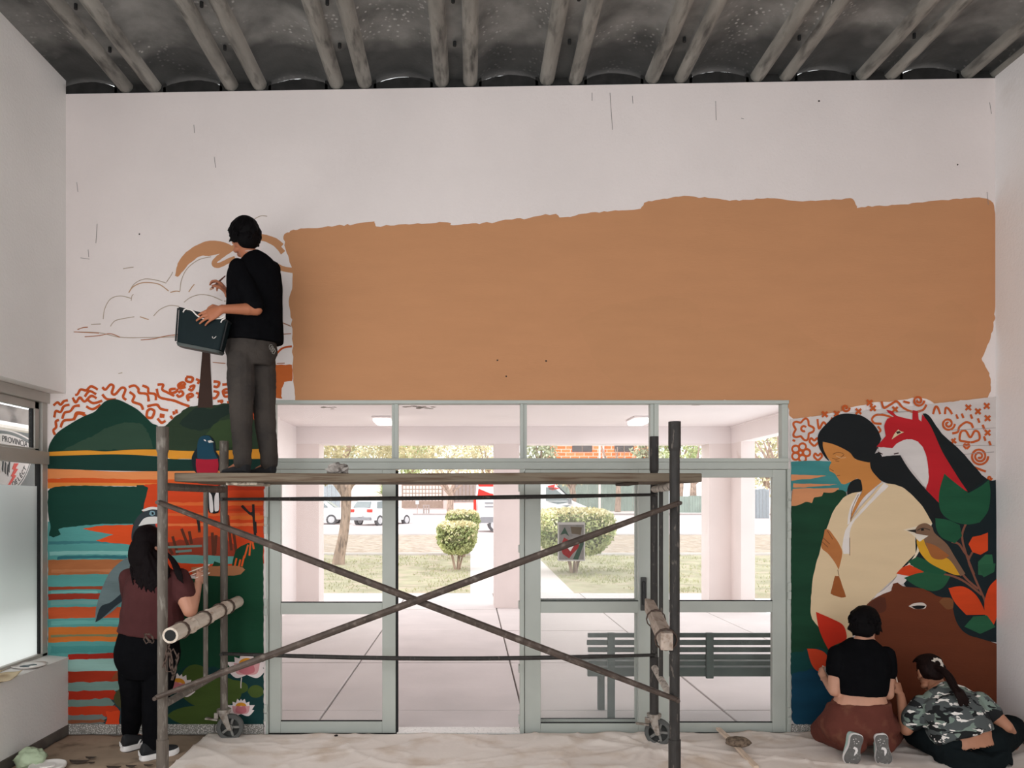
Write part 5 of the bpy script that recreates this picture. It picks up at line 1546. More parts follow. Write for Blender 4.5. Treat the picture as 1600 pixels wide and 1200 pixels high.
# tied bamboo pole on the left frame
a = V((P(262, 0, 4.42).x, 4.36, zat(993, 4.36))); b = V((P(372, 0, 5.6).x, 5.6, zat(940, 5.6)))
a.x = P(266, 0, 4.36).x
def bam(bm):
    L = (b - a)
    pts, rad = [], []
    for i in range(41):
        s = i / 40
        pts.append(a + L * s)
        nd = min(abs(s - q) for q in (.24, .5, .78))
        rad.append(.046 - .004 * s + (.006 if nd < .014 else 0))
    path(bm, pts, .04, 14, rad)
bp = spart('bamboo_rail', bam, m_bam)
def hollow(bm):
    d = (b - a).normalized()
    tube(bm, a - d * .002, a + d * .01, .033, n=12)
spart('hollow_end', hollow, m_dark, bp)
def coil(c, d, r, n, wd=.004, pitch=.008):
    u, v, d = basis(d)
    return [c + d * (pitch * (i / 12)) + u * (r * math.cos(i * math.pi / 6)) + v * (r * math.sin(i * math.pi / 6)) for i in range(12 * n)]
for s in (.12, .42, .66, .8):
    spart('tie_wire', lambda bm: path(bm, coil(a.lerp(b, s), b - a, .05, 3), .004, 5), m_wire, bp)
q = at(NL, .905) + V((.03, -.04, 0))
spart('wire_loop', lambda bm: path(bm, [q + V((.02 * math.sin(t * 1.2) + .035 * (t / 14), -.012, -.075 + .09 * math.cos(t * .9) - .05 * (t / 14))) for t in range(30)], .0045, 5), m_wire)
spart('wire_loop', lambda bm: path(bm, [q + V((-.09 + .03 * math.sin(t), -.01, .03 * math.cos(t * 1.3))) for t in range(14)], .004, 5), m_wire)
# wooden beam on the right frame
c0 = V((P(1043, 0, 4.32).x, 4.33, zat(1003, 4.33))); c1 = V((P(1014, 0, 5.42).x, 5.42, zat(945, 5.42)))
def beam(bm, s0, s1, w_, h_):
    u, v, d = basis(c1 - c0)
    p0, p1 = c0.lerp(c1, s0), c0.lerp(c1, s1)
    loft(bm, [[p + u * (sx * w_) + v * (sy * h_) for sx, sy in ((-1, -1), (1, -1), (1, 1), (-1, 1))] for p in (p0, p1)])
bw = spart('wooden_beam', lambda bm: beam(bm, 0, .58, .034, .05), mat('pale_beam_wood', (164, 148, 136), .8, .15, 6, stretch=(4, .8, 4), rgb2=(130, 110, 96), thr=(.5, .7)), bevel=.005)
spart('beam_piece', lambda bm: beam(bm, .56, 1.0, .03, .045), mat('pale_beam_wood', (164, 148, 136)), bw, bevel=.005)
spart('tie_wire', lambda bm: path(bm, coil(c0.lerp(c1, .04), c1 - c0, .062, 3), .004, 5), m_wire, bw)
spart('tie_wire', lambda bm: path(bm, coil(c0.lerp(c1, .55), c1 - c0, .06, 3), .004, 5), m_wire, bw)
# casters
m_rub = mat('caster_rubber', (74, 74, 72), .7, .15, 20)
m_cast = mat('caster_metal', (150, 142, 134), .5, .2, 16, metal=.4, rgb2=(110, 98, 88), thr=(.5, .65))
def caster(p, off, ang):
    z = .095
    c = V((p.x + off, p.y, z))
    M = Matrix.Translation(c) @ Matrix.Rotation(ang, 4, 'Z') @ Matrix.Rotation(math.pi / 2, 4, 'X')
    root = spart('caster', lambda bm: (tube(bm, at(p, .205), at(p, .225), .05, n=16), tube(bm, at(p, .19), at(p, .205), .04, n=16)), m_cast)
    spart('wheel', lambda bm: lathe(bm, [(.066, -.018), (.088, -.02), (.095, -.012), (.095, .012), (.088, .02), (.066, .018), (.066, -.018)], M, 28), m_rub, root)
    def hub(bm):
        lathe(bm, [(.012, -.022), (.022, -.022), (.022, .022), (.012, .022)], M, 14)
        for k in range(5): obox(bm, M @ Matrix.Rotation(k * 1.2566, 4, 'Z') @ Matrix.Translation((.043, 0, 0)), .052, .016, .016)
    spart('hub', hub, mat('hub_grey', (110, 108, 104), .6, .1), root)
    def fork(bm):
        for s in (-1, 1):
            o = (Matrix.Rotation(ang, 3, 'Z') @ V((0, s * .03, 0)))
            t0 = at(p, .19) + o
            prism(bm, [t0 + V((-.03, 0, 0)), t0 + V((.03, 0, 0)), c + o + V((.014, 0, -.014)), c + o + V((-.014, 0, -.014))], o.normalized() * .005)
        tube(bm, c - (Matrix.Rotation(ang, 3, 'Z') @ V((0, .036, 0))), c + (Matrix.Rotation(ang, 3, 'Z') @ V((0, .036, 0))), .008, n=8)
    spart('fork', fork, m_cast, root)
    spart('brake_lever', lambda bm: (obox(bm, Matrix.Translation(at(p, .165) + V((-.085, -.01, -.01))) @ Matrix.Rotation(.12, 4, 'Y'), .09, .035, .012), obox(bm, Matrix.Translation(at(p, .18) + V((-.05, -.01, 0))), .03, .03, .04)), m_cast, root, bevel=.003)
caster(FL, .045, .12)
caster(FR, .03, -.35)

# boards across the scaffold
PZ0, PZ1 = 1.825, 1.878
for k, (y0, y1, x0, x1, lab) in enumerate(((4.60, 4.93, P(272, 0, 4.6).x, P(1097, 0, 4.6).x, 'weathered scaffold board, front one with the grey rag'), (4.95, 5.27, -1.76, 1.36, 'weathered scaffold board at the rear, under the standing painter'))):
    bm = NB(); box(bm, (x0, y0, PZ0), (x1, y1, PZ1))
    bmesh.ops.subdivide_edges(bm, edges=[e for e in bm.edges if abs(e.verts[0].co.x - e.verts[1].co.x) > 1], cuts=14)
    for v in bm.verts: v.co.z += .005 * noise.noise(V((v.co.x * .9, k, 0))); v.co.y += .004 * noise.noise(V((v.co.x * 2, k, 4)))
    o = tag(obj('scaffold_board', bm, m_wood, bevel=.006), lab, 'board', 'boards across the scaffold')
def cleat(name, px0, px1, py0, py1, Y, m, label):
    q0, q1 = P(px0, py1, Y), P(px1, py0, Y)
    bm = NB(); box(bm, (q0.x, Y, q0.z), (q1.x, Y + .3, PZ0 - .001))
    bmesh.ops.subdivide_edges(bm, edges=bm.edges[:], cuts=1)
    for v in bm.verts: v.co += noise.noise_vector(v.co * 9) * .002
    return tag(obj(name, bm, m, bevel=.004), label, 'wood block')
cleat('wood_block', 353, 402, 752, 758, 4.66, mat('pale_cleat', (176, 164, 148), .8, .2, 14, rgb2=(112, 96, 84), thr=(.5, .6)), 'pale wood block fixed under the left end of the scaffold boards')
cleat('wood_block', 976, 998, 752, 757.5, 4.66, mat('dark_cleat', (62, 50, 42), .85, .2), 'dark wood block fixed under the right end of the scaffold boards')

# crumpled rag on the board
q = P(527, 738, 4.68)
bm = NB()
bmesh.ops.create_icosphere(bm, subdivisions=3, radius=1)
for v in bm.verts:
    d = v.co.copy()
    f = 1 + .55 * noise.noise(d * 2.2 + V((3, 1, 2))) + .3 * (1 - 2 * abs(noise.noise(d * 3.7)))
    v.co = V((d.x * .055 * f, d.y * .045 * f, max(-.022, d.z * .034 * f)))
    v.co += V((q.x, 4.70, PZ1 + .024))
tag(obj('crumpled_rag', bm, mat('grey_rag', (146, 138, 132), .9, .2, 20, rgb2=(96, 90, 86), thr=(.5, .6))), 'crumpled grey rag lying on the front scaffold board', 'rag')
# sheet under the painter's shoes
bm = NB()
q0, q1 = P(344, 0, 5.02), P(420, 0, 5.02)
box(bm, (q0.x, 4.97, PZ1 + .0045), (q1.x + .04, 5.26, PZ1 + .008))
bmesh.ops.subdivide_edges(bm, edges=bm.edges[:], cuts=5, use_grid_fill=True)
for v in bm.verts: v.co.z += .003 * noise.noise(v.co * 6)
tag(obj('paper_sheet', bm, mat('white_paper', (214, 208, 202), .8, .04)), 'white paper sheet on the scaffold boards beneath the painter\'s shoes', 'paper')

# ------------------------------------------------------------------ small things on sill and floor
q = P(58, 1039, 5.2)
sz = WZ0 + .014
pcx, pcy = XL - .045, 5.27
pt = thing('paint_plate', 'white plate with dark blue paint on the window sill', 'plate', (pcx, pcy, sz))
bm = NB(); lathe(bm, [(.002, .004), (.075, .004), (.085, .007), (.112, .017), (.112, .02), (.082, .012), (.002, .009)], Matrix.Translation((pcx, pcy, sz)), 28); obj('plate', bm, mat('plate_white', (212, 206, 202), .4, .02), pt, smooth=True)
bm = NB(); prism(bm, [V((pcx + x * .001, pcy + y * .001, sz + .0105)) for x, y in ((-50, -30), (-15, -45), (20, -25), (10, 5), (35, 30), (0, 45), (-20, 15), (-45, 10))], (0, 0, .004)); obj('paint_blob', bm, mat('dark_blue_paint', (30, 52, 60), .4, .1), pt)
bm = NB(); prism(bm, [V((pcx + x * .001, pcy + y * .001, sz + .0105)) for x, y in ((25, -50), (55, -40), (60, -10), (40, 0), (25, -20))], (0, 0, .005)); obj('paint_blob', bm, mat('white_paint', (222, 218, 214), .4, .02), pt)
def sheet(name, label, cx, cy, z, sx, sy, ang, m, curl, cat, n=14, seed=0):
    vs, fs = [], []
    for j in range(n + 1):
        for i in range(n + 1):
            u, v = i / n - .5, j / n - .5
            x, y = u * sx, v * sy
            zz = curl * (abs(u * 2) ** 2.2 * .7 + abs(v * 2) ** 2.5 * .5) + curl * .6 * noise.noise(V((u * 3, v * 3, seed))) + curl * .25
            vs.append((cx + x * math.cos(ang) - y * math.sin(ang), cy + x * math.sin(ang) + y * math.cos(ang), z + max(0, zz)))
    for j in range(n):
        for i in range(n):
            a_ = j * (n + 1) + i
            fs.append((a_, a_ + 1, a_ + n + 2, a_ + n + 1))
    me = bpy.data.meshes.new(name); me.from_pydata(vs, [], fs)
    o = link(name, me, m, smooth=True)
    s = o.modifiers.new('t', 'SOLIDIFY'); s.thickness = .002; s.offset = 1
    return tag(o, label, cat)
m_pap = mat('tan_paper', (188, 168, 138), .8, .1, 5)
sheet('paper_sheet', 'larger tan paper sheet hanging over the window sill edge', XL - .02, 4.86, sz + .002, .22, .34, .3, m_pap, .02, 'paper', seed=3)
sheet('paper_sheet', 'upper crumpled tan paper lying nearest the window glass on the sill', XL - .08, 4.82, sz + .03, .09, .3, -.15, mat('beige_paper', (206, 188, 160), .8, .08, 5), .018, 'paper', seed=8)
# green cloth bundle and white lid at the lower left edge
q = P(38, 1196, 4.86)
bm = NB(); bmesh.ops.create_icosphere(bm, subdivisions=4, radius=1)
for v in bm.verts:
    d = v.co.copy()
    f = 1 + .22 * noise.noise(d * 2 + V((1, 4, 2))) + .16 * (1 - 2 * abs(noise.noise(d * 3.1)))
    v.co = V((q.x + d.x * .085 * f, 4.93 + d.y * .075 * f, max(.012, .055 + d.z * .065 * f)))
tag(obj('cloth_bundle', bm, mat('pale_green_plastic', (164, 178, 150), .6, .08, 8), smooth=True), 'pale green crumpled bag on the floor by the left wall', 'bag')
q = P(80, 1200, 4.9)
lid = thing('bucket_lid', 'white round lid lying on the brown floor paper', 'lid', (q.x, 4.86, .02))
bm = NB(); lathe(bm, [(.002, .022), (.092, .022), (.1, .03), (.108, .03), (.11, .022), (.106, .008), (.1, .006), (.002, .008)], Matrix.Translation((q.x, 4.86, .015)), 32); obj('lid_disc', bm, mat('lid_white', (218, 212, 208), .4, .02), lid, smooth=True)
bm = NB(); lathe(bm, [(.03, .0), (.045, .0), (.045, .008), (.03, .008)], Matrix.Translation((q.x, 4.86, .036)), 20); obj('raised_ring', bm, mat('lid_white', (218, 212, 208)), lid)
# dark scraps of paper or leaves
for i, (px, py, s, lab) in enumerate(((124, 1190, .055, 'largest dark curled scrap on the brown paper'), (142, 1184, .03, 'small dark scrap just behind the largest scrap'), (143, 1192, .018, 'tiny dark scrap right of the largest scrap'), (178, 1199, .04, 'dark reddish scrap at the front edge of the brown paper'), (205, 1197, .03, 'dark scrap lying before the left woman\'s shoe'), (232, 1196, .025, 'dark sliver beside the near left scaffold post'))):
    Y = 1.67 * FPX / (py - CY)
    x = (px - CX) * Y / FPX
    bm = NB()
    n = 8
    prism(bm, [V((x + s * (1.2 + .3 * noise.noise(V((k, i, 0)))) * math.cos(k * .785), Y + s * .5 * (1 + .5 * noise.noise(V((k, i, 3)))) * math.sin(k * .785), .021 + .008 * math.cos(k * .785 * 2) * (s / .05))) for k in range(n)], (0, 0, .003))
    tag(obj('dark_scrap', bm, mat('dark_scrap', (54, 44, 38), .85, .2)), lab, 'scrap', 'scraps on the floor paper')
# stick with a stone on it
p0, p1 = P(1122, 1142, 5.6), P(1182, 1204, 4.85)
p0.z, p1.z = .055, .03
bm = NB()
u, v, d = basis(p1 - p0)
loft(bm, [[p + u * (sx * .016) + v * (sy * .009) for sx, sy in ((-1, -1), (1, -1), (1, 1), (-1, 1))] for p in (p0, p0.lerp(p1, .3) + V((.006, 0, .002)), p0.lerp(p1, .7), p1)])
tag(obj('wooden_stick', bm, mat('pale_stick', (192, 172, 154), .8, .08, 8)), 'pale flat wooden stick on the drop cloth below the stone', 'stick')
q = p0.lerp(p1, .47)
bm = NB(); bmesh.ops.create_icosphere(bm, subdivisions=4, radius=1)
for v in bm.verts:
    dd = v.co.copy()
    f = 1 + .2 * noise.noise(dd * 1.4 + V((5, 2, 8))) + .06 * noise.noise(dd * 6)
    v.co = V((q.x + .012 + dd.x * .086 * f, q.y - .02 + dd.y * .06 * f, .075 + dd.z * .034 * f))
tag(obj('stone', bm, mat('grey_brown_stone', (112, 96, 82), .95, .3, 24, bump=.8, rgb2=(76, 64, 54), thr=(.45, .6)), smooth=True), 'rough brown stone weighing down the pale stick', 'stone')
bm = NB(); q = P(527, 1153, 5.55)
bmesh.ops.create_icosphere(bm, subdivisions=2, radius=1)
for v in bm.verts: v.co = V((q.x + v.co.x * .014, 5.5 + v.co.y * .012, .034 + v.co.z * .008 * (1 + .5 * noise.noise(v.co * 2))))
tag(obj('paint_clump', bm, mat('black_clump', (34, 28, 26), .9, .1)), 'small black clump on the drop cloth under the left door', 'clump')

# ------------------------------------------------------------------ people
m_skin_a = mat('skin_warm_brown', (158, 98, 70), .55, .05, 20, spec=.35)
m_skin_d = mat('skin_tan', (172, 122, 100), .55, .05, 20, spec=.35)
m_skin_b = mat('skin_light_tan', (176, 130, 108), .55, .05, 20, spec=.35)
m_skin_c = mat('skin_olive', (160, 112, 88), .55, .05, 20, spec=.35)
m_black = mat('black_cotton', (13, 13, 15), .95, .12, 14, bump=.2, bscale=60, spec=.02)
m_hair = mat('black_hair', (12, 10, 11), .62, .3, 30, stretch=(6, 6, .6), spec=.05)
m_hairb = mat('dark_brown_hair', (25, 16, 15), .6, .3, 30, stretch=(6, 6, .6), spec=.06)
m_eyew = mat('eye_white', (205, 200, 195), .3, 0)
m_iris = mat('eye_iris', (40, 26, 20), .2, 0)
m_shoew = mat('shoe_white', (208, 204, 202), .6, .04)
m_shoeb = mat('shoe_black', (30, 30, 32), .8, .1)

def orth(f, u=V((0, 0, 1))):
    f = V(f).normalized()
    l = V(u).cross(f).normalized()
    return f, f.cross(l).normalized(), l
def torso(bm, rings, L, n=22):
    L = V(L).normalized()
    pts = crom([(*c, w_, d_) for c, w_, d_ in rings], False, 4)
    out = []
    for i, p in enumerate(pts):
        c = V(p[:3])
        up = (V(pts[min(i + 1, len(pts) - 1)][:3]) - V(pts[max(i - 1, 0)][:3])).normalized()
        l = (L - up * L.dot(up)).normalized()
        f = l.cross(up).normalized()
        r = []
        for k in range(n):
            a = 2 * math.pi * k / n
            ca, sa = math.cos(a), math.sin(a)
            r.append(c + l * (p[3] * math.copysign(abs(ca) ** .85, ca)) + f * (p[4] * math.copysign(abs(sa) ** .85, sa)))
        out.append(r)
    loft(bm, out)
def hand(bm, wrist, d, n, thumb, curl=(.5, .5, .5, .5), size=1.0, spread=.12, tcurl=.4):
    """palm, four fingers of unequal length bending at three joints, thumb leaving the side of the palm"""
    d = V(d).normalized(); n = V(n); n = (n - d * n.dot(d)).normalized()
    s = d.cross(n).normalized() * thumb               # towards the thumb side
    w = V(wrist)
    S_ = size
    kn = w + d * (.088 * S_)
    rings = []
    for t, hw, th in ((-.012, .026, .021), (.01, .028, .02), (.035, .036, .017), (.065, .041, .015), (.088, .041, .012)):
        rings.append(ring(w + d * (t * S_), s, n, hw * S_, th * S_, 14))
    loft(bm, rings)
    for i, (off, ln, r) in enumerate(((.031, .070, .0086), (.0105, .079, .009), (-.0105, .074, .0086), (-.031, .058, .0076))):
        dd = (d + s * (off * spread * 12)).normalized()
        p = kn + s * (off * S_) - d * (.012 * S_) - d * (abs(off - .01) * .25)
        a = curl[i]
        pts = [p]
        ang = a * .5
        for k, f in enumerate((.46, .31, .23)):
            q = (dd * math.cos(ang) + n * math.sin(ang)).normalized()
            pts.append(pts[-1] + q * ((ln + .012) * f * S_))
            ang += a
        chain(bm, pts, [r * S_, r * .95 * S_, r * .86 * S_, r * .72 * S_], 10)
    b = w + d * (.022 * S_) + s * (.024 * S_) + n * (.004 * S_)
    t1 = b + (d * .55 + s * .75 + n * .3).normalized() * (.036 * S_)
    t2 = t1 + (d * .85 + s * (.4 - tcurl * .5) + n * (.25 + tcurl * .5)).normalized() * (.034 * S_)
    t3 = t2 + (d * .9 + s * (.1 - tcurl) + n * (.25 + tcurl * .6)).normalized() * (.026 * S_)
    chain(bm, [b, t1, t2, t3], [.0135 * S_, .0115 * S_, .0098 * S_, .0078 * S_], 10)
def head(bm, C_, f, u=V((0, 0, 1)), s=1.0):
    f, u, l = orth(f, u)
    E = lambda c, a, b, h: ellip(bm, c, (l * (a * s), f * (b * s), u * (h * s)), 18, 12)
    o = lambda x, y, z: C_ + l * (x * s) + f * (y * s) + u * (z * s)
    E(o(0, -.008, .022), .074, .092, .097)
    E(o(0, .028, -.042), .056, .060, .073)
    E(o(0, .066, -.096), .021, .02, .017)
    E(o(0, .072, .03), .05, .016, .012)
    capsule(bm, o(0, .086, .012), o(0, .106, -.024), .009 * s, .013 * s)
    for q in (-1, 1):
        E(o(q * .011, .094, -.028), .009, .01, .008)
        E(o(q * .034, .066, -.02), .022, .018, .018)
        E(o(q * .074, -.006, -.008), .008, .018, .031)
        E(o(q * .078, -.012, .006), .006, .014, .016)
        E(o(q * .045, .02, -.085), .02, .035, .02)
    E(o(0, .086, -.055), .021, .009, .006)
    E(o(0, .085, -.066), .019, .009, .007)
    return o, (f, u, l)
def eyes(o, ax, parent, s=1.0):
    f, u, l = ax
    for q in (-1, 1):
        bm = NB(); ellip(bm, o(q * .031, .073, .006), (l * .0115, f * .011, u * .0085), 14, 8)
        e = obj('eye', bm, m_eyew, parent, smooth=True)
        bm = NB(); ellip(bm, o(q * .031, .083, .006), (l * .0055, f * .002, u * .0055), 10, 6)
        obj('iris', bm, m_iris, e, smooth=True)
        bm = NB(); path(bm, [o(q * .014, .088, .026), o(q * .032, .086, .033), o(q * .05, .074, .028)], .0028, 6)
        obj('eyebrow', bm, m_hair, parent)
def skin(name_, label, bm, m, vox=.0052):
    me = fused(bm, vox, 3, .5)
    o = link('person', me, m)
    return tag(o, label, 'person')
def wear(name, bm, m, parent, vox=.007, sm=5, wr=.0, freq=9, label=None, seed=0, stretch=(1, 1, 1)):
    me = fused(bm, vox, sm, .5)
    if wr:
        nrm = [v.normal.copy() for v in me.vertices]
        for v, nv in zip(me.vertices, nrm):
            q = V((v.co.x * freq * stretch[0], v.co.y * freq * stretch[1], v.co.z * freq * stretch[2] + seed))
            k = noise.noise(q) + .7 * (1 - 2 * abs(noise.noise(q * 1.7 + V((3, 1, 5)))))
            v.co += nv * (wr * k)
    return link(name, me, m, parent, label=label)
SOLE = [(0, 0), (.012, .2), (.05, .3), (.14, .36), (.3, .335), (.45, .335), (.6, .40), (.74, .455), (.86, .42), (.94, .3), (.985, .16), (1, 0)]
def shoe(parent, origin, toe, up, Ln, Wd, m_up, m_mid, m_out, hi=.09, fx=None, mid_h=.03, label=None):
    """origin: heel on the ground; builds upper > midsole, outsole"""
    x = V(toe).normalized(); z = V(up); z = (z - x * z.dot(x)).normalized(); y = z.cross(x)
    M = Matrix(((x.x, y.x, z.x, origin[0]), (x.y, y.y, z.y, origin[1]), (x.z, y.z, z.z, origin[2]), (0, 0, 0, 1)))
    q = lambda a, b, c: M @ V((a, b, c))
    bm = NB()
    prof_ = [(.02, .25, .8), (.06, .33, 1.0), (.16, .36, 1.0), (.3, .35, .92), (.42, .35, .78), (.56, .39, .62), (.72, .42, .5), (.86, .38, .42), (.95, .26, .34), (.99, .12, .25)]
    rings = []
    for t, hw, h in prof_:
        H_ = hi * h
        rr = []
        for k in range(16):
            a = 2 * math.pi * k / 16
            ca, sa = math.cos(a), math.sin(a)
            zz = mid_h * .7 + (H_ * (.5 + .5 * sa))
            rr.append(q(t * Ln, hw * Wd * math.copysign(abs(ca) ** .7, ca) * (1 if sa < .2 else 1 - .35 * (sa - .2)), zz))
        rings.append(rr)
    loft(bm, rings)
    up_ = wear('shoe', bm, m_up, parent, .0055, 3, label=label)
    def outline(sc_, n=3):
        half = crom(SOLE, False, n)
        pts = [(t, h) for t, h in half] + [(t, -h) for t, h in half[::-1][1:-1]]
        return [((t - .5) * Ln * sc_ + .5 * Ln, h * Wd * sc_) for t, h in pts]
    bm = NB()
    loft(bm, [[q(a, b, zz + (.012 * max(0, (a / Ln - .8)) * 5 * .6)) for a, b in outline(sc_)] for zz, sc_ in ((.006, 1.0), (.012, 1.03), (mid_h * .6, 1.02), (mid_h, .98))])
    obj('midsole', bm, m_mid, up_, smooth=False)
    bm = NB()
    loft(bm, [[q(a, b, zz + (.012 * max(0, (a / Ln - .8)) * 5 * .6)) for a, b in outline(sc_)] for zz, sc_ in ((0, .95), (.007, .985))])
    obj('outsole', bm, m_out, up_)
    if fx: fx(q, up_)
    return up_
def strand(bm, pts, r0, r1, n=7):
    p = [V(t) for t in crom([tuple(q) for q in pts], False, 4)]
    path(bm, p, r0, n, [r0 + (r1 - r0) * (i / (len(p) - 1)) for i in range(len(p))])
def shorthair(bm, o, ax, rnd, amt=110, s=1.0, front=.3):
    f, u, l = ax
    ellip(bm, o(0, -.026, .036), (l * (.096 * s), f * (.1 * s), u * (.104 * s)), 22, 16)
    ellip(bm, o(0, -.058, -.022), (l * (.08 * s), f * (.058 * s), u * (.078 * s)), 18, 12)
    ellip(bm, o(0, .022, .084), (l * (.072 * s), f * (.062 * s), u * (.036 * s)), 14, 10)
    for q in (-1, 1): ellip(bm, o(q * .076, -.02, .0), (l * (.02 * s), f * (.045 * s), u * (.058 * s)), 12, 8)
    for k in range(amt):
        a = rnd.uniform(0, 6.283); e = rnd.uniform(-.5, 1.5)
        d = V((math.cos(a) * math.cos(e), math.sin(a) * math.cos(e), math.sin(e)))
        if d.y > .5 and d.z < .45: continue
        b = V((d.x * .088, -.026 + d.y * .092, .034 + d.z * .097))
        dn = V((d.x * .3 + rnd.uniform(-.25, .25), (.25 if d.y > 0 else -.15) + rnd.uniform(-.2, .2), -.9 + max(0, d.z) * .4)) * .04
        p0, p1, p2 = b, b + dn * .6 + d * .006, b + dn * 1.15 + d * rnd.uniform(-.002, .005)
        strand(bm, [o(*p0), o(*p1), o(*p2)], .013 * s, .004 * s, 6)
def brush(name, label, a, b, r, cols, tipl=.2, cat='paint brush', group=None):
    """a: bristle end, b: handle end"""
    a, b = V(a), V(b)
    t = thing(name, label, cat, a.lerp(b, .5).to_tuple(), group)
    p = a.lerp(b, tipl); q = a.lerp(b, tipl + .14)
    bm = NB(); path(bm, [q, q.lerp(b, .3), q.lerp(b, .7), b], r, 8, [r * .8, r * 1.05, r * .8, r * .5]); obj('handle', bm, cols[0], t, smooth=True)
    bm = NB(); path(bm, [p, p.lerp(q, .5), q], r, 8, [r * 1.1, r, r * .85]); obj('ferrule', bm, cols[1], t, smooth=True)
    bm = NB(); path(bm, [a, a.lerp(p, .4), p], r, 8, [r * .5, r * 1.25, r * 1.1]); obj('bristles', bm, cols[2], t, smooth=True)
    return t
m_ferr = mat('brush_ferrule', (150, 146, 140), .3, .05, metal=.8)
m_bwood = mat('brush_handle_brown', (92, 54, 44), .5, .15, 20)
m_bwhite = mat('brush_handle_pale', (206, 186, 172), .5, .08, 20)
m_brist = mat('bristles_peach', (182, 150, 128), .8, .15, 60)
def at_z(px, Y, z): return V(((px - CX) * Y / FPX, Y, z))

# ---------------- painter on the scaffold
FA = V((-.6, .8, 0)); LA = V((-.8, -.6, 0))
BZ = PZ1 + .009
bm = NB()
torso(bm, [(P(393, 566, 5.2), .12, .09), (P(393, 545, 5.2), .165, .115), (P(396, 512, 5.2), .145, .1), (P(398, 470, 5.2), .16, .112), (P(398, 436, 5.2), .172, .112), (P(397, 414, 5.2), .15, .085), (P(391, 400, 5.2), .056, .054)], LA)
sL, eL, wL = P(372, 418, 5.09), P(400, 483, 5.02), P(347, 483, 4.925)
sR, eR, wR = P(424, 421, 5.29), P(386, 484, 5.42), P(357, 461, 5.44)
chain(bm, [sL, eL, wL], [.05, .042, .027]); chain(bm, [sR, eR, wR], [.05, .04, .027])
capsule(bm, eL.lerp(wL, .25), eL.lerp(wL, .4), .041, .036); capsule(bm, eR.lerp(wR, .25), eR.lerp(wR, .4), .04, .036)
hand(bm, wL, (-.86, -.06, -.42), (-.1, .97, -.25), -1, (.2, .16, .18, .28), 1.1, spread=.2)
hand(bm, wR, (-.55, .1, .8), (-.75, -.1, -.5), 1, (.75, .8, .95, 1.05), 1.12, tcurl=.8)
CA = P(381, 371.5, 5.2)
capsule(bm, P(391, 404, 5.2), CA + V((.012, -.02, -.05)), .058, .052)
oA, axA = head(bm, CA, (-.66, .75, -.06))
hL, kL, aL = P(376, 556, 5.13), P(377, 645, 5.12), P(379, 728, 5.12)
hR, kR, aR = P(410, 556, 5.27), P(413, 645, 5.25), P(421, 728, 5.25)
aL.z = BZ + .1; aR.z = BZ + .1
for h_, k_, a_ in ((hL, kL, aL), (hR, kR, aR)):
    chain(bm, [h_, k_, a_], [.078, .055, .038])
    capsule(bm, a_ + V((0, 0, -.03)), V((a_.x, a_.y, BZ + .035)) + V((-.8, .6, 0)) * .12, .036, .028)
pA = skin('person', 'painter in black top and grey trousers standing on the scaffold boards', bm, m_skin_a)
eyes(oA, axA, pA)
bm = NB(); shorthair(bm, oA, axA, random.Random(4), 150)
wear('hair', bm, m_hair, pA, .005, 2)
bm = NB()
torso(bm, [(P(398, 535, 5.2), .19, .135), (P(398, 520, 5.2), .192, .137), (P(398, 495, 5.2), .188, .132), (P(398, 462, 5.2), .186, .126), (P(398, 434, 5.2), .184, .12), (P(397, 416, 5.2), .162, .1), (P(394, 405, 5.2), .105, .078), (P(390.5, 399, 5.2), .064, .062)], LA)
ea = sL.lerp(eL, .9)
chain(bm, [sL, sL.lerp(eL, .5), ea], [.062, .062, .064]); ellip(bm, ea, ((.066, 0, 0), (0, .066, 0), (0, 0, .03)))
chain(bm, [sR, sR.lerp(eR, .5), sR.lerp(eR, .9)], [.062, .062, .064])
wear('shirt', bm, m_black, pA, .007, 5, .004, 8)
m_jean = mat('grey_trousers', (60, 54, 50), .85, .14, 4, bump=.3, bscale=80, rgb2=(44, 41, 40), thr=(.42, .75), spec=.15)
bm = NB()
torso(bm, [(P(393, 572, 5.2), .13, .105), (P(393, 552, 5.2), .172, .128), (P(394, 535, 5.2), .162, .118), (P(395, 522, 5.2), .155, .112)], LA)
chain(bm, [hL, hL.lerp(kL, .5), kL, kL.lerp(aL, .6), aL + V((0, 0, -.012))], [.088, .09, .074, .064, .058]); chain(bm, [hR, hR.lerp(kR, .5), kR, kR.lerp(aR, .6), aR + V((0, 0, -.012))], [.086, .084, .074, .064, .058])
tA = wear('trousers', bm, m_jean, pA, .007, 4, .0045, 10, stretch=(1, 1, 1.6))
bm = NB()
q = P(424, 543, 5.12)
for k in range(3): path(bm, [q + V((.012 * math.cos(t) + .01 * k, -.012 - .004 * k, .02 * math.sin(t) - .014 * k)) for t in (0, 1, 2, 3, 4, 5, 6.28)], .0028, 5)
obj('key_ring', bm, m_ferr, tA)
bm = NB()
nA = P(391, 400, 5.2)
lo_a = [nA + LA * (.06 * math.cos(t)) + FA * (.058 * math.sin(t)) + V((0, 0, .006 + .012 * math.sin(-t) )) for t in [k * 6.2832 / 24 for k in range(25)]]
path(bm, lo_a, .006, 6)
obj('neck_cord', bm, mat('pale_cord', (170, 140, 128), .7, .05), pA)
m_soleb = mat('dark_sole', (40, 38, 38), .8, .05)
toeA = V((-.86, .5, 0)).normalized()
for a_, hx in ((aL, 391), (aR, 431)):
    org = at_z(hx, a_.y, BZ); org.y = a_.y - .03
    shoe(pA, org, toeA, (0, 0, 1), .25, .098, m_shoeb, m_soleb, m_soleb, .078, None, .014)
brush('paint_brush', 'brush with a dark handle in the standing painter\'s raised hand', P(328, 453, 5.47), P(352, 431, 5.40), .0068, (m_bwood, m_bwood, m_brist), .16)
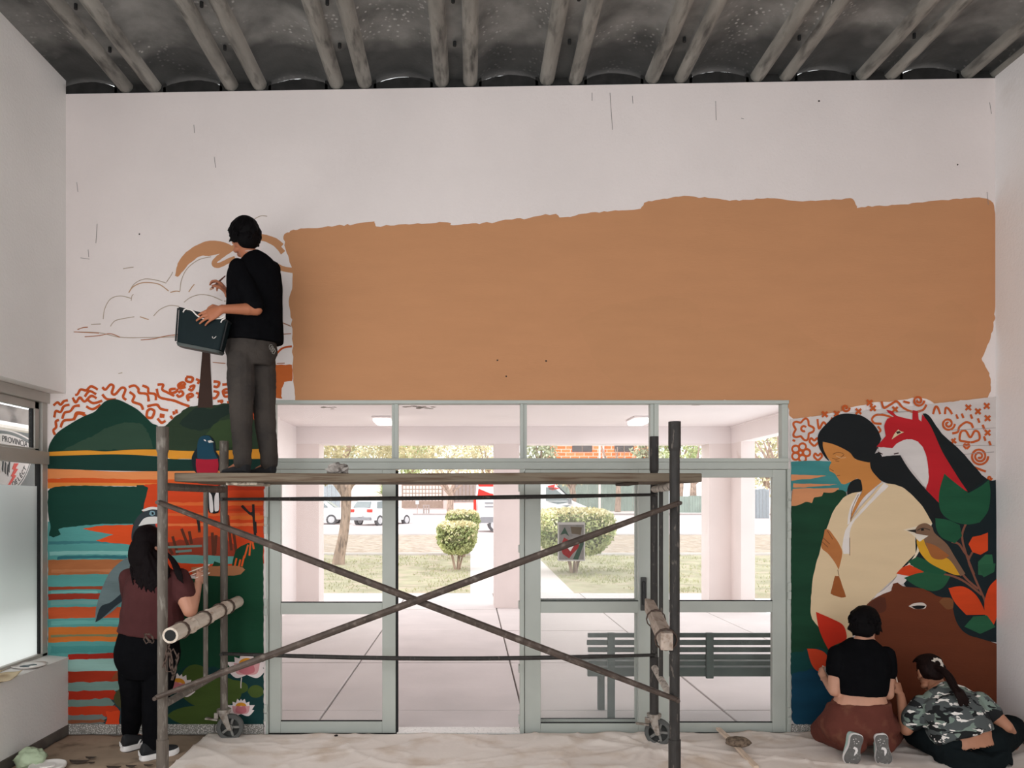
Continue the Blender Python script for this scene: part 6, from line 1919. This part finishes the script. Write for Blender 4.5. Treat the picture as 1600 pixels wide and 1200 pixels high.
# bag held in the left hand
bag = thing('tote_case', 'dark green tapered bag with a white cord held by the standing painter', 'bag', P(316, 545, 4.98).to_tuple())
m_bag = mat('dark_green_leatherette', (19, 29, 31), .6, .12, 9, spec=.12)
m_bagd = mat('black_trim', (20, 22, 23), .5, .1)
Yb0, Yb1 = 4.945, 5.06
cb = [(281, 482), (357, 502), (345, 553), (277, 540)]
def bagp(s, t, Y):                                 # s across, t down
    a_ = (cb[0][0] + (cb[1][0] - cb[0][0]) * s, cb[0][1] + (cb[1][1] - cb[0][1]) * s)
    b_ = (cb[3][0] + (cb[2][0] - cb[3][0]) * s, cb[3][1] + (cb[2][1] - cb[3][1]) * s)
    p = P(a_[0] + (b_[0] - a_[0]) * t, a_[1] + (b_[1] - a_[1]) * t, 4.98)
    return V((p.x, Y, p.z))
def bagring(t, ins, ro=.16):
    out = []
    for k in range(28):
        a = 2 * math.pi * k / 28
        ca, sa = math.cos(a), math.sin(a)
        s = .5 + (.5 - ins) * math.copysign(abs(ca) ** .25, ca)
        y = (Yb0 + Yb1) / 2 + ((Yb1 - Yb0) / 2 - ins * .3) * math.copysign(abs(sa) ** .35, sa)
        out.append(bagp(s, t, y))
    return out
bm = NB(); loft(bm, [bagring(.99, .06), bagring(.965, .02), bagring(.9, 0), bagring(.5, .0), bagring(.0, .0), bagring(.0, .02), bagring(.1, .025), bagring(.2, .03)])
bo = obj('bag_body', bm, m_bag, bag, smooth=False)
for nm, t0, t1, mm in (('base_band', .93, 1.005, mat('bag_base_grey', (66, 70, 68), .5, .15)), ('rim_band', -.02, .045, m_bagd)):
    bm = NB()
    ra = [[p + (p - bagp(.5, t, (Yb0 + Yb1) / 2)).normalized() * .004 for p in bagring(t, .03 if t > .97 else 0)] for t in (t0, t1)]
    loft(bm, ra, cap=nm == 'base_band'); obj(nm, bm, mm, bag)
bm = NB()
for s in (.0, 1.0):
    path(bm, [bagp(s, t, Yb0 + .012) + V(((-1 if s == 0 else 1) * .002, -.003, 0)) for t in (.02, .3, .6, .9)], .006, 6)
obj('piping', bm, m_bagd, bag)
m_cordw = mat('white_cord', (214, 206, 200), .7, .04)
bm = NB(); path(bm, [V(p) for p in crom([tuple(P(x, y, 4.935)) for x, y in ((292, 483), (300, 485), (308, 493), (318, 498), (334, 498), (346, 497), (351, 493))], False, 4)], .0045, 7); obj('cord', bm, m_cordw, bag)
for x, y in ((289, 484), (348, 500)):
    bm = NB(); path(bm, [P(x - 3, y + 4, 4.937), P(x - 1, y, 4.934), P(x + 3, y - 2, 4.936)], .004, 6); obj('cord_end', bm, m_cordw, bag)
bm = NB()
path(bm, [P(334 + 2.2 * math.cos(t), 527 + 1.6 * math.sin(t), 4.942) for t in [k * .5 for k in range(9)]], .0016, 5)
path(bm, [P(335, 528, 4.942), P(338, 525.5, 4.942)], .0016, 5); obj('emblem', bm, m_cordw, bag)

# ---------------- woman in the maroon shirt
LD = V((-.97, .25, 0))
bm = NB()
torso(bm, [(P(231, 1052, 5.2), .15, .13), (P(231, 1020, 5.2), .2, .16), (P(236, 986, 5.2), .17, .125), (P(240, 950, 5.2), .175, .125), (P(241, 920, 5.2), .182, .122), (P(241, 899, 5.2), .16, .09), (P(240, 884, 5.2), .058, .058)], LD)
sL, eL, wL = P(203, 905, 5.26), P(214, 957, 5.40), P(255, 930, 5.50)
sR, eR, wR = P(280, 904, 5.19), P(297, 953, 5.12), P(309, 913, 5.22)
chain(bm, [sL, eL, wL], [.06, .05, .028])
chain(bm, [sR, sR.lerp(eR, .6), eR, eR.lerp(wR, .4), wR], [.062, .062, .05, .044, .028])
hand(bm, wL, (.75, .3, .5), (.3, .2, -.8), 1, (.7, .7, .7, .7), .95)
hand(bm, wR, (.25, .3, .92), (-.6, .6, -.1), -1, (.8, .85, .9, 1.0), .95, tcurl=.7)
CD = P(232, 851, 5.22)
capsule(bm, P(240, 888, 5.2), CD + V((.01, -.02, -.05)), .06, .054)
oD, axD = head(bm, CD, (.3, .92, -.22))
hL, kL, aL = P(211, 1040, 5.2), P(209, 1092, 5.22), P(204, 1150, 5.30)
hR, kR, aR = P(251, 1040, 5.18), P(242, 1098, 5.12), P(238, 1165, 5.09)
aL.z, aR.z = .10, .10
for h_, k_, a_ in ((hL, kL, aL), (hR, kR, aR)):
    chain(bm, [h_, k_, a_], [.098, .068, .043])
    capsule(bm, a_ + V((0, 0, -.02)), V((a_.x, a_.y, .04)) + V((.6, .75, 0)) * .12, .036, .026)
pD = skin('person', 'long haired woman in maroon shirt and black leggings behind the left scaffold post', bm, m_skin_d)
eyes(oD, axD, pD)
rnd = random.Random(11)
bm = NB()
f_, u_, l_ = axD
ellip(bm, oD(0, -.022, .034), (l_ * .086, f_ * .098, u_ * .1), 20, 14)
ellip(bm, oD(0, -.07, -.06), (l_ * .088, f_ * .05, u_ * .12), 18, 12)
for k in range(90):
    s = rnd.uniform(-1, 1)
    b0 = oD(s * .078, -.03 - .06 * math.sqrt(1 - s * s), rnd.uniform(-.02, .08))
    x1 = 232 + s * rnd.uniform(20, 30)
    end = rnd.uniform(905, 932) - abs(s) * 10
    xe = 236 + s * rnd.uniform(20, 34) + rnd.uniform(-4, 4)
    strand(bm, [b0, P(x1, 880, 5.10 + .05 * s * s + rnd.uniform(-.015, .01)), P((x1 + xe) / 2 + 3 * math.sin(k), 900, 5.065 + .05 * s * s + rnd.uniform(-.01, .012)), P(xe, end, 5.05 + .06 * s * s)], .013, .004, 6)
for k in range(12):
    strand(bm, [oD(-.076, -.02, .0), P(264 + k * .6, 872, 5.16), P(272 + k, 892, 5.10), P(276 + k * 1.1, 905 + k * .8, 5.09)], .009, .003, 6)
wear('hair', bm, mat('long_black_hair', (17, 12, 13), .6, .3, 30, stretch=(6, 6, .6), spec=.04), pD, .006, 2)
m_mar = mat('maroon_jersey', (66, 36, 36), .95, .12, 7, bump=.25, bscale=50, spec=.12)
bm = NB()
torso(bm, [(P(236, 990, 5.2), .218, .175), (P(237, 978, 5.2), .212, .172), (P(238, 950, 5.2), .2, .155), (P(240, 922, 5.2), .193, .142), (P(241, 904, 5.2), .178, .115), (P(241, 892, 5.2), .12, .085), (P(240, 884, 5.2), .066, .066)], LD)
chain(bm, [sL, sL.lerp(eL, .4), sL.lerp(eL, .75)], [.075, .075, .08])
chain(bm, [sR, sR.lerp(eR, .3), sR.lerp(eR, .5)], [.072, .074, .074])
wear('shirt', bm, m_mar, pD, .0075, 5, .006, 7, stretch=(1, 1, .8))
bm = NB()
torso(bm, [(P(231, 1056, 5.2), .15, .14), (P(231, 1035, 5.2), .205, .17), (P(231, 1012, 5.2), .212, .172), (P(235, 980, 5.2), .185, .14)], LD)
chain(bm, [hL, hL.lerp(kL, .5), kL, kL.lerp(aL, .5), aL + V((0, 0, .03))], [.108, .1, .078, .07, .056])
chain(bm, [hR, hR.lerp(kR, .5), kR, kR.lerp(aR, .5), aR + V((0, 0, .0))], [.108, .102, .08, .072, .06])
wear('leggings', bm, m_black, pD, .0075, 4, .004, 9)
for a_ in (aL,):
    bm = NB(); tube(bm, a_ + V((0, 0, -.045)), a_ + V((0, 0, -.005)), .05, .047, 14); obj('sock', bm, m_black, pD)
def stripes(q, up_):
    # white emblem of three slanted bars at the heel and three stripes on the flank
    for i in range(3):
        bm = NB(); prism(bm, [q(-.006 + .002 * i, -.018 + .013 * i, .04), q(-.006 + .002 * i, -.009 + .013 * i, .04), q(-.002, -.003 + .013 * i, .055 + .008 * i), q(-.002, -.012 + .013 * i, .055 + .008 * i)], q(-.004, 0, 0) - q(0, 0, 0)); obj('emblem_bar', bm, m_shoew, up_)
    for i in range(3):
        bm = NB(); prism(bm, [q(.085 + .024 * i, -.0385, .03), q(.096 + .024 * i, -.039, .03), q(.122 + .024 * i, -.031, .066 - .004 * i), q(.111 + .024 * i, -.0305, .067 - .004 * i)], q(0, -.004, .001) - q(0, 0, 0)); obj('stripe', bm, m_shoew, up_)
for a_, hx, hy, td in ((aL, 190, 5.21, (.62, .78, 0)), (aR, 219, 5.02, (.72, .69, 0))):
    shoe(pD, at_z(hx, hy, .006), td, (0, 0, 1), .255, .1, m_shoeb, m_shoew, m_soleb, .088, stripes, .042)
hw = wR + V((.03, .05, .075))
for i, (x0, y0, x1, y1, lab) in enumerate(((328, 882, 290, 896, 'upper of the pale brushes in the maroon shirted woman\'s hand'), (326, 889, 293, 901, 'middle of the pale brushes in the maroon shirted woman\'s hand'), (328, 895, 303, 904, 'lowest short brush in the maroon shirted woman\'s hand'))):
    brush('paint_brush', lab, P(x0, y0, 5.27), P(x1, y1, 5.22 - .012 * i), .0048, (m_bwhite, m_ferr, m_bwhite), .14, group='brushes held by the woman in maroon')

# ---------------- kneeling woman in the black crop top
LB = V((-.99, .1, 0))
bm = NB()
torso(bm, [(P(1343, 1142, 5.12), .15, .12), (P(1343, 1122, 5.13), .19, .14), (P(1345, 1100, 5.13), .17, .12), (P(1346, 1082, 5.14), .15, .1), (P(1346, 1055, 5.16), .155, .105), (P(1346, 1030, 5.19), .168, .11), (P(1346, 1013, 5.21), .15, .085), (P(1346, 999, 5.22), .052, .052)], LB)
sL, eL, wL = P(1308, 1023, 5.18), P(1304, 1079, 5.14), P(1290, 1062, 5.36)
sR, eR, wR = P(1384, 1024, 5.2), P(1387, 1084, 5.15), P(1384, 1064, 5.37)
for s_, e_, w_ in ((sL, eL, wL), (sR, eR, wR)): chain(bm, [s_, s_.lerp(e_, .5), e_, e_.lerp(w_, .4), w_], [.05, .048, .04, .036, .025])
hand(bm, wL, (-.1, .75, .6), (.9, .1, -.1), 1, (.7, .75, .8, .9), .92)
hand(bm, wR, (-.05, .8, .55), (-.9, .1, -.1), -1, (.8, .85, .9, 1.0), .92, tcurl=.7)
CB = P(1352, 979, 5.27)
capsule(bm, P(1346, 1003, 5.215), CB + V((0, -.02, -.05)), .054, .05)
oB, axB = head(bm, CB, (.55, .72, -.42))
hL, hR = P(1322, 1128, 5.13), P(1364, 1128, 5.13)
kL, kR = at_z(1289, 5.40, .10), at_z(1392, 5.42, .10)
aL, aR = at_z(1337, 5.02, .13), at_z(1382, 5.02, .13)
for h_, k_, a_ in ((hL, kL, aL), (hR, kR, aR)):
    chain(bm, [h_, k_, a_], [.09, .06, .04])
    capsule(bm, a_, V((a_.x, a_.y + .03, .05)), .036, .028)
pB = skin('person', 'short haired woman in black crop top and brown trousers kneeling at the wall', bm, m_skin_b)
eyes(oB, axB, pB)
bm = NB(); shorthair(bm, oB, axB, random.Random(21), 130)
for k in range(22):
    s = -1 + 2 * k / 21
    strand(bm, [oB(s * .07, -.075 + .02 * abs(s), .0), oB(s * .066, -.088 + .02 * abs(s), -.04), oB(s * .058, -.082 + .02 * abs(s), -.085 + .01 * math.sin(k * 2.3))], .012, .004, 6)
wear('hair', bm, m_hair, pB, .005, 2)
bm = NB()
torso(bm, [(P(1345, 1085, 5.14), .152, .112), (P(1345, 1074, 5.145), .168, .12), (P(1345, 1050, 5.165), .18, .122), (P(1346, 1030, 5.19), .18, .12), (P(1346, 1015, 5.21), .158, .095), (P(1346, 1004, 5.22), .11, .08), (P(1346, 998, 5.222), .074, .072)], LB)
chain(bm, [sL, sL.lerp(eL, .42)], [.062, .066]); chain(bm, [sR, sR.lerp(eR, .42)], [.062, .066])
wear('crop_top', bm, m_black, pB, .0065, 4, .003, 9)
m_brn = mat('brown_trousers', (88, 48, 40), .9, .12, 6, bump=.2, bscale=60, spec=.12, rgb2=(104, 66, 52), thr=(.55, .75))
bm = NB()
torso(bm, [(at_z(1342, 5.17, .15), .21, .14), (P(1342, 1132, 5.15), .25, .175), (P(1343, 1118, 5.14), .215, .16), (P(1345, 1108, 5.14), .195, .146), (P(1345.5, 1101, 5.14), .184, .138), (P(1345.5, 1095, 5.14), .178, .132)], LB)
chain(bm, [hL, hL.lerp(kL, .5), kL], [.12, .115, .092]); chain(bm, [hR, hR.lerp(kR, .5), kR], [.12, .115, .092])
chain(bm, [kL, kL.lerp(aL, .5), aL], [.09, .085, .07]); chain(bm, [kR, kR.lerp(aR, .5), aR], [.09, .08, .066])
me_b = wear('trousers', bm, m_brn, pB, .008, 4, .006, 9)
bm = NB()
path(bm, [P(1346, 1100, 4.99), P(1345.5, 1115, 4.935), P(1345, 1132, 4.925), P(1345, 1145, 4.94)], .0022, 5)
m_mint = mat('mint_mesh', (150, 170, 164), .8, .12, 40)
m_out = mat('speckled_rubber', (92, 90, 88), .85, .15, 40, rgb2=(150, 148, 146), thr=(.62, .68))
bm.free()
def swoosh(q, up_):
    # pale curved mark and dots on the tread
    pts = [(.085, .006), (.09, -.012), (.105, -.02), (.125, -.018), (.148, -.004), (.128, -.004), (.112, -.006), (.103, .0), (.1, .012)]
    bm = NB(); prism(bm, [q(a * .95, b, -.0005) for a, b in pts], q(0, 0, -.003) - q(0, 0, 0)); obj('curved_mark', bm, m_shoew, up_)
    for a, b in ((.03, .008), (.042, -.012), (.05, .014), (.036, .022), (.058, -.004), (.19, .012), (.196, -.006)):
        bm = NB(); prism(bm, [q(a + .003 * math.cos(t), b + .003 * math.sin(t), -.0004) for t in (0, 1.05, 2.1, 3.14, 4.2, 5.24)], q(0, 0, -.002) - q(0, 0, 0)); obj('tread_dot', bm, m_shoew, up_)
for hx, td, lab in ((1341, (-.2, .06, -.97), None), (1377, (.15, .05, -.98), None)):
    org = P(hx, 1148, 4.93)
    shoe(pB, org, td, (.12 if hx < 1350 else .2, 1, .08), .21, .112, m_mint, m_shoew, m_out, .085, swoosh, .036)
q = P(1285, 1050, 5.44)
cup = thing('paper_cup', 'crumpled white paper cup in the kneeling woman\'s left hand', 'cup', q.to_tuple())
bm = NB()
M = Matrix.Translation(q + V((0, 0, -.035))) @ Matrix.Rotation(.5, 4, 'Y')
lathe(bm, [(.024, 0), (.027, .02), (.034, .07), (.036, .07), (.034, .066), (.026, .012), (.002, .01)], M, 18)
for v in bm.verts: v.co += noise.noise_vector(v.co * 40) * .003
obj('cup_wall', bm, m_cordw, cup)
bm = NB(); path(bm, [M @ V((.035 * math.cos(t), .035 * math.sin(t), .07)) for t in [k * .4 for k in range(17)]], .002, 5); obj('rim', bm, m_cordw, cup)
brush('paint_brush', 'small brush in the kneeling woman\'s right hand by the painted bear', wR + V((-.03, .19, .09)), wR + V((0, .04, .05)), .004, (m_bwhite, m_ferr, m_brist), .16)

# ---------------- sitting woman in the camouflage shirt
LC = V((-.985, -.1, -.08))
bm = NB()
torso(bm, [(at_z(1516, 4.96, .1), .16, .115), (P(1515, 1172, 4.97), .18, .122), (P(1506, 1142, 5.0), .16, .115), (P(1492, 1116, 5.06), .165, .118), (P(1481, 1097, 5.11), .17, .115), (P(1472, 1084, 5.15), .15, .085), (P(1463, 1072, 5.19), .054, .054)], LC)
sL, eL, wL = P(1440, 1102, 5.12), P(1416, 1140, 5.12), P(1407, 1086, 5.24)
sR, eR, wR = P(1530, 1096, 5.07), P(1572, 1135, 4.98), P(1588, 1160, 5.18)
for s_, e_, w_ in ((sL, eL, wL), (sR, eR, wR)): chain(bm, [s_, s_.lerp(e_, .5), e_, e_.lerp(w_, .4), w_], [.052, .05, .04, .037, .026])
hand(bm, wL, (-.15, .25, .95), (-.5, .8, 0), 1, (.75, .8, .9, 1.0), .92, tcurl=.7)
hand(bm, wR, (-.2, .9, -.35), (-.3, -.1, -.9), -1, (.4, .4, .4, .45), .92)
CC = P(1453, 1051, 5.27)
capsule(bm, P(1465, 1076, 5.18), CC + V((.02, -.03, -.05)), .056, .05)
oC, axC = head(bm, CC, (.06, .93, -.42))
hL, hR = at_z(1482, 5.0, .14), at_z(1545, 5.0, .14)
kL, kR = at_z(1434, 5.24, .13), at_z(1578, 5.25, .15)
aL, aR = at_z(1500, 5.36, .06), at_z(1520, 5.42, .06)
for h_, k_, a_ in ((hL, kL, aL), (hR, kR, aR)):
    chain(bm, [h_, k_, a_], [.09, .06, .04])
    capsule(bm, a_, a_ + V((.10 if a_ is aL else -.12, .04, -.02)), .036, .026)
pC = skin('person', 'woman in camouflage shirt sitting on the floor by the right wall', bm, m_skin_c)
eyes(oC, axC, pC)
f_, u_, l_ = axC
bm = NB()
ellip(bm, oC(0, -.02, .03), (l_ * .082, f_ * .094, u_ * .098), 20, 14)
for q_ in (-1, 1): ellip(bm, oC(q_ * .062, -.045, .01), (l_ * .02, f_ * .045, u_ * .045), 12, 8)
ellip(bm, oC(0, -.072, -.012), (l_ * .062, f_ * .036, u_ * .056), 14, 10)
rnd = random.Random(5)
for k in range(40):
    j = lambda a=4: rnd.uniform(-a, a)
    strand(bm, [oC(rnd.uniform(-.02, .02), -.1, .02), P(1476 + j(3), 1050 + j(3), 5.11), P(1488 + j(5), 1068 + j(4), 5.03), P(1500 + j(7), 1086 + j(5), 4.945 + rnd.uniform(-.01, .01)), P(1507 + j(9), 1098 + j(7), 4.925)], .013, .0045, 6)
for k in range(50):
    a = rnd.uniform(-1.2, 1.2)
    strand(bm, [oC(.08 * math.sin(a), .05, .07 + .03 * math.cos(a)), oC(.085 * math.sin(a), -.03, .06 + .06 * math.cos(a)), oC(.03 * math.sin(a), -.105, .03)], .007, .007, 6)
wear('hair', bm, m_hairb, pC, .0055, 2)
bm = NB()
cc = oC(.0, -.112, .035)
for k in range(2):
    path(bm, [cc + l_ * ((.03 - .007 * k) * math.cos(t)) + u_ * ((.034 - .008 * k) * math.sin(t)) - f_ * (.012 + .006 * math.sin(t * 6)) for t in [.6 + i * .3 for i in range(15)]], .0042, 6)
for t in [.6 + i * .6 for i in range(8)]:
    path(bm, [cc + l_ * (.018 * math.cos(t)) + u_ * (.02 * math.sin(t)) - f_ * .014, cc + l_ * (.038 * math.cos(t)) + u_ * (.042 * math.sin(t)) - f_ * .004], .0035, 5)
obj('hair_claw', bm, mat('pearl_claw', (196, 186, 176), .35, .15, 40), pC)
def camo():
    m = bpy.data.materials.new('camouflage_print'); m.use_nodes = True
    t = m.node_tree; b = t.nodes['Principled BSDF']; b.inputs['Roughness'].default_value = .9; b.inputs['Specular IOR Level'].default_value = .12
    tc = t.nodes.new('ShaderNodeTexCoord'); mp = t.nodes.new('ShaderNodeMapping')
    mp.inputs['Rotation'].default_value = (0, .35, 0); mp.inputs['Scale'].default_value = (.62, .8, 1.25)
    t.links.new(tc.outputs['Object'], mp.inputs[0])
    src = None
    for i, (sc_, th, rgb, w_) in enumerate(((0, 0, (72, 76, 76), 0), (13, .53, (106, 118, 110), 1), (14, .535, (30, 31, 32), 5), (19, .585, (204, 199, 194), 9))):
        if not sc_:
            src = alb(rgb); continue
        n = t.nodes.new('ShaderNodeTexNoise'); n.noise_dimensions = '4D'; n.inputs['W'].default_value = w_; n.inputs['Scale'].default_value = sc_; n.inputs['Detail'].default_value = 2.4; n.inputs['Distortion'].default_value = .7
        t.links.new(mp.outputs[0], n.inputs['Vector'])
        g = t.nodes.new('ShaderNodeMapRange'); g.inputs[1].default_value = th; g.inputs[2].default_value = th + .012
        t.links.new(n.outputs['Fac'], g.inputs[0])
        mx = t.nodes.new('ShaderNodeMix'); mx.data_type = 'RGBA'
        t.links.new(g.outputs[0], mx.inputs[0])
        if isinstance(src, tuple): mx.inputs[6].default_value = (*src, 1)
        else: t.links.new(src, mx.inputs[6])
        mx.inputs[7].default_value = (*alb(rgb), 1)
        src = mx.outputs[2]
    t.links.new(src, b.inputs['Base Color'])
    return m
bm = NB()
torso(bm, [(P(1506, 1154, 4.97), .19, .145), (P(1502, 1146, 4.985), .198, .15), (P(1495, 1130, 5.02), .198, .15), (P(1487, 1110, 5.07), .198, .142), (P(1480, 1097, 5.11), .188, .125), (P(1473, 1086, 5.14), .155, .1), (P(1467, 1078, 5.17), .095, .075), (P(1463, 1073, 5.185), .064, .062)], LC)
chain(bm, [sL, sL.lerp(eL, .6)], [.066, .072]); chain(bm, [sR, sR.lerp(eR, .45)], [.064, .064])
wear('camouflage_shirt', bm, camo(), pC, .007, 5, .005, 8)
m_dkt = mat('dark_teal_trousers', (20, 25, 27), .95, .12, 7, spec=.04)
bm = NB()
torso(bm, [(at_z(1516, 4.96, .1), .2, .16), (P(1518, 1184, 4.97), .232, .175), (P(1518, 1177, 4.975), .225, .172), (P(1517, 1172, 4.975), .215, .166)], LC)
chain(bm, [hL, hL.lerp(kL, .5), kL], [.125, .115, .095]); chain(bm, [hR, hR.lerp(kR, .5), kR], [.125, .115, .1])
chain(bm, [kL, kL.lerp(aL, .5), aL], [.09, .075, .06]); chain(bm, [kR, kR.lerp(aR, .5), aR], [.09, .075, .06])
for g in (kL, kR): g.z = g.z
wear('trousers', bm, m_dkt, pC, .008, 4, .005, 9)
shoe(pC, aL + V((-.03, 0, -.05)), (1, .35, 0), (0, 0, 1), .24, .095, m_shoeb, m_soleb, m_soleb, .08, None, .02)
shoe(pC, aR + V((.03, 0, -.05)), (-1, .3, 0), (0, 0, 1), .24, .095, m_shoeb, m_soleb, m_soleb, .08, None, .02)
brush('paint_brush', 'thin pale brush in the camouflage shirted woman\'s raised hand', P(1398, 1046, 5.32), P(1404, 1078, 5.24), .0048, (m_bwhite, m_ferr, m_bwhite), .16)

bpy.data.scenes.remove(TMP)
